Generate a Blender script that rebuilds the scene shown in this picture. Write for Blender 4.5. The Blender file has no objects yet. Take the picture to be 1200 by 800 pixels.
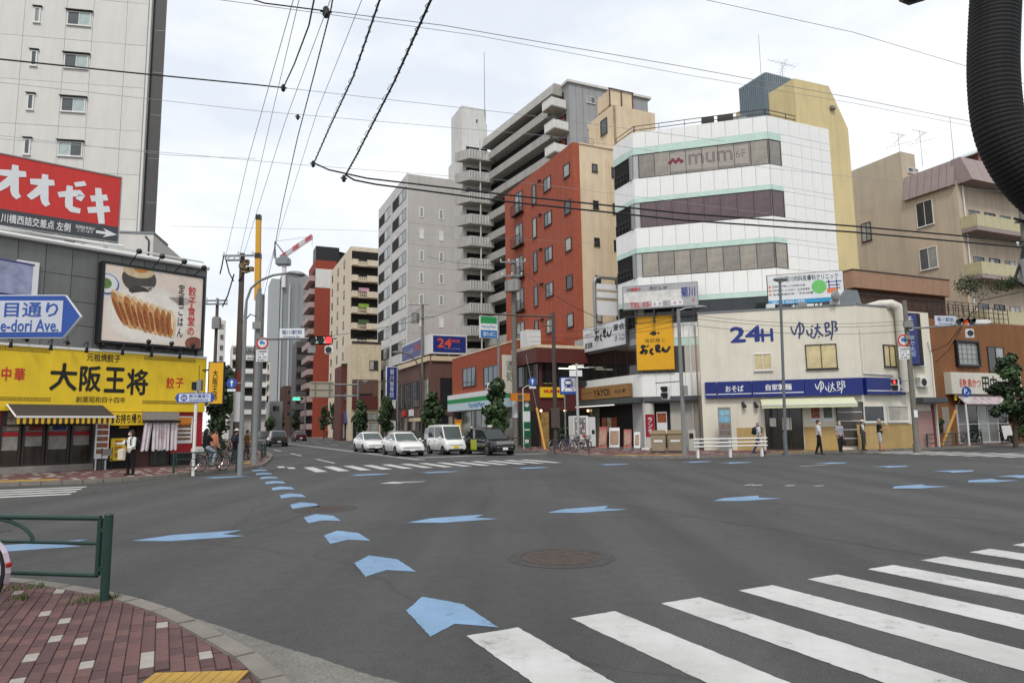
import bpy,bmesh,math,random
from mathutils import Vector,Matrix
random.seed(7)
SC = bpy.context.scene
COL = SC.collection
PI = math.pi
rad = math.radians
# ------------------------------------------------------------------ camera
FPX,PITCH,ROLL,EYE = 800.0,math.atan(100 / 800),0.0145,1.7
_f = Vector((0,math.cos(PITCH),math.sin(PITCH)))
_u = Vector((0,-math.sin(PITCH),math.cos(PITCH)))
_r = Vector((1,0,0))
_r2 = _r * math.cos(ROLL) - _u * math.sin(ROLL)
_u2 = _u * math.cos(ROLL) + _r * math.sin(ROLL)
cam = bpy.data.cameras.new('camera')
cam.sensor_width = 36.0
cam.lens = 24.0
cam.clip_start = 0.05
cam.clip_end = 5000
co = bpy.data.objects.new('camera',cam)
COL.objects.link(co)
co.matrix_world = Matrix(((_r2.x,_u2.x,-_f.x,0),(_r2.y,_u2.y,-_f.y,0),(_r2.z,_u2.z,-_f.z,EYE),(0,0,0,1)))
SC.camera = co
# ------------------------------------------------------------------ sky, sun, exposure
SUN_EL,SUN_AZ = rad(52),rad(186)
W = bpy.data.worlds.new("World")
SC.world = W
W.use_nodes = True
nt = W.node_tree
nt.nodes.clear()
N = nt.nodes.new
sky = N('ShaderNodeTexSky');sky.sky_type = 'NISHITA';sky.sun_disc = False
sky.sun_elevation = SUN_EL;sky.sun_rotation = SUN_AZ
tc = N('ShaderNodeTexCoord')
mp = N('ShaderNodeMapping');mp.inputs['Scale'].default_value = (1.3,1.3,3.4)
n1 = N('ShaderNodeTexNoise');n1.inputs['Scale'].default_value = 2.3;n1.inputs['Detail'].default_value = 6;n1.inputs['Roughness'].default_value = .55
rp = N('ShaderNodeValToRGB')
rp.color_ramp.elements[0].position = .36;rp.color_ramp.elements[0].color = (6.5,6.95,7.6,1)
rp.color_ramp.elements[1].position = .66;rp.color_ramp.elements[1].color = (8.8,8.85,8.95,1)
mx = N('ShaderNodeMixRGB');mx.inputs[0].default_value = .93
bg = N('ShaderNodeBackground');bg.inputs['Strength'].default_value = .1
ow = N('ShaderNodeOutputWorld')
L = nt.links.new
L(tc.outputs['Generated'],mp.inputs['Vector']);L(mp.outputs[0],n1.inputs['Vector']);L(n1.outputs['Fac'],rp.inputs[0])
L(sky.outputs[0],mx.inputs[1]);L(rp.outputs[0],mx.inputs[2]);L(mx.outputs[0],bg.inputs['Color']);L(bg.outputs[0],ow.inputs['Surface'])
sl = bpy.data.lights.new('sun','SUN');sl.energy = 1.5;sl.angle = rad(14);sl.color = (1,.965,.91)
so = bpy.data.objects.new('sun',sl);COL.objects.link(so)
_sd = Vector((math.sin(SUN_AZ) * math.cos(SUN_EL),math.cos(SUN_AZ) * math.cos(SUN_EL),math.sin(SUN_EL)))
so.rotation_euler = _sd.to_track_quat('Z','Y').to_euler()
so.location = (0,-30,60)
SC.view_settings.view_transform = 'Standard'
SC.view_settings.look = 'None'
SC.view_settings.exposure = 0.4
SC.view_settings.gamma = 1.0
# ------------------------------------------------------------------ measuring helpers (world metres)
def ray(px,py):
 return _f + _r2 * ((px - 600) / FPX) + _u2 * ((400 - py) / FPX)
def G(px,py,z=0.0):
 d = ray(px,py);t = (z - EYE) / d.z
 return Vector((d.x * t,d.y * t,z))
def at(px,py,Y):
 d = ray(px,py);t = Y / d.y
 return Vector((d.x * t,Y,EYE + d.z * t))
PAVE = .12
class Fr:
 """A facade's own frame: x along the facade to the right, y into the building, z up."""
 def __init__(s,x,y,th):
  s.o = Vector((x,y,0));s.deg = th;a = rad(th)
  s.t = Vector((math.cos(a),math.sin(a),0));s.n = Vector((-math.sin(a),math.cos(a),0))
  s.M = Matrix.Translation(s.o) @ Matrix.Rotation(a,4,'Z')
 def sz(s,px,py,d=0.0):
  r = ray(px,py);c = Vector((0,0,EYE));o = s.o + s.n * d
  k = (o - c).dot(s.n) / r.dot(s.n)
  p = c + r * k - s.o
  return p.dot(s.t),p.z
 def sh(s,a,d=0.0,th=None):
  p = s.o + s.t * a + s.n * d
  return Fr(p.x,p.y,s.deg if th is None else th)
 def rect(s,l,r,d=0.0):
  """l, r = (px, top, bottom) at both ends of an upright rectangle -> s0, z0, s1, z1"""
  s0,a = s.sz(l[0],l[1],d);_,b = s.sz(l[0],l[2],d)
  s1,c = s.sz(r[0],r[1],d);_,e = s.sz(r[0],r[2],d)
  return s0,(b + e) / 2,s1,(a + c) / 2
def FrA(px,Y,th,py=500):
 p = at(px,py,Y);return Fr(p.x,p.y,th)
# ------------------------------------------------------------------ materials
def lin(h):
 h = h.lstrip('#');o = []
 for i in (0,2,4):
  v = int(h[i:i + 2],16) / 255
  o.append(v / 12.92 if v <= .04045 else ((v + .055) / 1.055) ** 2.4)
 return o
_MATS = {}
def mat(name,col,rough=.7,var=.1,scale=2.0,bump=0.0,bscale=60,streak=0.0,metal=0.0,emis=0.0,spec=.4,alpha=1.0):
 if name in _MATS: return _MATS[name]
 c = lin(col) if isinstance(col,str) else list(col)
 m = bpy.data.materials.new(name);m.use_nodes = True
 t = m.node_tree;b = t.nodes['Principled BSDF'];A = t.nodes.new;K = t.links.new
 b.inputs['Roughness'].default_value = rough;b.inputs['Metallic'].default_value = metal
 b.inputs['Specular IOR Level'].default_value = spec
 tcn = A('ShaderNodeTexCoord')
 src = None
 if var > 0:
  n = A('ShaderNodeTexNoise');n.inputs['Scale'].default_value = scale;n.inputs['Detail'].default_value = 5;n.inputs['Roughness'].default_value = .65
  K(tcn.outputs['Object'],n.inputs['Vector'])
  r = A('ShaderNodeValToRGB');e = r.color_ramp.elements
  e[0].position = .3;e[0].color = [x * (1 - var) for x in c] + [1]
  e[1].position = .7;e[1].color = [min(1,x * (1 + var)) for x in c] + [1]
  K(n.outputs['Fac'],r.inputs[0]);src = r.outputs[0]
  if streak > 0:
   mpn = A('ShaderNodeMapping');mpn.inputs['Scale'].default_value = (1.15,1.15,.09)
   K(tcn.outputs['Object'],mpn.inputs['Vector'])
   n2 = A('ShaderNodeTexNoise');n2.inputs['Scale'].default_value = 1.6;n2.inputs['Detail'].default_value = 7;n2.inputs['Roughness'].default_value = .7
   K(mpn.outputs[0],n2.inputs['Vector'])
   r2 = A('ShaderNodeValToRGB');q = r2.color_ramp.elements
   q[0].position = .34;q[0].color = (1 - streak,1 - streak * 1.05,1 - streak * 1.15,1);q[1].position = .56;q[1].color = (1,1,1,1)
   K(n2.outputs['Fac'],r2.inputs[0])
   mm = A('ShaderNodeMixRGB');mm.blend_type = 'MULTIPLY';mm.inputs[0].default_value = 1
   K(src,mm.inputs[1]);K(r2.outputs[0],mm.inputs[2]);src = mm.outputs[0]
  K(src,b.inputs['Base Color'])
 else:
  b.inputs['Base Color'].default_value = c + [1]
 if bump > 0:
  n3 = A('ShaderNodeTexNoise');n3.inputs['Scale'].default_value = bscale;n3.inputs['Detail'].default_value = 4
  K(tcn.outputs['Object'],n3.inputs['Vector'])
  bp = A('ShaderNodeBump');bp.inputs['Strength'].default_value = bump;bp.inputs['Distance'].default_value = .02
  K(n3.outputs['Fac'],bp.inputs['Height']);K(bp.outputs[0],b.inputs['Normal'])
 if emis > 0:
  b.inputs['Emission Color'].default_value = c + [1];b.inputs['Emission Strength'].default_value = emis
 if alpha < 1:
  b.inputs['Alpha'].default_value = alpha
 _MATS[name] = m
 return m
# ------------------------------------------------------------------ objects
_WM = {}
def link(o,par=None,M=None):
 M = M.copy() if M is not None else Matrix.Identity(4)
 COL.objects.link(o)
 o.matrix_basis = M
 if par is not None:
  o.parent = par;o.matrix_parent_inverse = _WM[par.name].inverted()
 _WM[o.name] = M
 return o
def tag(o,label=None,cat=None,group=None,kind=None):
 if label: o['label'] = label
 if cat: o['category'] = cat
 if group: o['group'] = group
 if kind: o['kind'] = kind
 return o
def thing(name,label,cat,M=None,group=None):
 o = bpy.data.objects.new(name,None);o.empty_display_size = .3
 link(o,None,M);return tag(o,label,cat,group)
def children_of(o):
 return [c for c in bpy.data.objects if c.parent == o]
def copy_tree(root,M,label=None,group=None,skip=()):
 kids = list(root.children_recursive)
 W0 = _WM[root.name]
 r = root.copy();link(r,None,M)
 r.matrix_parent_inverse = Matrix.Identity(4)
 if label: r['label'] = label
 if group: r['group'] = group
 mp_ = {root.name: r}
 for k in kids:
  if k.name.split('.')[0] in skip: continue
  c = k.copy();pr = mp_[k.parent.name]
  COL.objects.link(c)
  c.parent = pr
  loc = _WM[k.parent.name].inverted() @ _WM[k.name]
  c.matrix_parent_inverse = Matrix.Identity(4);c.matrix_basis = loc
  _WM[c.name] = _WM[pr.name] @ loc
  mp_[k.name] = c
 return r
class MB:
 def __init__(s):
  s.v = [];s.f = [];s.mi = [];s.m = 0;s.T = None
 def _add(s,vs,fs):
  b = len(s.v)
  if s.T is not None: vs = [tuple(s.T @ Vector(p)) for p in vs]
  s.v += [tuple(p) for p in vs]
  for f in fs: s.f.append([i + b for i in f]);s.mi.append(s.m)
 def box(s,x0,y0,z0,x1,y1,z1):
  if x1 < x0: x0,x1 = x1,x0
  if y1 < y0: y0,y1 = y1,y0
  if z1 < z0: z0,z1 = z1,z0
  s._add([(x0,y0,z0),(x1,y0,z0),(x1,y1,z0),(x0,y1,z0),(x0,y0,z1),(x1,y0,z1),(x1,y1,z1),(x0,y1,z1)],
               [(0,3,2,1),(4,5,6,7),(0,1,5,4),(1,2,6,5),(2,3,7,6),(3,0,4,7)]);return s
 def quad(s,*p):
  s._add(p,[tuple(range(len(p)))]);return s
 def prism(s,pts,z0,z1):
  """upright prism over a polygon (x, y), counter-clockwise seen from above"""
  n = len(pts)
  a = sum(pts[i][0] * pts[(i + 1) % n][1] - pts[(i + 1) % n][0] * pts[i][1] for i in range(n))
  if a < 0: pts = list(reversed(pts))
  vs = [(p[0],p[1],z0) for p in pts] + [(p[0],p[1],z1) for p in pts]
  fs = [tuple(reversed(range(n))),tuple(range(n,2 * n))] + [(i,(i + 1) % n,n + (i + 1) % n,n + i) for i in range(n)]
  s._add(vs,fs);return s
 def slab(s,pts,y0,y1):
  """prism over a polygon drawn in the facade plane (x, z), from y0 (front) to y1 (back)"""
  n = len(pts)
  a = sum(pts[i][0] * pts[(i + 1) % n][1] - pts[(i + 1) % n][0] * pts[i][1] for i in range(n))
  if a < 0: pts = list(reversed(pts))
  vs = [(p[0],y0,p[1]) for p in pts] + [(p[0],y1,p[1]) for p in pts]
  fs = [tuple(range(n)),tuple(reversed(range(n,2 * n)))] + [(i,n + i,n + (i + 1) % n,(i + 1) % n) for i in range(n)]
  s._add(vs,fs);return s
 def disc(s,x,z,r,y0,y1,n=20,rz=None):
  rz = rz or r
  return s.slab([(x + r * math.cos(2 * PI * i / n),z + rz * math.sin(2 * PI * i / n)) for i in range(n)],y0,y1)
 def ring(s,x,z,r0,r1,y0,y1,n=24):
  a = [(math.cos(2 * PI * i / n),math.sin(2 * PI * i / n)) for i in range(n)]
  vs = [(x + r * c,y,z + r * q) for y in (y0,y1) for r in (r0,r1) for c,q in a]
  fs = []
  for i in range(n):
   j = (i + 1) % n
   fs += [(i,j,n + j,n + i)[::-1],(2 * n + i,2 * n + j,3 * n + j,3 * n + i),(n + i,n + j,3 * n + j,3 * n + i)[::-1],(i,j,2 * n + j,2 * n + i)]
  s._add(vs,fs);return s
 def tube(s,pts,r,n=8,cap=True):
  pts = [Vector(p) for p in pts]
  rs = r if isinstance(r,(list,tuple)) else [r] * len(pts)
  rows = [];prev = None
  for i,p in enumerate(pts):
   d = (pts[min(i + 1,len(pts) - 1)] - pts[max(i - 1,0)])
   d = d.normalized() if d.length > 1e-9 else Vector((0,0,1))
   if prev is None:
    h = Vector((0,0,1)) if abs(d.z) < .9 else Vector((1,0,0))
    a = d.cross(h).normalized()
   else:
    a = (prev - d * prev.dot(d));a = a.normalized() if a.length > 1e-6 else d.orthogonal().normalized()
   prev = a;b = d.cross(a)
   rows.append([p + (a * math.cos(2 * PI * k / n) + b * math.sin(2 * PI * k / n)) * rs[i] for k in range(n)])
  vs = [tuple(q) for row in rows for q in row];fs = []
  for i in range(len(pts) - 1):
   for k in range(n):
    fs.append((i * n + k,i * n + (k + 1) % n,(i + 1) * n + (k + 1) % n,(i + 1) * n + k))
  if cap:
   fs.append(tuple(reversed(range(n))));fs.append(tuple(range((len(pts) - 1) * n,len(pts) * n)))
  s._add(vs,fs);return s
 def capsule(s,p0,p1,r0,r1,n=12,flat=1.0,side=None):
  """closed tapered limb with round ends; flat < 1 squashes it across the direction 'side'"""
  p0 = Vector(p0);p1 = Vector(p1);d = p1 - p0
  L_ = d.length;d = d / L_ if L_ > 1e-6 else Vector((0,0,1))
  a = Vector(side) if side else d.orthogonal()
  a = (a - d * a.dot(d)).normalized();b = d.cross(a)
  prof = [(-r0 * .92,r0 * .38),(-r0 * .6,r0 * .8),(0,r0),(L_ * .5,(r0 + r1) / 2),(L_,r1),(L_ + r1 * .6,r1 * .8),(L_ + r1 * .92,r1 * .38)]
  vs = [tuple(p0 - d * r0)]
  for h,r in prof:
   for k in range(n):
    c = 2 * PI * k / n
    vs.append(tuple(p0 + d * h + a * (math.cos(c) * r * flat) + b * (math.sin(c) * r)))
  vs.append(tuple(p1 + d * r1));fs = []
  for k in range(n): fs.append((0,1 + (k + 1) % n,1 + k))
  for i in range(len(prof) - 1):
   for k in range(n):
    fs.append((1 + i * n + k,1 + i * n + (k + 1) % n,1 + (i + 1) * n + (k + 1) % n,1 + (i + 1) * n + k))
  e = len(vs) - 1;q = 1 + (len(prof) - 1) * n
  for k in range(n): fs.append((e,q + k,q + (k + 1) % n))
  s._add(vs,fs);return s
 def ball(s,c,rx,ry=None,rz=None,n=14,m=9,z0=-1.0,rot=None):
  ry = ry or rx;rz = rz or rx
  vs = [];fs = []
  th0 = math.acos(max(-1,min(1,-z0)))
  for i in range(m + 1):
   t = PI - th0 + 0 if False else None
  lo = math.asin(z0)
  for i in range(m + 1):
   ph = lo + (PI / 2 - lo) * i / m
   for k in range(n):
    a = 2 * PI * k / n
    p = Vector((rx * math.cos(ph) * math.cos(a),ry * math.cos(ph) * math.sin(a),rz * math.sin(ph)))
    if rot is not None: p = rot @ p
    vs.append((c[0] + p.x,c[1] + p.y,c[2] + p.z))
  for i in range(m):
   for k in range(n):
    fs.append((i * n + k,i * n + (k + 1) % n,(i + 1) * n + (k + 1) % n,(i + 1) * n + k))
  fs.append(tuple(reversed(range(n))));fs.append(tuple(range(m * n,(m + 1) * n)))
  s._add(vs,fs);return s
 def mesh(s,name,mats):
  me = bpy.data.meshes.new(name)
  me.from_pydata(s.v,[],s.f)
  mats = mats if isinstance(mats,(list,tuple)) else [mats]
  for m in mats: me.materials.append(m)
  if len(mats) > 1: me.polygons.foreach_set('material_index',s.mi)
  me.update()
  return me
 def build(s,name,mats,par=None,M=None,smooth=False,bevel=0.0,label=None,cat=None,group=None,kind=None):
  me = s.mesh(name,mats)
  if smooth:
   me.shade_smooth();me.set_sharp_from_angle(angle=rad(40))
  o = bpy.data.objects.new(name,me);link(o,par,M)
  if bevel > 0:
   bm = bmesh.new();bm.from_mesh(me)
   es = [e for e in bm.edges if len(e.link_faces) == 2 and e.calc_face_angle(0) > .7]
   bmesh.ops.bevel(bm,geom=es,offset=bevel,segments=2,affect='EDGES',clamp_overlap=True)
   bm.to_mesh(me);bm.free()
  return tag(o,label,cat,group,kind)
def instance(name,me,par,M,label=None):
 o = bpy.data.objects.new(name,me);link(o,par,M)
 if label: o['label'] = label
 return o
_DG = None
def lettering(par,s,fr,r,m,d=-.012,bold=0.0,shear=0.0,vertical=False,name='lettering',gap=1.0):
 """flat letters filling the rectangle r = (s0, z0, s1, z1) of a facade frame (or a Matrix)"""
 cu = bpy.data.curves.new('lettering','FONT')
 cu.body = '\n'.join(s) if vertical else s
 if vertical: cu.space_line = gap
 cu.align_x = 'CENTER' if vertical or '\n' in s else 'LEFT'
 cu.shear = shear;cu.resolution_u = 2
 t = bpy.data.objects.new('lettering_tmp',cu);COL.objects.link(t)
 dg = bpy.context.evaluated_depsgraph_get()
 me = bpy.data.meshes.new_from_object(t.evaluated_get(dg))
 bpy.data.objects.remove(t);bpy.data.curves.remove(cu)
 if not me.vertices: return None
 xs = [v.co.x for v in me.vertices];ys = [v.co.y for v in me.vertices]
 x0,x1,y0,y1 = min(xs),max(xs),min(ys),max(ys)
 kx = (r[2] - r[0]) / max(1e-6,x1 - x0);kz = (r[3] - r[1]) / max(1e-6,y1 - y0)
 for v in me.vertices:
  v.co = Vector((r[0] + (v.co.x - x0) * kx,d,r[1] + (v.co.y - y0) * kz))
 if bold > 0:
  bm = bmesh.new();k = bold * .75
  for i,(ax,az) in enumerate(((0,0),(k,0),(-k,0),(0,k),(0,-k),(k * .7,k * .7),(-k * .7,-k * .7))):
   n0 = len(bm.verts);bm.from_mesh(me);bm.verts.ensure_lookup_table()
   for v in bm.verts[n0:]: v.co += Vector((ax * kx,-.0004 * i,az * kz))
  bm.to_mesh(me);bm.free()
 me.materials.clear();me.materials.append(m);me.update()
 o = bpy.data.objects.new(name,me)
 return link(o,par,fr.M if isinstance(fr,Fr) else fr)
def strokes(mb,lines,w,r,d=-.012):
 """brush lines given in 0..1 coordinates, as flat ribbons of varying width inside r"""
 sx,sz = r[2] - r[0],r[3] - r[1]
 for li,ln in enumerate(lines):
  P = [Vector((r[0] + a * sx,0,r[1] + b * sz)) for a,b in ln]
  if len(P) > 2:
   Q = [P[0]]
   for i in range(1,len(P) - 1):
    Q += [P[i - 1].lerp(P[i],.75),P[i].lerp(P[i + 1],.25)]
   P = Q + [P[-1]]
  n = len(P);vs = []
  for i,p in enumerate(P):
   t = (P[min(i + 1,n - 1)] - P[max(0,i - 1)]).normalized();q = Vector((-t.z,0,t.x))
   k = w * (.65 + .35 * math.sin(PI * (i + .6) / (n + .2)))
   e = d - .0015 * li;vs += [(p.x + q.x * k,e,p.z + q.z * k),(p.x - q.x * k,e,p.z - q.z * k)]
  mb._add(vs,[(2 * i,2 * i + 1,2 * i + 3,2 * i + 2) for i in range(n - 1)])
# ---- windows: a frame (part) with each pane a sub-part
def glassmat(name,col,rough=.08):
 return mat(name,col,rough=rough,var=.35,scale=.7,spec=.6)
_WIN = {}
def window(par,fr,s0,z0,s1,z1,n=2,fm=None,gm=None,d=0.0,fw=.05,dep=.07,rows=1,sill=True,name='window'):
 w,h = round(s1 - s0,2),round(z1 - z0,2)
 fm = fm or M_ALU;gms = gm if isinstance(gm,(list,tuple)) else [gm or M_GLASS]
 key = (w,h,n,rows,fm.name,fw,dep,sill)
 if key not in _WIN:
  b = MB()
  b.box(0,-dep,0,fw,.0,h);b.box(w - fw,-dep,0,w,0,h)
  b.box(fw,-dep,0,w - fw,0,fw);b.box(fw,-dep,h - fw,w - fw,0,h)
  pw = (w - fw * 2) / n;ph = (h - 2 * fw) / rows
  for i in range(1,n): b.box(fw + pw * i - fw * .4,-dep * .8,fw,fw + pw * i + fw * .4,0,h - fw)
  for i in range(1,rows): b.box(fw,-dep * .75,fw + ph * i - fw * .35,w - fw,0,fw + ph * i + fw * .35)
  if sill: b.box(-.04,-dep - .05,-.05,w + .04,0,-.003)
  p = MB();p.box(0,-.022,0,pw,-.006,h - 2 * fw)
  _WIN[key] = (b.mesh(name,fm),{},p,pw)
 me,pm,p,pw = _WIN[key]
 W_ = fr.M @ Matrix.Translation((s0,d,z0))
 o = instance(name,me,par,W_)
 for i in range(n):
  g = gms[i % len(gms)]
  if g in (M_GLASS,M_GLASSG) and rows == 1 and random.random() < .28: g = random.choice((M_GLASSL,M_GLASSG,M_CURT))
  if g.name not in pm: pm[g.name] = p.mesh('pane',g)
  instance('pane',pm[g.name],o,W_ @ Matrix.Translation((fw + pw * i,-.004 * (i % 2),fw)))
 return o
M_ALU = mat('aluminium_frame','#8d8d8a',rough=.4,metal=.5,var=.05)
M_ALUD = mat('bronze_frame','#3a3532',rough=.4,metal=.4,var=.05)
M_WHITEF = mat('white_frame','#d8d8d4',rough=.45,var=.04)
M_GLASS = glassmat('dark_glass','#2a2f33')
M_GLASSL = glassmat('curtained_glass','#8f9490',.15)
M_GLASSG = glassmat('grey_glass','#555a5c',.1)
M_CURT = glassmat('blind_behind_glass','#a9a497',.2)
M_BLACK = mat('black_paint','#17181a',rough=.45,var=.1)
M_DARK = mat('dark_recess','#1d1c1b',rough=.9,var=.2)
M_STEEL = mat('galvanised_steel','#7f8487',rough=.5,metal=.6,var=.12,scale=6)
M_POLE = mat('grey_pole_paint','#7f8181',rough=.55,var=.1,scale=4,streak=.12)
M_CONC = mat('concrete','#8b8680',rough=.9,var=.14,scale=3,bump=.25,streak=.15)
M_CONCP = mat('concrete_pole','#77736c',rough=.9,var=.16,scale=5,bump=.3,streak=.2)
M_WHITE = mat('white_paint','#dcdcd8',rough=.5,var=.06,scale=3)
M_RED = mat('red_print','#c02a22',rough=.5,var=.06)
M_YEL = mat('yellow_sign_face','#e2bf22',rough=.45,var=.07,scale=.8,streak=.1)
M_INK = mat('black_print','#1a1815',rough=.6,var=.1)
M_NAVY = mat('navy_print','#26357d',rough=.5,var=.08)
M_PAPER = mat('white_sign_face','#d9dadb',rough=.5,var=.06,scale=1.5)
M_RUB = mat('tyre_rubber','#1c1c1d',rough=.85,var=.2,scale=20)
# ================================================================== ground
A_ = Vector((-.407,.914,0));B_ = Vector((.914,.407,0))
def ground_mat(name,c0,c1,speck,bump=.35,rough=.85,patch=.18,cracks=False):
 m = bpy.data.materials.new(name);m.use_nodes = True
 t = m.node_tree;b = t.nodes['Principled BSDF'];A = t.nodes.new;K = t.links.new
 tcn = A('ShaderNodeTexCoord')
 big = A('ShaderNodeTexNoise');big.inputs['Scale'].default_value = patch;big.inputs['Detail'].default_value = 6;big.inputs['Roughness'].default_value = .6
 K(tcn.outputs['Object'],big.inputs['Vector'])
 r = A('ShaderNodeValToRGB');e = r.color_ramp.elements
 e[0].position = .32;e[0].color = list(c0) + [1];e[1].position = .68;e[1].color = list(c1) + [1]
 K(big.outputs['Fac'],r.inputs[0])
 mpn = A('ShaderNodeMapping');mpn.inputs['Rotation'].default_value = (0,0,rad(-24));mpn.inputs['Scale'].default_value = (.9,.06,1)
 K(tcn.outputs['Object'],mpn.inputs['Vector'])
 w = A('ShaderNodeTexNoise');w.inputs['Scale'].default_value = 1.0;w.inputs['Detail'].default_value = 4
 K(mpn.outputs[0],w.inputs['Vector'])
 wr = A('ShaderNodeValToRGB');q = wr.color_ramp.elements
 q[0].position = .38;q[0].color = (.82,.82,.83,1);q[1].position = .62;q[1].color = (1.12,1.12,1.11,1)
 K(w.outputs['Fac'],wr.inputs[0])
 m1 = A('ShaderNodeMixRGB');m1.blend_type = 'MULTIPLY';m1.inputs[0].default_value = 1
 K(r.outputs[0],m1.inputs[1]);K(wr.outputs[0],m1.inputs[2])
 f = A('ShaderNodeTexNoise');f.inputs['Scale'].default_value = 85;f.inputs['Detail'].default_value = 3;f.inputs['Roughness'].default_value = .8
 K(tcn.outputs['Object'],f.inputs['Vector'])
 fr = A('ShaderNodeValToRGB');q = fr.color_ramp.elements
 q[0].position = .34;q[0].color = (1 - speck,1 - speck,1 - speck,1);q[1].position = .68;q[1].color = (1 + speck * 1.3,1 + speck * 1.3,1 + speck * 1.3,1)
 K(f.outputs['Fac'],fr.inputs[0])
 m2 = A('ShaderNodeMixRGB');m2.blend_type = 'MULTIPLY';m2.inputs[0].default_value = 1
 K(m1.outputs[0],m2.inputs[1]);K(fr.outputs[0],m2.inputs[2])
 last = m2.outputs[0]
 for sc_,lo,hi,a_,b_ in ((5.5,.36,.64,.9,1.08),(32,.36,.64,.84,1.14),(1.7,.3,.36,.74,1.0)):
  sp = A('ShaderNodeTexNoise');sp.inputs['Scale'].default_value = sc_;sp.inputs['Detail'].default_value = 5;sp.inputs['Roughness'].default_value = .7
  K(tcn.outputs['Object'],sp.inputs['Vector'])
  sr = A('ShaderNodeValToRGB');q = sr.color_ramp.elements
  q[0].position = lo;q[0].color = (a_,a_,a_,1);q[1].position = hi;q[1].color = (b_,b_,b_,1)
  K(sp.outputs['Fac'],sr.inputs[0])
  mk = A('ShaderNodeMixRGB');mk.blend_type = 'MULTIPLY';mk.inputs[0].default_value = 1
  K(last,mk.inputs[1]);K(sr.outputs[0],mk.inputs[2]);last = mk.outputs[0]
 if cracks:
  wn = A('ShaderNodeTexNoise');wn.inputs['Scale'].default_value = .8;wn.inputs['Detail'].default_value = 5
  K(tcn.outputs['Object'],wn.inputs['Vector'])
  ad = A('ShaderNodeMixRGB');ad.blend_type = 'ADD';ad.inputs[0].default_value = 1.2
  K(tcn.outputs['Object'],ad.inputs[1]);K(wn.outputs['Color'],ad.inputs[2])
  vo = A('ShaderNodeTexVoronoi');vo.feature = 'DISTANCE_TO_EDGE';vo.inputs['Scale'].default_value = .13
  K(ad.outputs[0],vo.inputs['Vector'])
  cr = A('ShaderNodeValToRGB');q = cr.color_ramp.elements
  q[0].position = 0;q[0].color = (.72,.72,.72,1);q[1].position = .006;q[1].color = (1,1,1,1)
  K(vo.outputs['Distance'],cr.inputs[0])
  m3 = A('ShaderNodeMixRGB');m3.blend_type = 'MULTIPLY';m3.inputs[0].default_value = .9
  K(last,m3.inputs[1]);K(cr.outputs[0],m3.inputs[2]);last = m3.outputs[0]
 K(last,b.inputs['Base Color'])
 b.inputs['Roughness'].default_value = rough;b.inputs['Specular IOR Level'].default_value = .42
 bp = A('ShaderNodeBump');bp.inputs['Strength'].default_value = bump;bp.inputs['Distance'].default_value = .01
 K(f.outputs['Fac'],bp.inputs['Height']);K(bp.outputs[0],b.inputs['Normal'])
 return m
def paint_mat(name,col,wear=.35):
 m = bpy.data.materials.new(name);m.use_nodes = True
 t = m.node_tree;b = t.nodes['Principled BSDF'];A = t.nodes.new;K = t.links.new
 tcn = A('ShaderNodeTexCoord')
 n = A('ShaderNodeTexNoise');n.inputs['Scale'].default_value = 3.1;n.inputs['Detail'].default_value = 12;n.inputs['Roughness'].default_value = .86
 K(tcn.outputs['Object'],n.inputs['Vector'])
 r = A('ShaderNodeValToRGB');e = r.color_ramp.elements
 c = lin(col)
 e[0].position = .35;e[0].color = [x * (1 - wear) * .55 + .03 for x in c] + [1]
 e[1].position = .45;e[1].color = c + [1]
 x = e.new(.8);x.color = [min(1,v * 1.07) for v in c] + [1]
 K(n.outputs['Fac'],r.inputs[0])
 n4 = A('ShaderNodeTexNoise');n4.inputs['Scale'].default_value = .75;n4.inputs['Detail'].default_value = 6;n4.inputs['Roughness'].default_value = .7
 K(tcn.outputs['Object'],n4.inputs['Vector'])
 r4 = A('ShaderNodeValToRGB');q = r4.color_ramp.elements
 q[0].position = .36;q[0].color = (.78,.77,.76,1);q[1].position = .6;q[1].color = (1,1,1,1)
 K(n4.outputs['Fac'],r4.inputs[0])
 m4 = A('ShaderNodeMixRGB');m4.blend_type = 'MULTIPLY';m4.inputs[0].default_value = 1
 K(r.outputs[0],m4.inputs[1]);K(r4.outputs[0],m4.inputs[2]);K(m4.outputs[0],b.inputs['Base Color'])
 f = A('ShaderNodeTexNoise');f.inputs['Scale'].default_value = 110
 K(tcn.outputs['Object'],f.inputs['Vector'])
 bp = A('ShaderNodeBump');bp.inputs['Strength'].default_value = .2;bp.inputs['Distance'].default_value = .006
 K(f.outputs['Fac'],bp.inputs['Height']);K(bp.outputs[0],b.inputs['Normal'])
 b.inputs['Roughness'].default_value = .7
 return m
M_ASPH = ground_mat('asphalt',(.05,.05,.05),(.069,.068,.066),.5,cracks=True,bump=.6)
M_ASPHC = ground_mat('gutter_concrete',(.13,.125,.11),(.19,.18,.16),.35,patch=.9)
M_LINE = paint_mat('white_road_paint','#bdbdba')
M_LINEF = paint_mat('worn_white_road_paint','#b9b9b6',.6)
M_BLUE = paint_mat('blue_road_paint','#7897b6',.5)
M_TACT = paint_mat('yellow_tactile_paving','#a88537',.35)
b = MB();b.quad((-1500,-800,0),(1500,-800,0),(1500,3000,0),(-1500,3000,0))
ROAD = b.build('road',M_ASPH,kind='structure')
Z1 = .004
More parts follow.
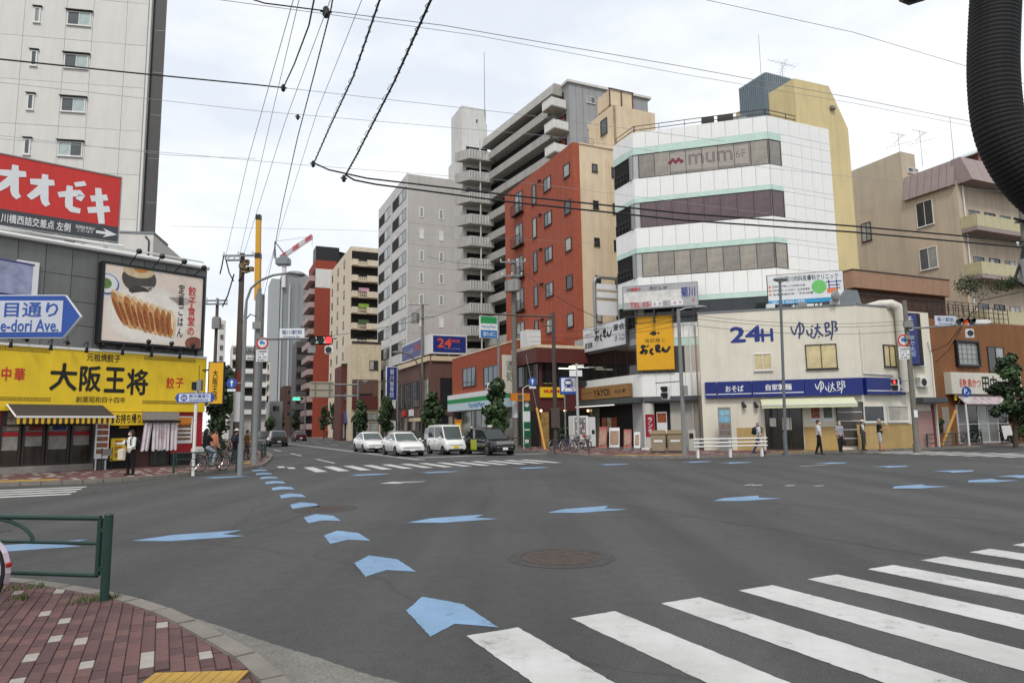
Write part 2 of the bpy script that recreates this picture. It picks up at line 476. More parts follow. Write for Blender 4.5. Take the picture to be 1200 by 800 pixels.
def flat(name,pts,m,par=ROAD,z=Z1,label=None):
 pts = [(p[0],p[1]) for p in pts]
 a = sum(pts[i][0] * pts[(i + 1) % len(pts)][1] - pts[(i + 1) % len(pts)][0] * pts[i][1] for i in range(len(pts)))
 if a < 0: pts.reverse()
 if name in ('crosswalk_stripe','blue_arrow','centre_line','lane_line','gutter') and min(p[1] for p in pts) < 30:
  g = random.Random(int(pts[0][0] * 97));e = []
  for i in range(len(pts)):
   a,c = Vector(pts[i]),Vector(pts[(i + 1) % len(pts)]);n = min(80,max(1,int((c - a).length / .05)))
   e += [a.lerp(c,k / n) + Vector((g.gauss(0,.0035),g.gauss(0,.0035))) for k in range(n)]
  pts = e
 q = MB();q.quad(*[(p[0],p[1],z) for p in pts])
 return q.build(name,m,par,label=label)
def bar(name,p,d,l,w,m=M_LINE):
 d = Vector((d[0],d[1],0)).normalized();s = Vector((d.y,-d.x,0)) * w
 p = Vector((p[0],p[1],0))
 return flat(name,[p,p + d * l,p + d * l + s,p + s],m)
sd = Vector((.438,-.899,0));st = Vector((.9,.467,0))
for k in range(14):
 p = Vector((-.41,5.87,0)) + st * k
 w_ = Vector((.89,.455,0)) * .48
 flat('crosswalk_stripe',[p,p + w_,p + w_ + sd * 4.2,p + sd * 4.2],M_LINE)
for k in range(13):
 p = Vector((-8.0,28.0,0)) + B_ * (.9 * k)
 flat('crosswalk_stripe',[p,p + B_ * .45,p + B_ * .45 + A_ * 4,p + A_ * 4],M_LINE)
for k in range(15):
 p = Vector((19.0,39.2,0)) - A_ * (.9 * k)
 flat('crosswalk_stripe',[p,p + B_ * 4,p + B_ * 4 - A_ * .45,p - A_ * .45],M_LINE)
for k in range(4):
 p = Vector((-13.7,22.3,0)) - A_ * (.9 * k)
 flat('crosswalk_stripe',[p,p - B_ * 4,p - B_ * 4 - A_ * .45,p - A_ * .45],M_LINE)
c0 = Vector((-5.2,37.2,0));ld = Vector((-21,44.9,0)).normalized();lr = Vector((ld.y,-ld.x,0))
bar('centre_line',c0,ld,110,.16,M_LINEF);bar('centre_line',c0 + lr * .34,ld,110,.16,M_LINEF)
for k in range(9):
 bar('lane_line',Vector((-9.2,35.2,0)) + ld * (11.5 * k),ld,5.6,.16)
for q in (3.3,6.4):
 for k in range(9):
  bar('lane_line',c0 + lr * q + ld * (6.5 + 11 * k),ld,5,.16)
bar('stop_line',c0 + ld * 3.2 + lr * .9,lr,8.6,.45)
for k in range(2): bar('cycle_crossing_mark',G(327 + 12 * k,548 + 1.2 * k),A_,1.3,.3)
for k in range(12):
 bar('lane_line',Vector((24.5,35.0,0)) + B_ * (9 * k),B_,4.5,.15)
def chevron(c,ang,k=1.0,m=M_BLUE):
 d = Vector((math.sin(ang),math.cos(ang),0));r = Vector((d.y,-d.x,0));c = Vector((c[0],c[1],0))
 P = [(-.3,-.56),(0,-.3),(.3,-.56),(.28,.31),(0,.77),(-.28,.31)]
 a,b2 = [],[]
 return flat('blue_arrow',[c + r * (x * k) + d * (y * k) for x,y in P],m)
for k in range(12): chevron((-.65 - 1.03 * k,6.5 + 2.33 * k),rad(-23))
for px,py in ((38,640),(232,628),(535,608),(690,597),(875,584),(1075,570),(1160,563)):
 chevron(G(px,py),rad(66 + 180),1.25)
for px,py in ((430,556),(513,553),(622,548),(718,544),(816,541),(862,542),(975,542.5),(1045,546.5),(1120,552),(1196,558),(262,559)):
 chevron(G(px,py),rad(66),1.2)
p = G(466,565)
flat('turn_arrow',[p + Vector(q) for q in ((-.5,-.35,0),(.1,-.45,0),(.25,-.15,0),(.9,.15,0),(.8,.3,0),(.05,.1,0),(-.2,.25,0))],M_LINEF)
for px,py in ((871,568),(880,568.5),(918,569),(952,569.2),(936,546)):
 bar('old_paint_mark',G(px,py),B_,.34 if px != 936 else 1.5,.12,M_LINEF)
M_SEAM = ground_mat('asphalt_seam',(.04,.04,.04),(.055,.054,.052),.4)
def seam(pts,w):
 P = [G(*p) for p in pts];a,c = P[0],P[-1];d = (c - a).normalized();s = Vector((-d.y,d.x,0)) * w;g = random.Random(len(pts) + int(a.x * 9))
 n = 26;L1 = [a.lerp(c,i / n) + s * g.uniform(-1.6,1.6) for i in range(n + 1)]
 flat('asphalt_seam',L1 + [p + s * g.uniform(.8,1.6) for p in reversed(L1)],M_SEAM,z=.002)
seam(((640,576),(1092,652)),.035);seam(((470,556),(1190,612)),.03);seam(((250,640),(430,577)),.03);
M_RUST = mat('rusty_iron','#4b413c',rough=.9,metal=.1,var=.35,scale=9,bump=.4,bscale=25)
M_RING = mat('manhole_surround','#403f3d',rough=.9,var=.25,scale=7)
for c,r0,r1 in ((G(658,653),.52,.7),(G(381,596),.42,.7)):
 b = MB();n = 36
 ring = lambda r: [(c.x + r * math.cos(2 * PI * i / n),c.y + r * math.sin(2 * PI * i / n),Z1) for i in range(n)]
 a_,b_ = ring(r1),ring(r0 + .02)
 b._add(a_ + b_,[(i,(i + 1) % n,n + (i + 1) % n,n + i) for i in range(n)])
 b.build('manhole_surround',M_RING,ROAD)
 b = MB();b.prism([(q[0],q[1]) for q in ring(r0)],-.01,.006)
 o = b.build('manhole_cover',M_RUST,ROAD)
 for j in range(-3,4):
  h = math.sqrt(max(0,(r0 * .86) ** 2 - (j * r0 * .25) ** 2))
  b = MB();b.box(c.x - h,c.y + j * r0 * .25 - .02,.0062,c.x + h,c.y + j * r0 * .25 + .02,.0085);b.build('tread_rib',M_RUST,o)
# ---------------------------------------------------------------- pavements with kerb stones
def brick_paving(name,ca,cb,cw,sx=9.0):
 m = bpy.data.materials.new(name);m.use_nodes = True
 t = m.node_tree;b = t.nodes['Principled BSDF'];A = t.nodes.new;K = t.links.new
 tcn = A('ShaderNodeTexCoord');mpn = A('ShaderNodeMapping');mpn.inputs['Rotation'].default_value = (0,0,rad(-24 + 90))
 K(tcn.outputs['Object'],mpn.inputs['Vector'])
 br = A('ShaderNodeTexBrick');br.inputs['Scale'].default_value = 1;br.inputs['Brick Width'].default_value = .4;br.inputs['Row Height'].default_value = .2
 br.inputs['Mortar Size'].default_value = .012;br.inputs['Color1'].default_value = lin(ca) + [1];br.inputs['Color2'].default_value = lin(cb) + [1]
 br.inputs['Mortar'].default_value = lin('#4a4340') + [1];br.inputs['Bias'].default_value = -.1
 K(mpn.outputs[0],br.inputs['Vector'])
 sn = A('ShaderNodeVectorMath');sn.operation = 'SNAP';sn.inputs[1].default_value = (.4,.2,1)
 K(mpn.outputs[0],sn.inputs[0])
 wn = A('ShaderNodeTexWhiteNoise');K(sn.outputs[0],wn.inputs['Vector'])
 r = A('ShaderNodeValToRGB');e = r.color_ramp.elements;r.color_ramp.interpolation = 'CONSTANT'
 e[0].position = 0;e[0].color = (0,0,0,1);e[1].position = .9;e[1].color = (1,1,1,1)
 K(wn.outputs['Value'],r.inputs[0])
 mx_ = A('ShaderNodeMixRGB');K(r.outputs[0],mx_.inputs[0]);K(br.outputs['Color'],mx_.inputs[1]);mx_.inputs[2].default_value = lin(cw) + [1]
 n = A('ShaderNodeTexNoise');n.inputs['Scale'].default_value = 1.1;n.inputs['Detail'].default_value = 6
 K(tcn.outputs['Object'],n.inputs['Vector'])
 r2 = A('ShaderNodeValToRGB');q = r2.color_ramp.elements
 q[0].position = .3;q[0].color = (.75,.74,.73,1);q[1].position = .7;q[1].color = (1.1,1.1,1.1,1)
 K(n.outputs['Fac'],r2.inputs[0])
 m2 = A('ShaderNodeMixRGB');m2.blend_type = 'MULTIPLY';m2.inputs[0].default_value = 1
 K(mx_.outputs[0],m2.inputs[1]);K(r2.outputs[0],m2.inputs[2]);K(m2.outputs[0],b.inputs['Base Color'])
 b.inputs['Roughness'].default_value = .85
 return m
M_PAVE = brick_paving('brick_paving','#6b4540','#5a3a37','#a09a94')
M_KERB = mat('kerb_stone','#78736b',rough=.9,var=.16,scale=4,bump=.3,bscale=50)
M_JOINT = mat('paving_bed','#4c403c',rough=.95,var=.15)
def inward(poly,d):
 out = []
 for i,p in enumerate(poly):
  a = Vector(poly[max(0,i - 1)]);c = Vector(poly[min(len(poly) - 1,i + 1)])
  t = (c - a).normalized();out.append((p[0] - t.y * d,p[1] + t.x * d))
 return out
def resample(poly,step):
 P = [Vector(p) for p in poly];out = [P[0]];acc = 0
 for i in range(len(P) - 1):
  L_ = (P[i + 1] - P[i]).length;t = step - acc
  while t <= L_:
   out.append(P[i].lerp(P[i + 1],t / L_));t += step
  acc = L_ - (t - step)
 return out
def smooth(poly,it=2):
 P = [Vector(p) for p in poly]
 for _ in range(it):
  Q = [P[0]]
  for i in range(len(P) - 1):
   Q += [P[i].lerp(P[i + 1],.25),P[i].lerp(P[i + 1],.75)]
  P = Q + [P[-1]]
 return [(p.x,p.y) for p in P]
def pavement(name,kerb,rest,m,step=.6,maxn=80,see=None,side=1,kw=.17):
 inn = inward(kerb,kw * side)
 b = MB();b.prism(inn + rest,-.05,PAVE)
 o = b.build(name,m,kind='structure')
 pts = resample(kerb,step);ips = resample(inn,step)
 more = MB();n = 0
 inn_full = [(lambda a,t: (a.x - t.y * kw * side,a.y + t.x * kw * side))(pts[i],(pts[min(i + 1,len(pts) - 1)] - pts[max(0,i - 1)]).normalized()) for i in range(len(pts))]
 for i in range(len(pts) - 1):
  a,c = pts[i],pts[i + 1];g = (c - a).normalized() * .006
  poly = [(a.x + g.x,a.y + g.y),(c.x - g.x,c.y - g.y),(inn_full[i + 1][0] - g.x,inn_full[i + 1][1] - g.y),(inn_full[i][0] + g.x,inn_full[i][1] + g.y)]
  mid = (a + c) / 2
  if n < maxn and see(mid):
   q = MB();q.prism(poly,-.04,PAVE + .012 + random.uniform(-.004,.004));q.build('kerb_stone',M_KERB,o,bevel=.012);n += 1
  else:
   more.prism(poly,-.04,PAVE + .012)
 if more.v: tag(more.build('kerb_run',M_KERB,o),kind='stuff')
 return o
KL = smooth([(-70,-1.0),(-30,16.3),(-18.5,22.4),(-15.2,23.2),(-13.5,24.3),(-12.9,25.9),(-12.1,28.2),(-11.65,30.2),(-11.7,32.2),(-12.5,35),(-13.6,38.7),(-16.6,47.9),(-31,79),(-77,180)])
PL = pavement('pavement',KL,[(-77,400),(-500,400),(-500,-100)],M_PAVE,see=lambda p: -19 < p.x and p.y < 46)
KR = smooth([(-75,214),(-20.6,94),(.3,49),(2.2,43.5),(3.4,39),(4.9,36.2),(7.2,34.7),(10.5,35.0),(19,38.8),(24,40.9),(34.5,46),(120,84)])
PR = pavement('pavement',KR,[(400,200),(400,400),(-75,400)],M_PAVE,see=lambda p: p.y < 52,maxn=70)
KN = smooth([(-40,-3),(-24,4.0),(-13,7.7),(-9,8.35),(-5.84,8.0),(-4.19,7.19),(-3.24,6.55),(-2.32,5.63),(-1.55,4.8),(-1.1,3.9),(-.75,2.6),(-.5,.8),(-.5,-12)])
KN = list(reversed(KN))
PN = pavement('pavement',KN,[(-40,-12)],M_JOINT,see=lambda p: p.y > 3.6 and p.x > -9,maxn=30,side=1,kw=.17)
go = [G(q[0],q[1]) for q in ((150,706),(200,716),(250,731),(300,748),(370,770),(430,790),(470,800))]
go = [(p.x,p.y) for p in go]
gi = [p for p in KN if go[-1][1] < p[1] < go[0][1] + .25 and -5 < p[0] < 0]
flat('gutter',go + [(-.35,3.6),(-.45,2.4),(-.72,2.6),(-1.05,3.8)] + sorted(gi,key=lambda p: p[1])[:],M_ASPHC)
PM = [mat('red_paver_%s' % n,c,rough=.85,var=.16,scale=14,bump=.25,bscale=70) for n,c in (('plum','#5b4140'),('rust','#644845'),('dark','#523b3b'))]
PWH = mat('pale_paver','#979189',rough=.85,var=.12,scale=9,bump=.2)
def inside(p,poly):
 c = False;j = len(poly) - 1
 for i in range(len(poly)):
  if (poly[i][1] > p[1]) != (poly[j][1] > p[1]) and p[0] < (poly[j][0] - poly[i][0]) * (p[1] - poly[i][1]) / (poly[j][1] - poly[i][1]) + poly[i][0]: c = not c
  j = i
 return c
npoly = inward(KN,.185) + [(-40,-12)]
def proj(p):
 v = Vector(p) - Vector((0,0,EYE));w = v.dot(_f)
 if w < .1: return (-9999,9999)
 return 600 + FPX * v.dot(_r2) / w,400 - FPX * v.dot(_u2) / w
pd = Vector((math.sin(rad(-27)),math.cos(rad(-27)),0));pr = Vector((pd.y,-pd.x,0))
TAC = (G(182,789,.13),G(291,786,.13))
tdir = (TAC[1] - TAC[0]);tdir.z = 0;tdir.normalize();tdn = Vector((tdir.y,-tdir.x,0))
tpoly = [TAC[0],TAC[0] + tdir * .61,TAC[0] + tdir * .61 + tdn * .61,TAC[0] + tdn * .61]
tpoly = [(p.x,p.y) for p in tpoly]
cand = []
PW_,PL_ = .092,.184
kseg = inward(KN,.185)
def cut_paver(c):
 R_ = [c + pr * (a * (PW_ / 2 - .003)) + pd * (e * (PL_ / 2 - .003)) for a,e in ((-1,-1),(1,-1),(1,1),(-1,1))]
 if all(inside(p,npoly) for p in R_): return None
 k = min(range(len(kseg) - 1),key=lambda i: (Vector((kseg[i][0] + kseg[i + 1][0],kseg[i][1] + kseg[i + 1][1])) / 2 - c.xy).length)
 a = Vector(kseg[k]);t = (Vector(kseg[k + 1]) - a).normalized();nrm = Vector((-t.y,t.x));out = []
 for i in range(4):
  p,q = R_[i],R_[(i + 1) % 4];dp,dq = (p.xy - a).dot(nrm),(q.xy - a).dot(nrm)
  if dp >= 0: out.append(p)
  if dp * dq < 0: out.append(p.lerp(q,dp / (dp - dq)))
 return out
for i in range(-50,75):
 for j in range(-38,50):
  c = Vector((-3.4,5.6,0)) + pr * (i * PW_) + pd * ((j + .5 * (i % 2)) * PL_)
  if (inside(c,npoly) or any(inside(c + pr * (a * .045) + pd * (e * .09),npoly) for a in (-1,1) for e in (-1,1))) and not inside(c,tpoly):
   x,y = proj((c.x,c.y,PAVE))
   if -60 < x < 460 and y < 850: cand.append(((c - Vector((0,0,EYE))).length,c,i,j,-12 < x and y < 812))
cand.sort(key=lambda q: (not q[4],q[0]))
pmesh = {}
rest = MB();made = 0
rp_ = random.Random(3)
for dist,c,i,j,vis in cand:
 wh = rp_.random() < .06
 half = wh
 M = Matrix(((pr.x,pd.x,0,c.x),(pr.y,pd.y,0,c.y),(0,0,1,PAVE),(0,0,0,1)))
 dz = rp_.uniform(-.0025,.003)
 m = PWH if wh else rp_.choice(PM)
 cp_ = cut_paver(c)
 if cp_ is not None:
  if len(cp_) < 3: continue
  q = MB();q.prism([(p.x,p.y) for p in cp_],PAVE,PAVE + .012 + dz);q.build('paver',m,PN)
 elif vis and made < 265:
  k = m.name
  if k not in pmesh:
   q = MB();q.box(-PW_ / 2 + .003,-PL_ / 2 + .003,.0,PW_ / 2 - .003,PL_ / 2 - .003,.012)
   me = q.mesh('paver',m);bm = bmesh.new();bm.from_mesh(me)
   bmesh.ops.bevel(bm,geom=[e for e in bm.edges if all(v.co.z > .01 for v in e.verts)],offset=.004,segments=1,affect='EDGES');bm.to_mesh(me);bm.free()
   pmesh[k] = me
  instance('paver',pmesh[k],PN,M @ Matrix.Translation((0,0,dz)));made += 1
 else:
  rest.T = M;rest.m = (PM + [PWH]).index(m);rest.box(-PW_ / 2 + .003,-PL_ / 2 + .003,0,PW_ / 2 - .003,PL_ / 2 - .003,.012)
rest.T = None
if rest.v: tag(rest.build('paver_field',PM + [PWH],PN),kind='stuff')
TM = None
for a in range(2):
 for c_ in range(2):
  o_ = TAC[0] + tdir * (a * .305 + .15) + tdn * (c_ * .305 + .15)
  if TM is None:
   q = MB();q.box(-.15,-.15,0,.15,.15,.012)
   for g in range(4): q.box(-.13 + g * .072,-.14,.0121,-.13 + g * .072 + .035,.14,.0155)
   TM = q.mesh('tactile_tile',M_TACT)
  instance('tactile_tile',TM,PN,Matrix(((tdir.x,tdn.x,0,o_.x),(tdir.y,tdn.y,0,o_.y),(0,0,1,PAVE + .005),(0,0,0,1))))
def far_tact(par,pts): flat('tactile_strip',pts,M_TACT,par,PAVE + .005)
v = lambda px,py: G(px,py,PAVE)
far_tact(PL,[Vector((-19.2,22.6,0)),Vector((-15.6,23.5,0)),Vector((-15.9,24.4,0)),Vector((-19.5,23.5,0))])
far_tact(PL,[Vector((-13.2,33.6,0)),Vector((-12.35,33.3,0)),Vector((-13.3,36.2,0)),Vector((-14.1,36.4,0))])
far_tact(PR,[Vector(q + (0,)) for q in ((5.3,36.9),(8.8,35.6),(9.1,36.3),(5.6,37.6))])
far_tact(PR,[Vector(q + (0,)) for q in ((14.4,37.5),(19.8,39.9),(19.5,40.6),(14.1,38.2))])
WEED = mat('weed_leaves','#4d5a2c',rough=.7,var=.35,scale=30)
def tuft(c,r,h,n,seed,name='weed_tuft'):
 q = MB();g = random.Random(seed)
 for _ in range(n):
  a = g.uniform(0,2 * PI);rr = r * math.sqrt(g.random());x,y = c[0] + rr * math.cos(a),c[1] + rr * math.sin(a)
  hh = h * g.uniform(.4,1);l = g.uniform(0,2 * PI);w = .008
  q._add([(x - w * math.sin(l),y + w * math.cos(l),c[2]),(x + w * math.sin(l),y - w * math.cos(l),c[2]),(x + math.cos(l) * hh * .5,y + math.sin(l) * hh * .5,c[2] + hh)],[(0,1,2)])
 return q.build(name,WEED,kind='stuff')
for px,py,s in ((112,704,1),(126,702,2),(95,707,3),(22,703,4),(10,692,5),(38,690,6)):
 p = G(px,py,PAVE);tuft((p.x,p.y,PAVE + .004),.11,.075,40,s)
# ================================================================== buildings, right of the street
TA,TB,TC = -66,24,-16
def poly_building(name,label,pts,h,wall,roofm=None,parapet=.0,M=None,group=None):
 """body from world footprint pts with its own roof slab"""
 r = thing(name,label,'building',Matrix.Translation((pts[0][0],pts[0][1],0)),group)
 b = MB();b.prism(pts,-.05,h);b.build('wall',wall,r)
 return r
def add_box(par,fr,name,m,s0,d0,z0,s1,d1,z1,bevel=0.0,label=None):
 b = MB();b.box(s0,d0,z0,s1,d1,z1);return b.build(name,m,par,fr.M,bevel=bevel,label=label)
def xy(fr,s,d=0):
 p = fr.o + fr.t * s + fr.n * d;return (p.x,p.y)
def ac_unit(par,fr,s,z,d=-.3,m=None,w=.8):
 b = MB();b.box(s,d,z,s + w,d + .3,z + .58);o = b.build('air_conditioner',M_WHITEF,par,fr.M,bevel=.015)
 b = MB();b.ring(s + w * .38,z + .29,.05,.23,d - .02,d - .002,20);b.box(s + w * .36,d - .018,z + .07,s + w * .4,d - .003,z + .51);b.box(s + .08,d - .017,z + .27,s + w * .68,d - .004,z + .31)
 b.build('fan_grille',M_ALUD,o,fr.M)
 return o
def railing(par,fr,s0,s1,z,h=.9,step=1.0,m=None,d=0.0,name='railing',r=.02,rails=2):
 b = MB();n = max(1,int(round((s1 - s0) / step)))
 for i in range(n + 1):
  x = s0 + (s1 - s0) * i / n;b.box(x - r,d - r,z,x + r,d + r,z + h - .001)
 for k in range(rails): b.box(s0 - r,d - r * 1.1,z + h * (k + 1) / rails - r,s1 + r,d + r * 1.1,z + h * (k + 1) / rails + r)
 return b.build(name,m or M_STEEL,par,fr.M)
# ------------------------------------------------ white tiled corner building with mint bands
M_TILE = mat('white_wall_panel','#eaeae7',rough=.35,var=.05,scale=.7,streak=.08)
M_TILEB = mat('panel_joint_backing','#b0b2af',rough=.8,var=.08)
M_MINT = mat('mint_band','#bfd8cd',rough=.45,var=.07,streak=.08)
M_ROOFM = mat('flat_roof','#77756f',rough=.95,var=.15)
M_GLM = glassmat('mauve_tinted_glass','#614f52',.1)
M_GLT = glassmat('blinds_behind_glass','#858078',.12)
M_GLT2 = glassmat('warm_blinds_glass','#968f83',.12)
c2 = at(898,136,46.0)
FC = Fr(c2.x,c2.y,TC)
s1_,_ = FC.sz(741,156)
FC = FC.sh(s1_)
LC = -s1_
FS = FC.sh(LC,0,TB)
FL = FC.sh(0,0,TA)
zt = FC.sz(820,146)[1]
SIDE = FS.sz(976,230)[0]
LEFT = -2.6
pts = [xy(FL,LEFT),xy(FC,0),xy(FC,LC),xy(FS,SIDE),xy(FS,SIDE,10),xy(FL,LEFT,9)]
MB1 = thing('corner_office_building','white panelled corner building with mint bands and long ribbon windows','building',FC.M)
b = MB();b.prism(pts,7.9,zt - .05);b.build('wall',M_TILEB,MB1)
b = MB();b.prism([xy(FL,LEFT + .1,.1),xy(FC,.1,.15),xy(FC,LC - .1,.15),xy(FS,SIDE,.1),xy(FS,SIDE,9.9),xy(FL,LEFT + .1,8.9)],zt - .05,zt - .02);b.build('roof',M_ROOFM,MB1)
K18 = lambda y: FC.sz(880,y)[1]
bands = [(zt,K18(157)),(K18(195),K18(219)),(K18(255.5),K18(280)),(K18(316),K18(342))]
mints = [(K18(157),K18(165.5)),(K18(219),K18(224.5)),(K18(280),K18(286)),(K18(342),K18(348))]
winz = [(K18(195),K18(165.5)),(K18(255.5),K18(224.5)),(K18(316),K18(286)),(K18(376),K18(348))]
def panels(fr,s0,s1,z0,z1,w,m=M_TILE,rows=1,d=-.06,par=None,name='wall_panel'):
 n = max(1,round((s1 - s0) / w));pw = (s1 - s0) / n;ph = (z1 - z0) / rows
 q = MB();q.box(.012,d,.012,pw - .012,0,ph - .012);me = q.mesh(name,m)
 for i in range(n):
  for j in range(rows): instance(name,me,par or MB1,fr.M @ Matrix.Translation((s0 + pw * i,random.uniform(-.004,.004),z0 + ph * j)))
WRAP = 1.15
for k,(a,c) in enumerate(bands):
 panels(FC,0,LC,c,a,.95);panels(FS,0,SIDE,c,a,.95);panels(FL,LEFT,0,c,a,.87)
for k,(c,a) in enumerate(mints):
 c,a = a,c
 for fr,q0,q1 in ((FC,0,LC),(FS,0,WRAP),(FL,LEFT,0)):
  add_box(MB1,fr,'mint_band',M_MINT,q0,-.07,c,q1,0,a)
 panels(FS,WRAP,SIDE,c,a,.95)
for k,(c,a) in enumerate(winz):
 panels(FS,WRAP,SIDE,c,a,.95,rows=2)
 gl = [M_GLT,[M_GLM],[M_GLT2,M_GLT],[M_GLASS]][k]
 gl = gl if isinstance(gl,list) else [M_GLT,M_GLT2,M_GLT]
 window(MB1,FC,.35,c,LC - .02,a,n=8 if k != 3 else 6,fm=M_ALUD,gm=gl,sill=False,dep=.045)
 window(MB1,FS,.02,c,WRAP - .03,a,n=1,fm=M_ALUD,gm=gl,sill=False,dep=.045)
 add_box(MB1,FL,'balcony_recess',M_DARK,LEFT + .05,-.02,c,-.6,0,a)
 railing(MB1,FL,LEFT + .15,-.7,c,.8,.45,M_ALUD,d=-.12)
 b = MB();b.tube([(-.25,-.06,c),(-.25,-.06,a)],.14);b.build('column',M_ALU,MB1,FL.M)
fm_ = MB();r6 = (FC.sz(783,185)[0],winz[0][0] + .25,FC.sz(877,180)[0],winz[0][1] - .22)
fm_.box(r6[0],-.0285,r6[1],r6[2],-.0255,r6[3]);fl = fm_.build('window_film',mat('window_film','#a39b93',rough=.3,var=.08),MB1,FC.M)
lettering(fl,'mum',FC,(FC.sz(807,185)[0],winz[0][0] + .62,FC.sz(858,180)[0],winz[0][1] - .45),mat('mauve_print','#7f7271',var=.05),d=-.0305,bold=.02)
lettering(fl,'6F',FC,(FC.sz(862,182)[0],winz[0][0] + .72,FC.sz(874,180)[0],winz[0][1] - .5),M_MATG if False else mat('mauve_print','#7f7271'),d=-.0305)
q = MB()
for i in range(5): q.disc(FC.sz(785 + 3.4 * i,187)[0],winz[0][0] + .95 + .16 * (i % 2),.15,-.033,-.0302,12)
q.build('berry_emblem',mat('berry_print','#7a3340'),fl,FC.M)
for fr,q0,q1 in ((FC,.1,LC - .1),(FS,0.1,SIDE - .1),(FL,LEFT + .1,0)):
 railing(MB1,fr,q0,q1,zt - .02,.6,1.9,M_ALUD,d=.18)
M_CORR = mat('blue_grey_corrugated_metal','#76828a',rough=.6,metal=.1,var=.1,streak=.1)
FP = FrA(897,49.5,TB,90);FP2 = FP.sh(0,0,TA)
zp = FP.sz(897,85)[1]
wB = FP.sz(929,100)[0];wA = -FP2.sz(866,110)[0]
pr_ = MB();pr_.prism([xy(FP2,-wA),xy(FP,0),xy(FP,wB),xy(FP2,-wA,wB)],zt - .03,zp);po = pr_.build('plant_room',M_CORR,MB1)
q = MB()
for i in range(int(wB / .2)): q.box(.1 + i * .2,-.05,zt - .02,.2 + i * .2,0,zp + .02)
q.build('corrugation',M_CORR,po,FP.M)
q = MB()
for i in range(int(wA / .2)): q.box(-wA + .05 + i * .2,-.05,zt - .02,-wA + .15 + i * .2,0,zp + .02)
q.build('corrugation',M_CORR,po,FP2.M)
add_box(MB1,FC,'roof_hatch',M_STEEL,LC - 3.2,1.0,zt,LC - 1.2,2.6,zt + .75,bevel=.1)
for a_,w_ in ((.36,.9),(.48,1.1)): add_box(MB1,FC,'roof_unit',M_ALUD,LC * a_ + 1.6,.6,zt,LC * a_ + 1.6 + w_,1.3,zt + .8,bevel=.03)
def aerial(label,p,h,arms=3,w=.9,r=.02,az=.4,group='television aerials on the roofs'):
 o = thing('aerial',label,'aerial',Matrix.Translation(p),group)
 b = MB();b.tube([(0,0,-1.3),(0,0,h)],[r,r * .7],6);b.build('mast',M_STEEL,o,Matrix.Translation(p))
 for k in range(arms):
  z = h - .15 - .5 * k;b = MB();c,s = math.cos(az + k),math.sin(az + k)
  b.tube([(-c * w,-s * w,z),(c * w,s * w,z)],.012,5)
  for i in range(7):
   t = -1 + i / 3;l = .16 + .05 * i
   b.tube([(c * w * t - s * -l,s * w * t - c * l,z),(c * w * t + s * -l,s * w * t + c * l,z)],.008,4)
  b.build('boom',M_STEEL,o,Matrix.Translation(p))
 return o
pa = at(892,90,50);aerial('tall thin whip mast above the blue grey plant room',(pa.x,pa.y,zp),at(890,40,50).z - zp,0,group=None)
pa = at(917,88,51);aerial('television aerial on the roof behind the blue grey plant room',(pa.x,pa.y,zp - .2),1.9,2,1.4,group=None)
M_YW = mat('yellow_ochre_wall','#d3c090',rough=.75,var=.06,scale=.6,streak=.12)
FY = FS.sh(SIDE + .02,.05)
prof = [FY.sz(930,92),FY.sz(971,101),FY.sz(998,152)]
e0 = FY.sz(1008,330)[0]
YB = thing('yellow_rear_wing','tall ochre yellow wall with a slanted top behind the white panelled building','building',FY.M)
q = MB();q.slab([(prof[0][0],zt - .5),(.02,zt - .5),(.02,-.05),(e0,-.05),(e0,prof[2][1]),prof[1],prof[0]],0,6);q.build('wall',M_YW,YB,FY.M)
b = MB();b.box(prof[1][0] - .1,-.25,prof[1][1] - 1.9,prof[1][0] + .35,-.001,prof[1][1] - 1.6);b.build('vent_hood',M_ALU,YB,FY.M,bevel=.05)
# ---- lower two storeys of the corner building (restaurants)
M_CREAMP = mat('cream_panel','#b9b6ae',rough=.6,var=.08,streak=.15)
M_SHOP = glassmat('dim_shop_glass','#1f1c1a',.06)
AX = FL.sz(676,500)[0]
s0_,_ = FC.sz(822,470);LOWR = s0_
pl = [xy(FL,AX),xy(FC,0),xy(FC,LOWR + 1.5),xy(FC,LOWR + 1.5,7),xy(FL,AX,6)]
z2t = FC.sz(800,378)[1]
b = MB();b.prism(pl,-.05,z2t - .02);b.build('lower_wall',M_TILEB,MB1)
ZC = lambda px,y,fr=FC: fr.sz(px,y)[1]
panels(FC,0,LOWR,ZC(790,396),z2t + .02,1.1,d=-.06)
add_box(MB1,FC,'mint_band',M_MINT,0,-.075,ZC(800,405),LOWR,0,ZC(800,396))
zw0,zw1 = ZC(800,436),ZC(800,405)
window(MB1,FC,.1,zw0,LOWR - 1.0,zw1,n=5,fm=M_ALUD,gm=[M_SHOP],sill=False)
window(MB1,FL,AX + .1,zw0,-.1,zw1 + .25,n=6,fm=M_ALUD,gm=[M_SHOP],sill=False)
panels(FC,LOWR - 1.0,LOWR,zw0,zw1,1.0,m=M_CREAMP)
zb0 = ZC(800,464)
panels(FC,0,LOWR,zb0,zw0,.95,d=-.1);panels(FL,AX,0,zb0,zw0,.95,d=-.1)
M_CANO = mat('grey_canopy_metal','#55595a',rough=.5,metal=.3,var=.1)
q = MB();q.slab([(0,0),(0,0)] if False else [(AX - .3,zb0 - .42),(.3,zb0 - .42),(.3,zb0 - .003),(AX - .3,zb0 - .003)],-1.0,-.11);q.build('canopy',M_CANO,MB1,FL.M,bevel=.03)
q = MB();q.box(.15,-.7,zb0 - .36,LOWR - .2,-.11,zb0 - .003);q.build('canopy',M_CANO,MB1,FC.M,bevel=.03)
zg = zb0 - .45
dk = mat('dark_interior','#171514',rough=.85,var=.3)
add_box(MB1,FL,'shop_recess',dk,AX + .9,-.03,PAVE,-1.3,.0,zg)
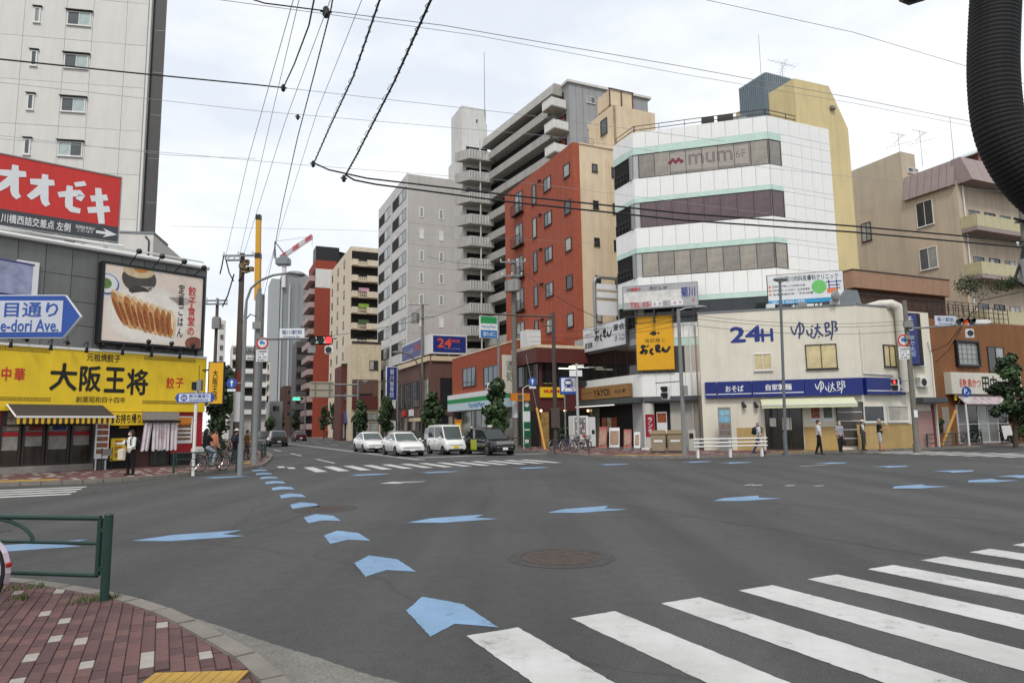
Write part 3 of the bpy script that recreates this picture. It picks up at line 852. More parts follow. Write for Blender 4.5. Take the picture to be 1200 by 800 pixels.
window(MB1,FL,AX + 2.2,PAVE + .02,AX + 3.9,zg - .1,n=2,fm=M_ALUD,gm=[glassmat('lit_door_glass','#77766a')],sill=False,name='door',d=-.035)
add_box(MB1,FL,'strip_light',mat('canopy_light','#efeee6',var=0,emis=.5),AX + 1.2,-1.06,zb0 - .5,-2.2,-.95,zb0 - .43)
for i in range(3): add_box(MB1,FL,'poster',mat('food_poster_%d' % i,('#a5674a','#b9a78f','#8e4a2c')[i],var=.5,scale=6),AX + 4.1 + .75 * i,-.06,1.0 + .2 * i,AX + 4.7 + .75 * i,-.032,2.3)
b = MB();b.tube([(.4,-.2,PAVE),(.4,-.2,zg)],.42,18);b.build('column',mat('pale_column','#c3c2bc',rough=.5,var=.06,streak=.1),MB1,FC.M,smooth=True)
x0,x1 = FC.sz(765,500)[0],FC.sz(786,500)[0]
add_box(MB1,FC,'shop_recess',dk,x0,-.03,PAVE,x1,0,zg)
panels(FC,x1 + .03,LOWR,PAVE,zg + .1,1.0,m=M_CREAMP,par=MB1)
x0p,x1p = FC.sz(770,500)[0],FC.sz(782,500)[0]
pb = add_box(MB1,FC,'poster',M_PAPER,x0p,-.05,1.05,x1p,-.032,2.6)
q = MB();q.m = 0;q.box(x0p + .04,-.054,1.85,x1p - .04,-.0505,2.5);q.build('poster_picture',mat('food_print','#8e4a2c',var=.5,scale=7),pb,FC.M)
for (s,z) in ((LOWR - .6,0),(LOWR - .2,0)):
 b = MB();b.tube([(s,-.17,PAVE),(s,-.17,z2t - .3)],.05,8);b.build('drainpipe',mat('tan_pipe','#a5886b',var=.1) if s > LOWR - .3 else M_WHITEF,MB1,FC.M)
for px,py in ((723,416),(730,414),(734,427)):
 pass
# ------------------------------------------------ cream and blue noodle shop (24H)
M_CREAM = mat('cream_render','#d9d3c3',rough=.85,var=.06,scale=.8,streak=.09,bump=.1)
M_OCH = mat('ochre_dado','#b29663',rough=.8,var=.1,scale=1.5,streak=.12)
M_BLUES = mat('blue_sign_face','#1c2a70',rough=.4,var=.08,scale=1)
pq = at(1003,357,39.5)
F24 = Fr(pq.x,pq.y,TC);l_ = F24.sz(821,440)[0];F24 = F24.sh(l_);L24 = -l_
F24R = F24.sh(L24,0,TB);R24 = F24R.sz(1067,440)[0]
z24 = (F24.sz(821,368)[1] + F24.sz(1000,357)[1]) / 2
NB = thing('noodle_shop_building','two storey cream building with blue fascia and large 24H letters','building',F24.M)
pts = [xy(F24,0),xy(F24,L24),xy(F24R,R24),xy(F24R,R24,3.6),xy(F24,0.0,2.6)]
b = MB();b.prism(pts,-.05,z24);b.build('wall',M_CREAM,NB)
b = MB()
for fr,a0,a1 in ((F24,-.05,L24),(F24R,0,R24)): pass
add_box(NB,F24,'coping',M_STEEL,-.04,-.05,z24 + .002,L24 - .02,.2,z24 + .09)
add_box(NB,F24R,'coping',M_STEEL,0.03,-.05,z24 + .002,R24 + .03,.2,z24 + .09)
zf1 = (F24.sz(825,449)[1] + F24.sz(990,442)[1]) / 2;zf0 = zf1 - .98
cuts = [F24.sz(x,455)[0] for x in (826,840,881,942)]
def fascia(fr,a,c,txt=None,rect=None,line=True):
 o = add_box(NB,fr,'fascia_panel',M_BLUES,a + .012,-.28,zf0,c - .012,-.001,zf1,bevel=.015)
 if line: add_box(o,fr,'fascia_stripe',M_PAPER,a + .05,-.284,zf0 + .2,c - .05,-.2805,zf0 + .25)
 return o
fascia(F24,cuts[0],cuts[1])
o = fascia(F24,cuts[1],cuts[2]);lettering(o,'おそば',F24,(F24.sz(850,455)[0],zf0 + .36,F24.sz(871,455)[0],zf0 + .72),M_PAPER,d=-.286,bold=.03)
o = fascia(F24,cuts[2],cuts[3]);lettering(o,'自家製麺',F24,(F24.sz(897,455)[0],zf0 + .38,F24.sz(927,455)[0],zf0 + .74),M_PAPER,d=-.286,bold=.03)
o = fascia(F24,cuts[3],L24,line=False)
YUDE = [[(.02,.75),(.05,.45),(.1,.3),(.12,.6)],[(.1,.35),(.16,.8),(.24,.95),(.3,.6),(.22,.3),(.16,.4)],[(.2,.98),(.21,.5),(.17,.12)],
  [(.34,.55),(.36,.3),(.39,.25)],[(.42,.6),(.46,.5),(.4,.2),(.5,.12)],[(.44,.75),(.47,.72)],[(.5,.6),(.62,.66)],[(.57,.85),(.56,.55),(.49,.15)],[(.56,.5),(.62,.3),(.67,.2)],[(.57,.2),(.59,.15)],
  [(.72,.85),(.73,.4)],[(.72,.85),(.8,.86),(.79,.62),(.72,.62)],[(.72,.4),(.8,.44),(.82,.3),(.7,.2)],[(.86,.95),(.87,.5),(.82,.0)],[(.87,.9),(.96,.88),(.91,.65),(.97,.5),(.9,.42)]]
q = MB();strokes(q,YUDE,.028,(F24.sz(954,455)[0],zf0 + .1,F24.sz(991,455)[0],zf0 + .88),d=-.287);q.build('lettering',M_PAPER,o,F24.M)
o = fascia(F24R,0,R24 - .9);lettering(o,'24h',F24R,(R24 - 1.75,zf0 + .38,R24 - 1.15,zf0 + .62),M_PAPER,d=-.286,bold=.02)
H24 = lambda s,a,c,y0,y1: (F24.sz(a,y0)[0],F24.sz(a,y1)[1],F24.sz(c,y0)[0],F24.sz(c,y0)[1])
r_ = H24(0,856,891,382,401);lettering(NB,'24',F24,(r_[0],r_[1],r_[2],r_[3]),M_NAVY,d=-.014,bold=.045,name='wall_lettering')
r_ = H24(0,892,905,385,400);lettering(NB,'H',F24,r_,M_NAVY,d=-.014,bold=.035,name='wall_lettering')
q = MB();strokes(q,YUDE,.05,(F24.sz(926,390)[0],F24.sz(926,400)[1],F24.sz(984,390)[0],F24.sz(984,374)[1]),d=-.014);q.build('wall_lettering',M_INK if False else mat('faded_navy_print','#34406f'),NB,F24.M)
M_BLIND = glassmat('cream_blind_behind_glass','#c9b88a',.2)
def rectw(par,fr,a,c,y0,y1,**k):
 s0,z1 = fr.sz(a,y0);s1,z0 = fr.sz(c,y1);return window(par,fr,s0,z0,s1,z1,**k)
rectw(NB,F24,883,905,414.5,433.5,n=2,fm=M_WHITEF,gm=M_BLIND)
rectw(NB,F24,943,982,404,431.5,n=2,fm=M_ALUD,gm=M_BLIND)
s0,z1 = F24R.sz(1034,403.5);s1,z0 = F24R.sz(1050,430);window(NB,F24R,s0,z0,s1,z1,n=2,fm=M_ALUD,gm=M_BLIND)
zd1 = 3.05
s0,s1 = F24.sz(897,500)[0],F24.sz(941,500)[0]
window(NB,F24,s0,PAVE + .03,s1,zd1,n=3,fm=M_ALUD,gm=[glassmat('shop_door_glass','#27241f')],sill=False,name='door',d=-.02)
for i,(a,w_,z,h,c) in enumerate(((.25,.35,1.5,.5,'#c8c5bb'),(.95,.5,1.3,.7,'#cfcabd'),(1.75,.35,1.9,.5,'#b5b3a8'),(2.3,.3,1.2,.8,'#bfc6c6'))):
 if s0 + a + w_ < s1: add_box(NB,F24,'door_notice',mat('notice_%d' % i,c,var=.25,scale=9),s0 + a,-.075,z,s0 + a + w_,-.0725,z + h)
add_box(NB,F24,'dado',M_OCH,F24.sz(863,500)[0],-.012,PAVE,s0 - .12,-.001,1.45)
add_box(NB,F24,'dado',M_OCH,s1 + .05,-.012,PAVE,F24.sz(982,500)[0],-.001,1.45)
sR0 = F24R.sz(1016,500)[0];sR1 = F24R.sz(1065,500)[0]
add_box(NB,F24R,'dado',M_OCH,F24R.sz(1004,500)[0],-.012,PAVE,R24 - .02,-.001,1.55)
for a,c in ((1011,1035),(1039,1063)):
 s0b,s1b = F24R.sz(a,480)[0],F24R.sz(c,480)[0]
 window(NB,F24R,s0b,F24R.sz(1036,494)[1],s1b,F24R.sz(1036,477)[1] + .1,n=1,fm=M_WHITEF,gm=M_GLASS,d=-.015)
s0c,s1c = F24.sz(981,500)[0],L24 + .0
s0c = min(s0c,L24 - 1.0)
window(NB,F24,s0c,PAVE + .25,L24 - .05,zd1 - .2,n=1,fm=M_ALUD,gm=[glassmat('food_display_glass','#4e4740')],sill=False,name='display_case',d=-.02)
for i in range(4):
 q = MB();q.box(s0c + .08,-.055,.75 + .5 * i,L24 - .13,-.048,.79 + .5 * i);q.build('shelf',M_PAPER,NB,F24.M)
sp0,sp1 = F24.sz(948,480)[0],F24.sz(977,480)[0]
for k in range(2):
 w_ = (sp1 - sp0) / 2
 o = add_box(NB,F24,'poster',M_PAPER,sp0 + w_ * k + .02,-.03,1.75,sp0 + w_ * (k + 1) - .02,-.002,2.75)
 add_box(o,F24,'poster_picture',mat('noodle_print_%d' % k,('#8f5c4b','#5f6f63')[k],var=.55,scale=6),sp0 + w_ * k + .1,-.033,1.95,sp0 + w_ * (k + 1) - .1,-.0305,2.65)
for px in (870,884):
 s,z = F24.sz(px,473);q = MB();q.tube([(s + .12,-.25,z - .2),(s,-.1,z + .1)],[.13,.07],10);q.tube([(s,-.1,z + .1),(s,-.002,z + .1)],.03,6);q.build('spot_lamp',M_BLACK,NB,F24.M)
M_DUCT = mat('cream_duct','#cdc8bb',rough=.5,var=.07,streak=.15)
s,z = F24R.sz(1046,352)
q = MB();q.tube([(s - 1.1,.9,z24 + .1),(s - .75,.3,z24 + .22),(s - .35,-.15,z24 + .2),(s - .08,-.34,z24 + .02),(s + .02,-.36,z24 - .35),(s + .02,-.36,3.4)],[.24,.26,.27,.27,.27,.27],14);q.build('kitchen_duct',M_DUCT,NB,F24R.M,smooth=True)
q = MB();q.tube([(s + .62,-.3,z24 - .3),(s + .62,-.3,3.4)],.17,12);q.build('kitchen_duct',M_DUCT,NB,F24R.M,smooth=True)
q = MB();q.slab([(-.6 + s - 3.2,z24 + .1),(s - 1.9,z24 + .1),(s - 2.2,z24 + 1.05),(s - 3.2,z24 + 1.05)],.6,2);q.build('roof_unit',M_STEEL,NB,F24R.M)
q = MB();q.ball((s - 4.2,.5,z24 + .55),.35,.12,.35,16,6);q.tube([(s - 4.2,.5,z24),(s - 4.2,.5,z24 + .5)],.03);q.build('satellite_dish',M_ALU,NB,F24R.M)
for i in range(5):
 s = L24 * (.05 + .2 * i);q = MB();q.box(s,-.0,z24 + .1,s + .5,.4,z24 + .1 + random.uniform(.2,.45));q.build('roof_unit',M_ALU if i % 2 else M_WHITEF,NB,F24.M,bevel=.02) if i > 1 else None
s,z = F24R.sz(1007,386)
q = MB();q.tube([(s,-.06,z),(s,-.06,zf1 + .25),(s + 2.5,-.06,zf1 + .2)],.035,6);q.build('drainpipe',M_WHITEF,NB,F24R.M)
sa0,sa1 = F24.sz(891,470)[0],F24.sz(1000,470)[0]
AW = thing('awning','pale cream retractable awning over the noodle shop door','awning',F24.M)
q = MB();q.slab([(0,0)],0,0) if False else None
za = zf0 - .08
q._add([(sa0,-.05,za),(sa1,-.05,za),(sa1,-1.1,za - .42),(sa0,-1.1,za - .42),(sa0,-.05,za - .03),(sa1,-.05,za - .03),(sa1,-1.1,za - .45),(sa0,-1.1,za - .45)],
       [(0,3,2,1),(4,5,6,7),(0,1,5,4),(1,2,6,5),(2,3,7,6),(3,0,4,7)])
q.build('canopy_cloth',mat('cream_awning_cloth','#c9cba9',rough=.8,var=.05),AW,F24.M)
add_box(AW,F24,'valance',mat('cream_awning_cloth','#c9cba9'),sa0,-1.115,za - .62,sa1,-1.1,za - .43)
add_box(AW,F24,'front_bar',M_WHITEF,sa0 - .03,-1.14,za - .47,sa1 + .03,-1.118,za - .4)
FN = F24R.sh(R24 + .03,.25)
ln = FN.sz(1094,440)[0];zn = FN.sz(1080,366)[1]
NX = thing('narrow_annex','narrow white building with a pink shutter beside the noodle shop','building',FN.M)
q = MB();q.box(0,0,-.05,ln,3,zn);q.build('wall',M_CREAM,NX,FN.M)
q = MB()
for i in range(22): q.box(.55,-.05 - .012 * (i % 2),PAVE + .1 * i,ln - .55,-.005,PAVE + .1 * i + .097)
q.build('shutter',mat('pink_shutter','#a98680',rough=.6,var=.06),NX,FN.M)
add_box(NX,FN,'shutter_post',mat('red_brown_post','#6b332c',var=.1),.3,-.07,PAVE,.52,-.002,2.7)
add_box(NX,FN,'shutter_post',mat('red_brown_post','#6b332c',var=.1),ln - .52,-.07,PAVE,ln - .3,-.002,2.7)
q = MB();q.slab([(0.1,2.75),(ln,2.75),(ln,3.1),(.1,3.1)],-.8,-.002);q.build('canopy',M_CANO,NX,FN.M,bevel=.05)
ac_unit(NX,FN,.55,5.0,w=.95);ac_unit(NX,FN,.75,3.75,w=.85)
q = MB();q.tube([(ln - .12,-.06,PAVE),(ln - .12,-.06,5.8),(ln - .3,-.06,6.6)],.05);q.build('drainpipe',M_WHITEF,NX,FN.M)
# ------------------------------------------------ brown house with the skewer restaurant
M_BRN = mat('brown_render','#7f5433',rough=.85,var=.12,scale=1.2,streak=.18,bump=.15)
FH = FrA(1093,45.5,TB,430);lh = FH.sz(1230,450)[0]
zh = (FH.sz(1100,373)[1] + FH.sz(1185,381)[1]) / 2
HB = thing('brown_house','brown rendered two storey house with a barred window and a roof terrace','building',FH.M)
q = MB();q.box(0,0,-.05,lh,4.2,zh);q.build('wall',M_BRN,HB,FH.M)
railing(HB,FH,.05,FH.sz(1183,375)[0],zh,FH.sz(1100,355)[1] - zh,.55,M_BLACK,d=.08,rails=3,r=.018)
s0,z1 = FH.sz(1119,402);s1,z0 = FH.sz(1145,427)
o = window(HB,FH,s0,z0,s1,z1,n=4,rows=4,fm=M_ALU,gm=M_GLASSL,d=-.05)
q = MB();q.box(s0 - .14,-.22,z0 - .14,s0 - .002,-.001,z1 + .14);q.box(s1 + .002,-.22,z0 - .14,s1 + .14,-.001,z1 + .14);q.box(s0 - .14,-.221,z1 + .06,s1 + .14,-.002,z1 + .2);q.box(s0 - .14,-.221,z0 - .2,s1 + .14,-.002,z0 - .06);q.build('window_surround',M_BLACK,HB,FH.M)
rectw(HB,FH,1156,1178,406,436,n=2,fm=M_ALUD,gm=[M_GLASS,M_GLASSL])
sg0,sg1 = FH.sz(1122,500)[0],FH.sz(1181,500)[0]
window(HB,FH,sg0,PAVE + .03,sg1,2.75,n=5,fm=M_WHITEF,gm=[glassmat('papered_glass','#6f6c6d',.3),M_GLASS,M_GLASSL],sill=False,name='shop_front',rows=2)
add_box(HB,FH,'door',mat('grey_shutter_door','#8c857c',var=.15,streak=.2),FH.sz(1105,500)[0],-.04,PAVE,FH.sz(1113,500)[0],-.002,2.6)
q = MB();z_ = 2.8
q._add([(sg0 - .2,-.02,z_ + .85),(sg1 + .1,-.02,z_ + .85),(sg1 + .1,-.85,z_),(sg0 - .2,-.85,z_),(sg0 - .2,-.02,z_ + .8),(sg1 + .1,-.02,z_ + .8),(sg1 + .1,-.85,z_ - .05),(sg0 - .2,-.85,z_ - .05)],[(0,3,2,1),(4,5,6,7),(0,1,5,4),(1,2,6,5),(2,3,7,6),(3,0,4,7)])
q.build('awning',mat('faded_printed_awning','#a89a9c',rough=.7,var=.4,scale=3),HB,FH.M)
add_box(HB,FH,'yellow_flap',M_YEL,sg0 - .45,-.3,3.05,sg0 - .22,-.25,3.55)
r_ = FH.rect((1114,437,461),(1196,437,461),-.5)
TS = thing('skewer_restaurant_sign','long cream sign board with red and black brush writing on the brown house','sign',FH.M)
q = MB();q.box(r_[0],-.5,r_[1] - .05,r_[2],-.002,r_[3]);q.build('sign_panel',mat('cream_sign_face','#c9c6b8',rough=.5,var=.05,streak=.06),TS,FH.M,bevel=.02)
zc = (r_[1] + r_[3]) / 2
f_ = lambda a,c,h: (FH.sz(a,448,-.5)[0],zc - h,FH.sz(c,448,-.5)[0],zc + h)
lettering(TS,'名物',FH,f_(1124,1132,.28),M_RED,d=-.512,bold=.02);lettering(TS,'串かつ',FH,f_(1134,1149,.3),M_RED,d=-.512,bold=.02)
lettering(TS,'田中',FH,f_(1151,1168,.5),M_INK,d=-.512,bold=.035)
# ------------------------------------------------ low brown annex roof and beige apartment house behind
M_TAN = mat('tan_render','#9a7a64',rough=.85,var=.08,streak=.12)
FR_ = FrA(999,47.5,TB,335);lr_ = FR_.sz(1112,340)[0];zr = (FR_.sz(1020,321)[1] + FR_.sz(1100,326)[1]) / 2
RB = thing('tan_flat_roofed_house','low tan house with a deep parapet behind the noodle shop roof','building',FR_.M)
q = MB();q.box(.3,.3,-.05,lr_ - .1,4,zr - 1.25);q.build('wall',mat('dark_brick_wall','#4f3a31',rough=.9,var=.2),RB,FR_.M)
q = MB();q.box(0,-.1,zr - 1.24,lr_,4.2,zr);q.build('parapet',M_TAN,RB,FR_.M)
q = MB();q.box(-.04,-.14,zr + .002,lr_ + .04,4.24,zr + .08);q.build('coping',M_ALUD,RB,FR_.M)
railing(RB,FR_,.2,lr_ + 2.5,zr - 2.6,.9,.8,M_ALUD,d=-.3)
M_BEI = mat('beige_render','#bfaf9a',rough=.85,var=.06,scale=.6,streak=.16)
M_BEI2 = mat('beige_front_render','#bcae9b',rough=.85,var=.06,scale=.6,streak=.1)
FQ = FrA(1121,55,TB,215);FQA = FQ.sh(0,0,TA)
zq = FQ.sz(1122,212)[1];lq = FQ.sz(1260,300)[0];aq = FQA.sz(1003,300)[0]
AB = thing('beige_apartment_house','beige apartment house with mauve metal eaves and cream balconies','building',FQ.M)
q = MB();q.prism([xy(FQA,aq),xy(FQ,0),xy(FQ,lq),xy(FQ,lq,16),xy(FQA,aq,lq)],-.05,zq);q.build('wall',M_BEI,AB)
tw = FQA.sz(1056,190)[0];zt2 = FQA.sz(1056,177)[1]
q = MB();q.prism([xy(FQA,aq),xy(FQA,tw),xy(FQA,tw,1.9),xy(FQA,aq,1.9)],zq - .02,zt2);q.build('stair_tower',M_BEI2,AB)
FT = FQA.sh(tw,0,TB)
rectw(AB,FT,1063,1076,196,204.5,n=2,fm=M_WHITEF,gm=M_GLASSG)
M_MAUV = mat('mauve_metal_eaves','#998985',rough=.55,metal=.15,var=.07,streak=.1)
ze1 = FQ.sz(1122,187)[1]
q = MB();n_ = 7
for i in range(n_):
 a0,a1 = tw + .05 + (-.1 - tw) * i / n_,tw + .05 + (-.1 - tw) * (i + 1) / n_
 o_ = MB();o_._add([(a0 + .02,-.35,zq - .35),(a1 - .02,-.35,zq - .35),(a1 - .02,.15,ze1),(a0 + .02,.15,ze1),(a0 + .02,.3,zq - .35),(a1 - .02,.3,zq - .35),(a1 - .02,.3,ze1),(a0 + .02,.3,ze1)],[(0,1,2,3),(7,6,5,4),(1,5,6,2),(0,3,7,4),(3,2,6,7),(0,4,5,1)])
 o_.build('eaves_panel',M_MAUV,AB,FQA.M)
n_ = 9
for i in range(n_):
 a0,a1 = lq * i / n_,lq * (i + 1) / n_
 o_ = MB();o_._add([(a0 + .02,-1.3,zq - .3),(a1 - .02,-1.3,zq - .3),(a1 - .02,-.5,ze1),(a0 + .02,-.5,ze1),(a0 + .02,.3,zq - .3),(a1 - .02,.3,zq - .3),(a1 - .02,.3,ze1),(a0 + .02,.3,ze1)],[(0,1,2,3),(7,6,5,4),(1,5,6,2),(0,3,7,4),(3,2,6,7),(0,4,5,1)])
 o_.build('eaves_panel',M_MAUV,AB,FQ.M)
M_BALC = mat('cream_balcony_panel','#b9b08c',rough=.5,var=.07,streak=.1)
zfl = FQ.sz(1130,262,-1.2)[1];zf2 = FQ.sz(1130,318,-1.2)[1]
for k in range(3):
 z = zfl - (zfl - zf2) * k
 q = MB();q.box(.0,-1.3,z - .35,lq,-.001,z - .02);q.build('balcony_slab',M_MAUV if k < 2 else M_BEI2,AB,FQ.M)
 pn = MB();pn.box(.012,-.04,0,.99,0,1.0);me = pn.mesh('balcony_panel',M_BALC)
 for i in range(int(lq)): instance('balcony_panel',me,AB,FQ.M @ Matrix.Translation((i * 1.0 + .05,-1.25,z)))
 pn = MB();pn.box(0,-1.24,z,.04,-.02,z + 1.0);pn.build('balcony_panel',M_BALC,AB,FQ.M)
 for i in range(6): window(AB,FQ,1.2 + i * 2.1,z + .55,2.6 + i * 2.1,z + 1.85,n=2,fm=M_ALUD if i % 2 else M_ALU,gm=[M_GLASSG,M_GLASS],sill=False)
q = MB();q.tube([(.5,-.15,-.05),(.5,-.15,zq - .4)],.06);q.build('drainpipe',M_WHITEF,AB,FQ.M)
rectw(AB,FQA,1073,1095,239,262,n=2,fm=M_WHITEF,gm=M_GLASS);rectw(AB,FQA,1077,1100,293,313,n=2,fm=M_WHITEF,gm=M_GLASSG);rectw(AB,FQA,1009,1022,263,281,n=2,fm=M_ALUD,gm=M_GLASS)
for px,py,l in ((1054,176,'television aerial at the left edge of the beige stair tower'),(1080,180,'television aerial at the right edge of the beige stair tower')):
 pa = at(px,py,60 if px < 1060 else 59.5);aerial(l,(pa.x,pa.y,zt2),2.1,3,1.0)
pa = at(1118,188,57);aerial('thin whip mast on the mauve metal eaves',(pa.x,pa.y,ze1),4.6,0,r=.025,group=None)
FZ = FrA(1146,72,TB,180)
ZB = thing('red_brick_house','red brick house with a glazed roof peeping over the mauve eaves','building',FZ.M)
zz = FZ.sz(1150,178)[1]
q = MB();q.box(0,0,-.05,9,8,zz);q.build('wall',mat('dull_red_wall','#8d6058',var=.1),ZB,FZ.M)
q = MB();q.slab([(-1.5,zz - .8),(2.2,zz + .9),(2.2,zz + 1.05),(-1.5,zz - .65)],-.4,3);q.build('glazed_roof',M_GLASSL,ZB,FZ.M)
# ------------------------------------------------ signs of the corner building
def sign_box(name,label,fr,r,d,face,edge=M_STEEL,dep=.25,cat='sign',e=.06):
 o = thing(name,label,cat,fr.M)
 q = MB();q.box(r[0],d,r[1],r[2],d + dep,r[3]);q.build('sign_box',edge,o,fr.M,bevel=.015)
 add_box(o,fr,'sign_face',face,r[0] + e,d - .006,r[1] + e,r[2] - e,d - .0005,r[3] - e)
 return o
def sub_r(r,a,b,c,d): return (r[0] + (r[2] - r[0]) * a,r[1] + (r[3] - r[1]) * b,r[0] + (r[2] - r[0]) * c,r[1] + (r[3] - r[1]) * d)
OKU = [[(.02,.8),(.2,.84)],[(.1,1),(.1,.45),(.05,.2),(.0,.3),(.18,.5),(.24,.35),(.14,.12)],[(.24,.9),(.28,.82)],[(.42,.62),(.32,.35),(.43,.05)],
       [(.5,.78),(.68,.82)],[(.5,.62),(.68,.66)],[(.59,1),(.6,.5),(.52,.38),(.62,.36),(.69,.3)],[(.78,.7),(.72,.3),(.78,.5),(.82,.3),(.9,.32),(1,.75)]]
r_ = FL.rect((683,385,414),(733,373,404),-.3)
o = sign_box('white_restaurant_sign','long white sign with black brush hiragana on the street side of the corner building',FL,r_,-.32,M_PAPER)
q = MB();strokes(q,OKU,.09,sub_r(r_,.3,.3,.7,.82),d=-.335);q.build('lettering',M_INK,o,FL.M)
for s,a,c,b_,d_,bo in (('居酒屋',.05,.24,.16,.38,.03),('営業中',.05,.24,.66,.74,0),('宴会',.74,.98,.6,.85,.03),('2F 入口',.76,.97,.2,.42,.02)): lettering(o,s,FL,sub_r(r_,a,b_,c,d_),mat('grey_print','#4a4a4c'),d=-.335,bold=bo)
r_ = FC.rect((744.5,370,434),(788,369,433),-.35)
o = sign_box('yellow_restaurant_sign','big plain yellow sign with black brush hiragana on the corner building',FC,r_,-.37,mat('amber_sign_face','#dba215',rough=.45,var=.05),mat('amber_sign_face','#dba215'),e=.02)
q = MB();strokes(q,OKU,.1,sub_r(r_,.1,.27,.9,.47),d=-.385);q.build('lettering',M_INK,o,FC.M)
lettering(o,'海部屋と',FC,sub_r(r_,.22,.5,.78,.58),mat('brown_print','#5d4c1c'),d=-.385)
q = MB();x,z = sub_r(r_,.48,.67,1,1)[:2];q.disc(x,z,.2,-.384,-.377,16,.16);q.slab([(x + .2,z),(x + .42,z + .12),(x + .36,z),(x + .42,z - .12)],-.384,-.377);q.slab([(x - .3,z + .03),(x - .18,z + .08),(x - .18,z - .08),(x - .3,z - .03)],-.384,-.377);q.build('fish_emblem',M_INK,o,FC.M)
r_ = FC.rect((729,336,364),(817.5,329.5,358),-.9)
o = sign_box('grey_phone_sign','weathered grey roof sign with peeling paper patches and a half covered phone number',FC,r_,-.92,mat('grey_sign_face','#a3a4a5',rough=.6,var=.1,scale=1.2),M_STEEL,.3)
add_box(o,FC,'peeled_patch',mat('peeled_paper','#cfcdc9',rough=.8,var=.16,scale=2.5),*(lambda k: (k[0],-.931,k[1],k[2],-.927,k[3]))(sub_r(r_,.02,.3,.78,.72)))
for s,k,m,bo in (('入居者',(.05,.78,.12,.9),M_INK,0),('募集中',(.12,.76,.25,.92),M_RED,.02),('内ビル 5F',(.37,.76,.6,.92),M_INK,.02),('菊川',(.78,.4,.96,.8),mat('blue_print','#2c3a86',var=0),.03),('TEL 03-',(.1,.08,.38,.28),M_RED,.03),('5',(.92,.2,.95,.32),M_RED,.01)): lettering(o,s,FC,sub_r(r_,*k),m,d=-.936,bold=bo)
for a,c in ((.39,.53),(.64,.8)): k = sub_r(r_,a,.08,c,.3);add_box(o,FC,'paper_patch',M_PAPER,k[0],-.932,k[1],k[2],-.927,k[3])
lettering(o,'6 8 3   4 9',FC,sub_r(r_,.41,.12,.78,.25),mat('pale_red_print','#a06068',var=0),d=-.937)
q = MB()
for u in (.15,.4,.65,.92): x = sub_r(r_,u,0,1,1)[0];q.box(x,-.8,z2t - .02,x + .14,-.66,r_[1])
q.box(r_[0],-.75,r_[1] - .5,r_[2],-.7,r_[1] - .42);q.build('sign_legs',M_ALUD,o,FC.M)
r_ = FL.rect((678.5,455,469.5),(737,449,464.5),-.45)
o = sign_box('tan_restaurant_sign','tan wooden restaurant sign with dark capital letters over the ground floor door',FL,r_,-.47,mat('tan_sign_face','#9a7447',rough=.6,var=.1,scale=2),mat('tan_sign_edge','#7d5e3a'),.3,e=.02)
lettering(o,'YAYOI',FL,sub_r(r_,.32,.22,.64,.76),mat('dark_brown_print','#2b201a',var=0),d=-.485,bold=.03);lettering(o,'やよい軒',FL,sub_r(r_,.74,.34,.94,.62),mat('dark_brown_print','#2b201a'),d=-.485,bold=.03);lettering(o,'Japanese Teishoku',FL,sub_r(r_,.08,.48,.28,.6),mat('dark_brown_print','#2b201a'),d=-.485)
FK = F24.sh(0,.5)
r_ = FK.rect((898,322,359),(988,317,352.5),0)
o = sign_box('clinic_billboard','white clinic roof billboard with a blue band, a street map and a round green emblem',FK,r_,0,M_PAPER,mat('rusty_steel_frame','#5b4038'),.2,'billboard',.04)
k = sub_r(r_,.01,.02,.99,.16);add_box(o,FK,'blue_band',mat('sky_blue_print','#2f8fc0',rough=.5,var=.1),k[0],-.012,k[1],k[2],-.0065,k[3])
for s,k,m,bo in (('菊川内科皮膚科クリニック',(.24,.74,.93,.92),mat('slate_print','#3c4a50',var=0),.015),('TEL 03-5625-1070',(.05,.045,.48,.135),M_PAPER,.02),('皮膚科専門医による皮膚科診療',(.07,.57,.5,.64),M_INK,0),('内科医師による内科・生活習慣病',(.07,.44,.56,.51),M_INK,0),('各種健康診断・予防接種',(.07,.31,.6,.38),M_INK,0)): lettering(o,s,FK,sub_r(r_,*k),m,d=-.014,bold=bo)
q = MB()
for y in (.6,.475,.345): k = sub_r(r_,.035,y,1,1);q.disc(k[0],k[1],.07,-.013,-.0065,10)
k = sub_r(r_,.87,.3,.93,.42);q.box(k[0] - .4,-.013,k[1],k[2] - .1,-.0065,k[3] + .05);q.build('orange_mark',mat('orange_print','#d97a4a',var=0),o,FK.M)
q = MB();k = sub_r(r_,.68,.52,1,1);q.disc(k[0],k[1],.42,-.013,-.0065,24);q.build('green_emblem',mat('light_green_print','#6fbf6a',var=.05),o,FK.M)
q = MB();k = sub_r(r_,.08,.82,.2,.92);q.slab([(k[0],k[1]),(k[0] + .35,k[1] - .1),(k[2],k[3]),(k[0] + .5,k[1] + .12)],-.013,-.0065);q.build('leaf_emblem',mat('leaf_green_print','#4fae8a',var=0),o,FK.M)
q = MB()
for a,b_,c,d_ in ((.8,.36,.815,.72),(.9,.3,.915,.72),(.77,.64,.97,.67),(.8,.53,.95,.56),(.8,.43,.95,.46)): k = sub_r(r_,a,b_,c,d_);q.box(k[0],-.0125 - .0004 * (a > .85),k[1],k[2],-.0065,k[3])
q.build('street_map',mat('map_navy_print','#3a4380',var=0),o,FK.M)
q = MB()
for u in (.05,.35,.65,.95): x = sub_r(r_,u,0,1,1)[0];q.box(x,.05,z24,x + .12,.17,r_[1]);q.tube([(x,.2,r_[3] - .6),(x,1.8,z24)],.04,5)
q.build('sign_legs',M_STEEL,o,FK.M)
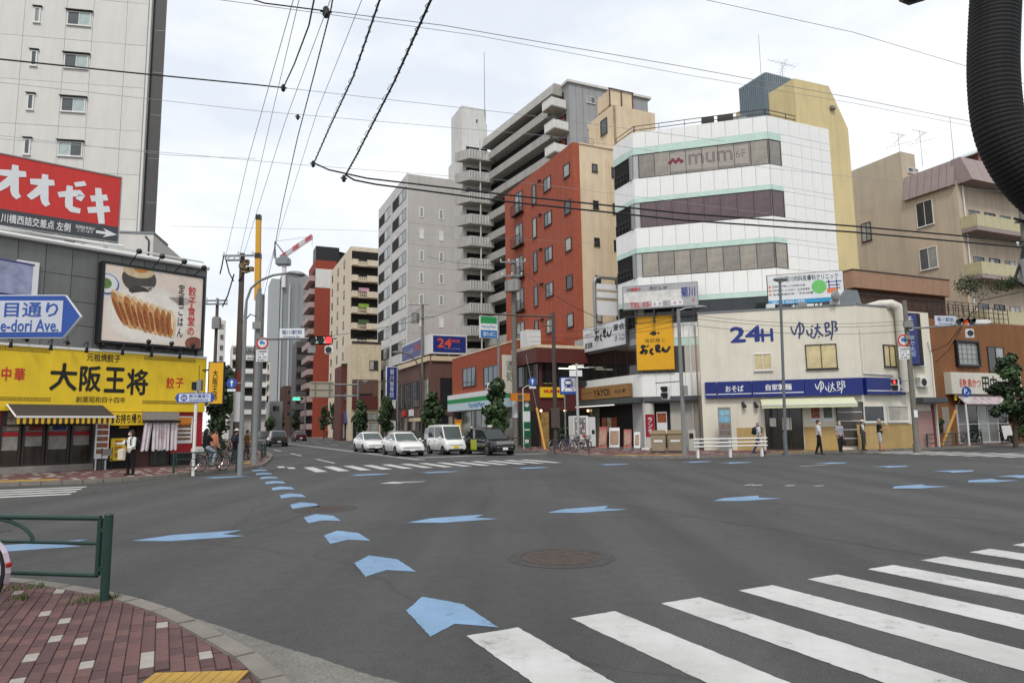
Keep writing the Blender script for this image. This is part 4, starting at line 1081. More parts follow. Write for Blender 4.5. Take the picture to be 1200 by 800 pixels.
# ------------------------------------------------ red brick and cream block
M_BRICK = mat('red_brick_wall','#a2543d',rough=.85,var=.1,scale=2,streak=.16,bump=.2,bscale=30)
M_CRW = mat('cream_stained_wall','#d6c3a6',rough=.85,var=.07,scale=.8,streak=.15)
FRB = FrA(676,58,TB,350);FRA = FRB.sh(0,0,TA)
zrb = FRB.sz(674,168)[1]
aR = FRA.sz(592,230)[0];lR = FRB.sz(775,260)[0]
RR = thing('red_and_cream_block','tall narrow block, red brick on one side and stained cream on the other','building',FRB.M)
q = MB();q.prism([xy(FRA,aR),xy(FRB,0),xy(FRB,lR),xy(FRB,lR,-aR),xy(FRA,aR,lR)],-.05,zrb);q.build('wall',M_CRW,RR)
add_box(RR,FRA,'brick_facing',M_BRICK,aR - .02,-.05,0,.0,-.001,zrb + .05)
add_box(RR,FRB,'brick_return',M_BRICK,-.05,-.06,0,.6,-.001,zrb + .05)
t0 = FRB.sz(703,150,1.5)[0];FTW = FRB.sh(FRB.sz(719,150,1.2)[0],1.2);zt3 = FTW.sz(719,123)[1];ltw = FTW.sz(768,150)[0]
q = MB();q.box(0,0,zrb - .02,ltw,4.5,zt3);q.build('stair_tower',M_CRW,RR,FTW.M)
FTA = FTW.sh(0,0,TA)
q = MB();q.box(-4,-.02,zrb - .02,0,.3,zt3 - .02);q.build('tower_side',M_CRW,RR,FTA.M)
s0,z1 = FTA.sz(704,143,-.02);s1,z0 = FTA.sz(712,155,-.02);window(RR,FTA,s0,z0,s1,z1,n=1,fm=M_ALUD,gm=M_GLASS,d=-.03)
fh = 3.4
q = MB();q.box(.3,1.0,zt3 + .45,ltw * .55 + .3,3.3,zt3 + 2.1);wt = q.build('water_tank',M_CRW,RR,FTW.M,bevel=.05)
q = MB()
for x in (.25,ltw * .27 + .3,ltw * .55 + .25): q.box(x,.9,zt3,x + .1,1.0,zt3 + 2.2)
q.box(.2,.88,zt3 + .35,ltw * .55 + .4,1.0,zt3 + .45);q.box(.2,.88,zt3 + 2.1,ltw * .55 + .4,1.0,zt3 + 2.2);q.build('tank_frame',mat('rusty_steel_frame','#5b4038',rough=.8,var=.25,scale=5),RR,FTW.M)
for k in range(6):
 z = lambda y,fr,px: fr.sz(px,y)[1] - k * fh
 for a,c,y0,y1,fr in ((661,668.5,195,205,FRA),(637.5,646.5,211,220.5,FRA),(624,629,218,238,FRA)):
  s0,z1 = fr.sz(a,y0);s1,z0 = fr.sz(c,y1)
  if k == 5 and a > 640: continue
  window(RR,fr,s0,z0 - k * fh,s1,z1 - k * fh,n=2 if a == 637.5 else 1,fm=M_ALUD,gm=[M_GLASSG,M_GLASSL] if a != 661 else [M_GLASS],d=-.052,fw=.07)
 s0,z1 = FRA.sz(604,229);s1,z0 = FRA.sz(613,246)
 window(RR,FRA,s0,z0 - k * fh,s1,z1 - k * fh,n=2,fm=M_ALUD,gm=[M_GLASSL,M_GLASSG],d=-.052)
 q = MB();q.box(s0 - .2,-.55,z0 - k * fh - .3,s1 + .3,-.052,z0 - k * fh - .2)
 for i in range(9): q.box(s0 - .2 + i * (s1 - s0 + .5) / 8 - .02,-.55,z0 - k * fh - .2,s0 - .2 + i * (s1 - s0 + .5) / 8 + .02,-.51,z0 - k * fh + .75)
 q.box(s0 - .2,-.56,z0 - k * fh + .75,s1 + .3,-.5,z0 - k * fh + .82);q.build('window_balcony',M_BLACK,RR,FRA.M)
 q = MB();zz = FRA.sz(634,212)[1] - k * fh;sv = FRA.sz(634,212)[0];q.tube([(sv,-.052,zz),(sv,-.3,zz),(sv,-.3,zz - .25)],.11,8);q.build('vent_hood',M_BLACK,RR,FRA.M)
 if k < 5:
  for a,c,y0,y1 in ((693.5,700,192,202),(716,729,196,209.5)):
   s0,z1 = FRB.sz(a,y0);s1,z0 = FRB.sz(c,y1);window(RR,FRB,s0,z0 - k * fh,s1,z1 - k * fh,n=1 if a < 700 else 2,fm=M_ALUD,gm=[M_GLASS,M_GLASSG])
q = MB()
for dx in (0,.35): q.tube([(FRB.sz(711,200)[0] + dx,-.09,zrb - 1 - dx),(FRB.sz(711,200)[0] + dx,-.09,9)],.06,6)
q.build('drainpipe',M_CRW,RR,FRB.M)
railing(RR,FRB,FRB.sz(690,165)[0],FTW.sz(719,150)[0] + 2.5,zrb,1.0,1.2,M_STEEL,d=.6)
add_box(RR,FRB,'parapet_coping',M_CRW,.6,-.09,zrb + .002,lR,.15,zrb + .12)
FSR = FrA(697,51.5,TB,360);a0 = 0;a1 = FSR.sz(725,340)[0];zr0,zr1 = FSR.sz(697,388)[1],FSR.sz(705,325)[1]
SR = thing('sign_rack','empty rounded metal sign rack with blank panels on the corner building roof','sign',FSR.M)
q = MB();q.tube([(0,0,zr0),(0,0,zr1 - .5),(.12,0,zr1 - .15),(.45,0,zr1),(a1 - .45,0,zr1),(a1 - .12,0,zr1 - .15),(a1,0,zr1 - .5),(a1,0,zr0)],.13,10);q.build('tube_frame',M_ALU,SR,FSR.M,smooth=True)
hz = zr1 - zr0
for u,w_ in ((.78,.1),(.63,.1),(.3,.26)):
 q = MB();q.box(.22,-.03,zr0 + hz * u,a1 - .22,.05,zr0 + hz * (u + w_));q.build('blank_panel',M_PAPER,SR,FSR.M)
for u in (.74,.6,.58):
 q = MB();q.box(.1,-.06,zr0 + hz * u,a1 - .1,-.031,zr0 + hz * u + .06);q.build('cross_bar',M_ALU,SR,FSR.M)
# ------------------------------------------------ maroon izakaya
M_MAR = mat('maroon_cladding','#5b2923',rough=.6,var=.1,scale=1,streak=.1)
M_MAR2 = mat('maroon_wall','#4f2322',rough=.7,var=.12)
FI = FrA(633,54,TB);FIA = FI.sh(0,0,TA)
zi1,zi0 = FI.sz(634,408)[1],FI.sz(634,425)[1]
ai = FIA.sz(606,470)[0];li = FI.sz(694,470)[0]
IZ = thing('maroon_izakaya','two storey maroon izakaya with dark windows and wooden signs','building',FI.M)
q = MB();q.prism([xy(FIA,ai),xy(FI,0),xy(FI,li),xy(FI,li,5),xy(FIA,ai,5)],-.05,zi1 - .2);q.build('wall',M_MAR2,IZ)
add_box(IZ,FI,'fascia',M_MAR,.0,-.45,zi0,li,-.002,zi1);add_box(IZ,FIA,'fascia',M_MAR,ai,-.45,zi0,.43,-.002,zi1)
add_box(IZ,FI,'coping',M_CRW,-.1,-.47,zi1 + .002,li,-.002,zi1 + .25);add_box(IZ,FIA,'coping',M_CRW,ai,-.47,zi1 + .002,.46,-.1,zi1 + .25)
zw0 = FI.sz(634,451)[1]
window(IZ,FI,.25,zw0,li - .1,zi0 - .02,n=5,fm=M_BLACK,gm=[M_SHOP],sill=False);window(IZ,FIA,ai + .3,zw0,-.1,zi0 - .02,n=4,fm=M_BLACK,gm=[M_SHOP],sill=False)
M_LAMP = mat('lit_sign_letters','#f2d9a8',var=0,emis=.9)
rI = lambda a,c,y0,y1,fr=FI,d=-.13: (fr.sz(a,y0,d)[0],fr.sz(a,y1,d)[1],fr.sz(c,y0,d)[0],fr.sz(c,y1,d)[1])
lettering(IZ,'居酒\n食堂',FI,rI(636,647,436,449),M_LAMP,d=-.13,bold=.03)
for a,c,y in ((655,676,431),(667,684,429)):
 r_ = rI(a,c,y,y + 1);q = MB();q.box(r_[0],-.1,r_[1],r_[2],-.09,r_[1] + .08);q.build('strip_light',mat('strip_light','#fff4dc',var=0,emis=2.2),IZ,FI.M)
zg0 = FI.sz(634,481)[1]
M_INT = mat('warm_interior','#4a3a28',rough=.9,var=.5,scale=3)
add_box(IZ,FI,'shop_recess',mat('dark_interior','#171514'),.3,-.03,PAVE,li - .1,0,zg0)
add_box(IZ,FIA,'shop_recess',mat('dark_interior','#171514'),ai + .3,-.03,PAVE,-.3,0,zg0)
for a,c in ((627,643),):
 r_ = rI(628,643,482,521,FI,-.06);q = MB();q.box(max(.05,r_[0]),-.06,PAVE,r_[2],-.031,zg0 - .1);q.build('poster_wall',mat('tan_menu_boards','#96774a',rough=.8,var=.45,scale=4),IZ,FI.M)
r_ = rI(637,643,496,517);add_box(IZ,FI,'yellow_poster',M_YEL,r_[0],-.08,r_[1],r_[2],-.062,r_[3])
for px,y in ((634,481),(648,481),(662,481),(689,481)):
 s,z = FI.sz(px,y,-.5);q = MB();q.ball((s,-.5,z),.09,n=10,m=6);q.build('bulb',mat('warm_bulb','#ffd9a0',var=0,emis=4),IZ,FI.M)
 q = MB();q.tube([(s,-.5,z + .09),(s,-.5,zg0 + .3)],.02,5);q.build('bulb_stem',M_BLACK,IZ,FI.M)
r_ = FI.rect((633,453,465),(661,454,466),-.15)
YS = thing('yellow_izakaya_sign','small yellow sign board with red writing on the maroon izakaya','sign',FI.M)
q = MB();q.box(max(0.02,r_[0]),-.15,r_[1],r_[2],-.002,r_[3]);q.build('sign_panel',M_YEL,YS,FI.M)
lettering(YS,'焼鳥 串',FI,(r_[0] + .3,r_[1] + .35,r_[2] - .3,r_[3] - .2),M_RED,d=-.155,bold=.04)
for i,(a,y0,y1,n) in enumerate(((609,415,461,'white'),)):
 s,z1 = FIA.sz(a,y0);_,z0 = FIA.sz(a,y1)
 US = thing('upright_sign','tall cream projecting sign on the side of the maroon izakaya','sign',FIA.M)
 q = MB();q.box(s - .1,-1.6,z0,s + .1,-.46,z1 - .1);q.build('sign_panel',mat('cream_sign_face','#c9c6b8'),US,FIA.M,bevel=.02)
 lettering(US,'酒処',Fr(*xy(FIA,s + .1,-1.5),TA + 90),(.2,z0 + 1,.85,z1 - .6),M_INK,d=-.01,vertical=True)
r_ = FI.rect((606,462,468),(621,462,468),-.8)
OS = thing('orange_shop_sign','orange sign board with dark menu panel under the izakaya window','sign',FI.M)
sL = FI.sz(599,465,-1)[0];sR = FI.sz(621,465,-1)[0];z0 = FI.sz(606,469.5,-1)[1];z1 = FI.sz(606,460.5,-1)[1]
q = MB();q.box(sL,-1.0,z0,sR,-.8,z1);q.build('sign_panel',mat('orange_sign_face','#c47a22',rough=.5,var=.08),OS,FI.M)
q = MB();q.box(sL + .55,-1.012,z0 + .08,sR - .5,-1.001,z1 - .08);q.build('menu_panel',mat('brown_menu','#5b4a38',var=.4,scale=6),OS,FI.M)
for _ in (0,):
 gx = FrA(612,52.5,TB);z0,z1 = PAVE,gx.sz(615,469)[1];w_ = gx.sz(622,490)[0]
 TT = thing('green_totem','tall green and white information totem with round white emblem in front of the izakaya','sign',gx.M)
 q = MB();q.box(0,0,z0,w_,.25,z1);q.build('body',mat('green_sign_face','#1e5b3c',rough=.5,var=.08),TT,gx.M,bevel=.02)
 q = MB();q.box(.06,-.01,z0 + 1.95,w_ - .06,-.001,z0 + 2.75);q.build('white_panel',M_PAPER,TT,gx.M)
 q = MB();q.disc(w_ * .55,z1 - .3,.2,-.012,-.001,18);q.build('emblem',M_PAPER,TT,gx.M)
 for a,c,e in ((.35,.6,.2),(1.3,1.4,.1)): q = MB();q.box(.2,-.01,z0 + a,w_ - e,-.001,z0 + c);q.build('print',M_PAPER,TT,gx.M)
# ------------------------------------------------ orange brick convenience store
M_OBR = mat('orange_brick','#9c4c31',rough=.85,var=.14,scale=4,streak=.12,bump=.25,bscale=25)
FF = FIA.sh(ai - .1,.3,TA);af = FF.sz(530,450)[0]
zf = FF.sz(575,408)[1]
CV = thing('convenience_store','orange brick convenience store with green and white fascia','building',FF.M)
q = MB();q.box(af,0,-.05,0,6,zf);q.build('wall',M_OBR,CV,FF.M)
add_box(CV,FF,'coping',M_CRW,af,-.04,zf + .002,0,.2,zf + .15)
for a,c in ((542.5,558),(567,584)):
 s0,z1 = FF.sz(a,431);s1,z0 = FF.sz(c,451);window(CV,FF,s0,z0,s1,z0 + 1.9,n=3,fm=M_ALUD,gm=[glassmat('blue_glass','#3d4f5d')])
zc1,zc0 = FF.sz(560,459.5)[1],FF.sz(560,480)[1]
h_ = zc1 - zc0
for u0,u1,m,n in ((.72,1,M_PAPER,'fascia_white_band'),(.46,.72,mat('store_green','#1f8a4c',var=.05),'fascia_green_band'),(.0,.46,mat('store_pale_band','#bcd0d6',var=.06),'fascia_pale_band')):
 add_box(CV,FF,n,m,af,-.55,zc0 + h_ * u0,-.3,-.002,zc0 + h_ * u1)
lettering(CV,'FamilyMart',FF,(FF.sz(531,475)[0] if False else af * .62,zc0 + .12,af * .38,zc0 + h_ * .4),mat('store_blue','#2c6fae',var=0),d=-.56,bold=.02)
window(CV,FF,af + .3,PAVE + .05,-.5,zc0 - .05,n=6,fm=M_ALU,gm=[glassmat('shop_window','#2b302e'),glassmat('shop_window_lit','#6b6f63')],sill=False,name='shop_front')
ac_unit(CV,FF,FF.sz(574,455)[0],zc1 + .1,d=-.5)
pf = FrA(563,57,TB);zs0,zs1 = pf.sz(563,396)[1],pf.sz(563,370)[1];ws = pf.sz(582.5,380)[0]
PS = thing('store_pole_sign','tall green white and blue lit sign panel on the convenience store pole','sign',pf.M)
hh = zs1 - zs0
for u0,u1,m,n in ((.02,.36,mat('store_blue','#2c6fae'),'blue_panel'),(.36,.66,M_PAPER,'white_panel'),(.66,.98,mat('store_green','#1f8a4c'),'green_panel')):
 add_box(PS,pf,n,m,.06,-.12,zs0 + hh * u0,ws - .06,.12,zs0 + hh * u1 - .004)
add_box(PS,pf,'sign_frame',M_WHITEF,0,-.1,zs0,ws,.1,zs1)
lettering(PS,'FamilyMart',pf,(.15,zs0 + hh * .44,ws - .15,zs0 + hh * .58),mat('store_blue','#2c6fae'),d=-.13,bold=.02)
lettering(PS,'酒たばこ',pf,(.25,zs0 + hh * .1,ws - .2,zs0 + hh * .28),M_PAPER,d=-.13,bold=.02)
q = MB();q.tube([(ws + .1,.0,-.05),(ws + .1,0,zs1 + .1)],.11);q.box(ws - .02,-.05,zs0 + .3,ws + .1,.05,zs0 + .4);q.build('pole',M_POLE,PS,pf.M)
add_box(IZ,FIA,'roof_box',M_WHITEF,ai + .2,.3,zi1 + .25,ai + 1.5,1.6,zi1 + 1.9)
# ------------------------------------------------ brown gym building with its roof sign
M_BRN2 = mat('brown_brick_tiles','#664a41',rough=.8,var=.1,scale=3,streak=.12)
FG = FrA(504,78,TB);FGA = FG.sh(0,0,TA)
zg1 = FG.sz(504,420)[1];lg = FG.sz(548,450)[0];ag = FGA.sz(464,460)[0]
GB = thing('brown_gym_building','two storey brown tiled building with tall dark windows below the 24 sign','building',FG.M)
q = MB();q.prism([xy(FGA,ag),xy(FG,0),xy(FG,lg + 3),xy(FG,lg + 3,10),xy(FGA,ag,10)],-.05,zg1);q.build('wall',M_BRN2,GB)
add_box(GB,FGA,'coping',M_CRW,ag,-.25,zg1 - .25,.0,-.002,zg1 + .3);add_box(GB,FG,'coping',M_CRW,.1,-.25,zg1 - .25,lg + 3,-.002,zg1 + .3)
for i in range(4):
 a0,a1 = ag + (-ag) * (i + .12) / 4,ag + (-ag) * (i + .9) / 4
 window(GB,FGA,a0,4.3,a1,7.4,n=3,fm=M_ALUD,gm=[M_GLASS,M_GLASSG]);window(GB,FGA,a0,.2,a1,3.1,n=2,fm=M_ALUD,gm=[M_GLASS,glassmat('shop_window','#2b302e')],sill=False)
window(GB,FG,1.2,4.0,lg - .5,7.4,n=3,fm=M_ALUD,gm=[M_GLASS]);window(GB,FG,1.2,.2,lg - .5,3.1,n=3,fm=M_ALUD,gm=[M_GLASS],sill=False)
add_box(GB,FGA,'shop_sign',M_PAPER,ag * .55,-.3,3.2,ag * .42,-.05,4.0);add_box(GB,FGA,'shop_sign',M_RED,ag * .72,-.3,3.3,ag * .64,-.05,3.9)
q = MB();q.slab([(ag * .35,2.5),(-.3,2.5),(-.3,2.9),(ag * .35,2.9)],-1.2,-.05);q.build('awning',M_CRW,GB,FGA.M)
zk1 = FG.sz(504,391)[1];zk0 = FG.sz(504,414)[1];lk = FG.sz(547,400)[0];ak = FGA.sz(471,408)[0]
GS = thing('gym_roof_sign','large blue roof box sign with red 24 facing two ways','sign',FG.M)
q = MB();q.prism([xy(FGA,ak),xy(FG,0),xy(FG,lk),xy(FG,lk,1.4),xy(FGA,ak,1.4)],zk0,zk1);q.build('sign_box',M_PAPER,GS)
M_NAVYS = mat('navy_sign_face','#1f2f74',rough=.4,var=.06)
add_box(GS,FG,'sign_face',M_NAVYS,.35,-.03,zk0 + .18,lk - .12,-.002,zk1 - .18);add_box(GS,FGA,'sign_face',M_NAVYS,ak + .2,-.03,zk0 + .18,ak * .3,-.002,zk1 - .18)
M_ORR = mat('orange_red_print','#d2502c',var=0)
hk = zk1 - zk0
lettering(GS,'24',FG,(lk * .2,zk0 + hk * .34,lk * .56,zk0 + hk * .78),M_ORR,d=-.04,bold=.04);lettering(GS,'HOUR',FG,(lk * .57,zk0 + hk * .6,lk * .8,zk0 + hk * .75),M_ORR,d=-.04,bold=.04)
lettering(GS,'フィットネス',FG,(lk * .4,zk0 + hk * .24,lk * .8,zk0 + hk * .31),M_PAPER,d=-.04)
lettering(GS,'フィットネス',FGA,(ak * .9,zk0 + hk * .35,ak * .55,zk0 + hk * .6),M_PAPER,d=-.04);lettering(GS,'24',FGA,(ak * .5,zk0 + hk * .4,ak * .34,zk0 + hk * .75),M_ORR,d=-.04,bold=.03)
q = MB()
for s in (.5,lk / 2,lk - .5): q.box(s,.1,zg1,s + .12,.22,zk0)
q.build('sign_legs',M_STEEL,GS,FG.M)
# ------------------------------------------------ grey tower with slit windows
M_GRT = mat('grey_tile_wall','#b7b3af',rough=.8,var=.05,scale=.5,streak=.08)
M_GRL = mat('pale_grey_wall','#cbcac6',rough=.8,var=.06,scale=.5,streak=.12)
FW = FrA(477,94,TB);FWA = FW.sh(0,0,TA)
zw = FW.sz(474,203)[1];lw = FW.sz(541,300)[0];aw = FWA.sz(444,300)[0]
WT = thing('grey_apartment_tower','grey apartment tower with white slit windows on its blank side','building',FW.M)
q = MB();q.prism([xy(FWA,aw),xy(FW,0),xy(FW,lw),xy(FW,lw,12),xy(FWA,aw,12)],-.05,zw);q.build('wall',M_GRT,WT)
add_box(WT,FWA,'street_face',M_GRL,aw,-.12,0,.05,-.002,zw + .1)
fg = 3.16
zb = FW.sz(494,243)[1]
for k in range(11):
 for px in (494,517): s = FW.sz(px,250)[0];window(WT,FW,s - .33,zb - 1.5 - fg * k,s + .33,zb - fg * k,n=1,fm=M_WHITEF,gm=[M_PAPER if k in (1,5) else M_GLASSL,M_GLASS],fw=.14,sill=False)
 add_box(WT,FW,'floor_joint',M_TILEB,.02,-.02,zb - 2.4 - fg * k,lw,-.002,zb - 2.33 - fg * k)
 zz = FWA.sz(474,222)[1] - fg * k
 for i in range(2):
  a0 = aw * (1 - .5 * i) + .5;a1 = aw * (.5 - .5 * i) - .5
  add_box(WT,FWA,'window_recess',M_DARK,a0,-.14,zz - 1.7,(a0 + a1) / 2 - .05,-.122,zz)
  window(WT,FWA,(a0 + a1) / 2,zz - 1.7,a1,zz,n=2,fm=M_ALU,gm=[M_GLASSL,M_GLASSG],d=-.122,sill=False)
q = MB();q.tube([(aw / 2,-.2,5),(aw / 2,-.2,zw)],.08);q.build('drainpipe',M_GRL,WT,FWA.M)
q = MB();q.box(lw * .52,2,zw - .01,lw * .9,6,zw + .7);q.build('roof_hut',mat('maroon_roof_hut','#6b3038'),WT,FW.M)
# ------------------------------------------------ long grey apartment house with white balconies
TL = -60
FL1 = FrA(666,78,TB,97);FLA = FL1.sh(0,0,TL)
zl = FL1.sz(666,97)[1];al = FLA.sz(577,300)[0];ll = FL1.sz(760,150)[0]
M_GRD = mat('dark_grey_panel_wall','#979899',rough=.75,var=.05,scale=.5,streak=.1)
M_BCON = mat('balcony_concrete','#a9a7a1',rough=.8,var=.07,scale=1,streak=.2)
LA = thing('long_balcony_apartments','long pale grey apartment house with stepped white access balconies behind the red block','building',FL1.M)
q = MB();q.prism([xy(FLA,al),xy(FL1,0),xy(FL1,ll),xy(FL1,ll,12),xy(FLA,al,12)],-.05,zl);q.build('wall',M_GRD,LA)
q = MB();n_ = 12
for i in range(n_): add_box(LA,FL1,'cladding_panel',M_GRD,ll * i / n_ + .02,-.06,zl - 14,ll * (i + 1) / n_ - .02,-.002,zl + .05)
q = MB();q.box(-.3,-.3,zl + .002,ll + .4,5,zl + .3);q.build('roof_edge',M_GRL,LA,FL1.M)
fl_ = 2.95
for (a,c,y0,y1) in ((687,697,113,122.5),(701,706,114.5,125),(709,717,116,125),(688,698,143,153)):
 s0,z1 = FL1.sz(a,y0);s1,z0 = FL1.sz(c,y1);window(LA,FL1,s0,z0,s1,z1,n=2,fm=M_WHITEF,gm=[M_GLASSL,M_GLASSG],d=-.07)
zk = FLA.sz(640,139)[1]
for k in range(13):
 z = zk - fl_ * k
 end = -.6 if k > 0 else -1.0
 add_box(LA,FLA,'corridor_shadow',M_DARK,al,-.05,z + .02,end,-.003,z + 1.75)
 add_box(LA,FLA,'balcony_parapet',M_BCON,al,-1.35,z - 1.05,end - 1.6,-1.2,z)
 add_box(LA,FLA,'balcony_slab',M_BCON,al,-1.2,z - 1.05,end - 1.6,-.003,z - .9)
 q = MB();q.box(end - 1.55,-2.2,z - .75,end + .6,-.003,z - .6);q.build('balcony_slab',M_BCON,LA,FLA.M)
 q = MB()
 for i in range(14): q.box(end - 1.55 + i * .155,-2.2,z - .6,end - 1.55 + i * .155 + .11,-2.15,z + .35)
 for i in range(12): q.box(end + .55,-2.15 + i * .17,z - .6,end + .6,-2.15 + i * .17 + .12,z + .35)
 q.box(end - 1.56,-2.22,z + .351,end + .62,-2.14,z + .42);q.build('balcony_railing',M_WHITEF,LA,FLA.M)
 if k < 3: add_box(LA,FLA,'red_door_wall',mat('red_door_wall','#8c3d34',var=.08),end - 1.2,-.06,z - .58,end - .3,-.051,z + 1.6)
q = MB();q._add([(al,-1.6,zl - 1.2),(-1.3,-1.6,zl - 1.2),(-1.3,-1.2,zl + .25),(al,-1.2,zl + .25),(al,.3,zl - 1.2),(-1.3,.3,zl - 1.2),(-1.3,.3,zl + .25),(al,.3,zl + .25)],[(0,1,2,3),(1,5,6,2),(7,6,5,4),(0,3,7,4),(3,2,6,7),(0,4,5,1)]);q.build('eaves',M_BCON,LA,FLA.M)
FB2 = FrA(549,92,TB);lb = FB2.sz(578,300)[0];zb2 = FB2.sz(560,175)[1]
BC = thing('balcony_stack','pale stack of slatted balconies between the grey tower and the long apartments','building',FB2.M)
q = MB();q.box(0,1.6,-.05,lb + 2.5,8,zb2);q.build('wall',M_GRL,BC,FB2.M)
for k in range(14):
 z = zb2 - .4 - 3.13 * k
 q = MB();q.prism([(-1.2,1.6),(.2,-.5),(lb,-.5),(lb,1.6)],z - 1.3,z - 1.05);q.build('balcony_slab',M_BCON,BC,FB2.M)
 q = MB()
 for i in range(16): q.box(.2 + i * (lb - .2) / 16,-.5,z - 1.05,.2 + i * (lb - .2) / 16 + .12,-.45,z)
 q.box(.2,-.52,z + .001,lb,-.44,z + .07);q.build('balcony_railing',M_WHITEF,BC,FB2.M)
 q = MB();q._add([(-1.2,1.6,z - 1.05),(.2,-.5,z - 1.05),(.2,-.5,z + .07),(-1.2,1.6,z + .07),(-1.15,1.65,z - 1.05),(.25,-.4,z - 1.05),(.25,-.4,z + .07),(-1.15,1.65,z + .07)],[(0,1,2,3),(7,6,5,4),(3,2,6,7),(0,4,5,1)]);q.build('side_parapet',M_BCON,BC,FB2.M)
 add_box(BC,FB2,'balcony_door',M_DARK,.5,1.56,z - 1.0,lb - .1,1.598,z + 1.3)
 add_box(BC,FB2,'corner_post',M_GRL,lb * .48,-.3,z - 1.049,lb * .48 + .15,-.15,z + 1.8)
FST = FrA(543,97,TB);FST2 = FST.sh(0,0,TA);zst = FST.sz(543,124)[1];lst = FST.sz(570,180)[0];ast = FST2.sz(529,200)[0]
ST = thing('stair_tower','blank pale grey stair tower rising above the balcony stack','building',FST.M)
q = MB();q.prism([xy(FST2,ast),xy(FST,0),xy(FST,lst),xy(FST,lst,6),xy(FST2,ast,6)],-.05,zst);q.build('wall',M_GRL,ST)
add_box(ST,FST,'slit_window',M_DARK,FST.sz(558,142)[0],-.03,FST.sz(558,144)[1],FST.sz(559.5,142)[0],-.002,FST.sz(558,140)[1])
for k in range(10):
 z = FST.sz(540,205)[1] - k * 3.1
 add_box(ST,FST2,'stair_window',M_GLASSG,-1.6,-.04,z,-.7,-.002,z + 2.0)
pa = at(568,126,98);aerial('long thin lightning mast on the pale stair tower',(pa.x,pa.y,zst),9.0,0,r=.06,group=None)
# ------------------------------------------------ cream flats and red tower further down
M_CRF = mat('cream_flats_wall','#d2c6b0',rough=.85,var=.06,scale=.5,streak=.12)
FCF = FrA(408,122,TB);FCA = FCF.sh(0,0,TA);zcf = FCF.sz(406,288)[1];lcf = FCF.sz(445,350)[0];acf = FCA.sz(387,350)[0]
CF = thing('cream_balcony_flats','cream flats with deep planted balconies left of the grey tower','building',FCF.M)
q = MB();q.prism([xy(FCA,acf),xy(FCF,0),xy(FCF,lcf),xy(FCF,lcf,12),xy(FCA,acf,12)],-.05,zcf);q.build('wall',M_CRF,CF)
fc = 2.93
for k in range(10):
 z = FCF.sz(420,305)[1] - fc * k
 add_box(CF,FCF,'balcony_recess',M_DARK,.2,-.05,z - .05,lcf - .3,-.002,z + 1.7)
 add_box(CF,FCF,'balcony_parapet',M_CRF,.1,-1.1,z - 1.15,lcf * .22,-.95,z - .05);add_box(CF,FCF,'balcony_parapet',M_CRF,lcf * .52,-1.1,z - 1.15,lcf - .1,-.95,z - .05)
 add_box(CF,FCF,'balcony_slab',M_CRF,.1,-.95,z - 1.25,lcf - .1,-.003,z - 1.1)
 railing(CF,FCF,lcf * .23,lcf * .51,z - 1.1,1.0,.35,M_ALUD,d=-1.02,rails=3)
 if k in (2,3,4): add_box(CF,FCF,'laundry',mat('laundry_%d' % k,('#b98fa0','#7fa03a','#3f5a35')[k - 2],var=.4,scale=3),lcf * .25,-.9,z - .2,lcf * .6,-.8,z + .6)
 for i in range(3):
  a0 = acf * (.9 - .3 * i);window(CF,FCA,a0,z - .2,a0 + 1.1,z + 1.2,n=1,fm=M_ALUD,gm=[M_GLASS],sill=True)
M_RTW = mat('brick_red_tower_wall','#8a3d2d',rough=.85,var=.08,streak=.12)
FRT = FrA(369,150,TB,350);FRTA = FRT.sh(0,0,TA);zrt = FRT.sz(370,288)[1];lrt = FRT.sz(394,350)[0];art = FRTA.sz(360,400)[0]
RT = thing('red_brick_tower','slim brick red tower with a black top beside the cream flats','building',FRT.M)
q = MB();q.prism([xy(FRTA,art),xy(FRT,0),xy(FRT,lrt),xy(FRT,lrt,10),xy(FRTA,art,10)],-.05,zrt - 3.2);q.build('wall',M_RTW,RT)
q = MB();q.prism([xy(FRTA,art * .4),xy(FRT,0),xy(FRT,lrt + .5),xy(FRT,lrt + .5,8),xy(FRTA,art * .4,8)],zrt - 3.2,zrt);q.build('roof_block',M_BLACK,RT)
add_box(RT,FRT,'pale_band',M_GRL,.02,-.05,zrt - 9.5,lrt - .02,-.002,zrt - 5.2)
for k in range(13):
 z = zrt - 8 - 3 * k
 add_box(RT,FRTA,'balcony',mat('pink_balcony','#a08a84',var=.08),art,-1.2,z,-.3,-.003,z + 1.2)
 add_box(RT,FRTA,'balcony_shadow',M_DARK,art,-.04,z + 1.25,-.3,-.003,z + 2.7)
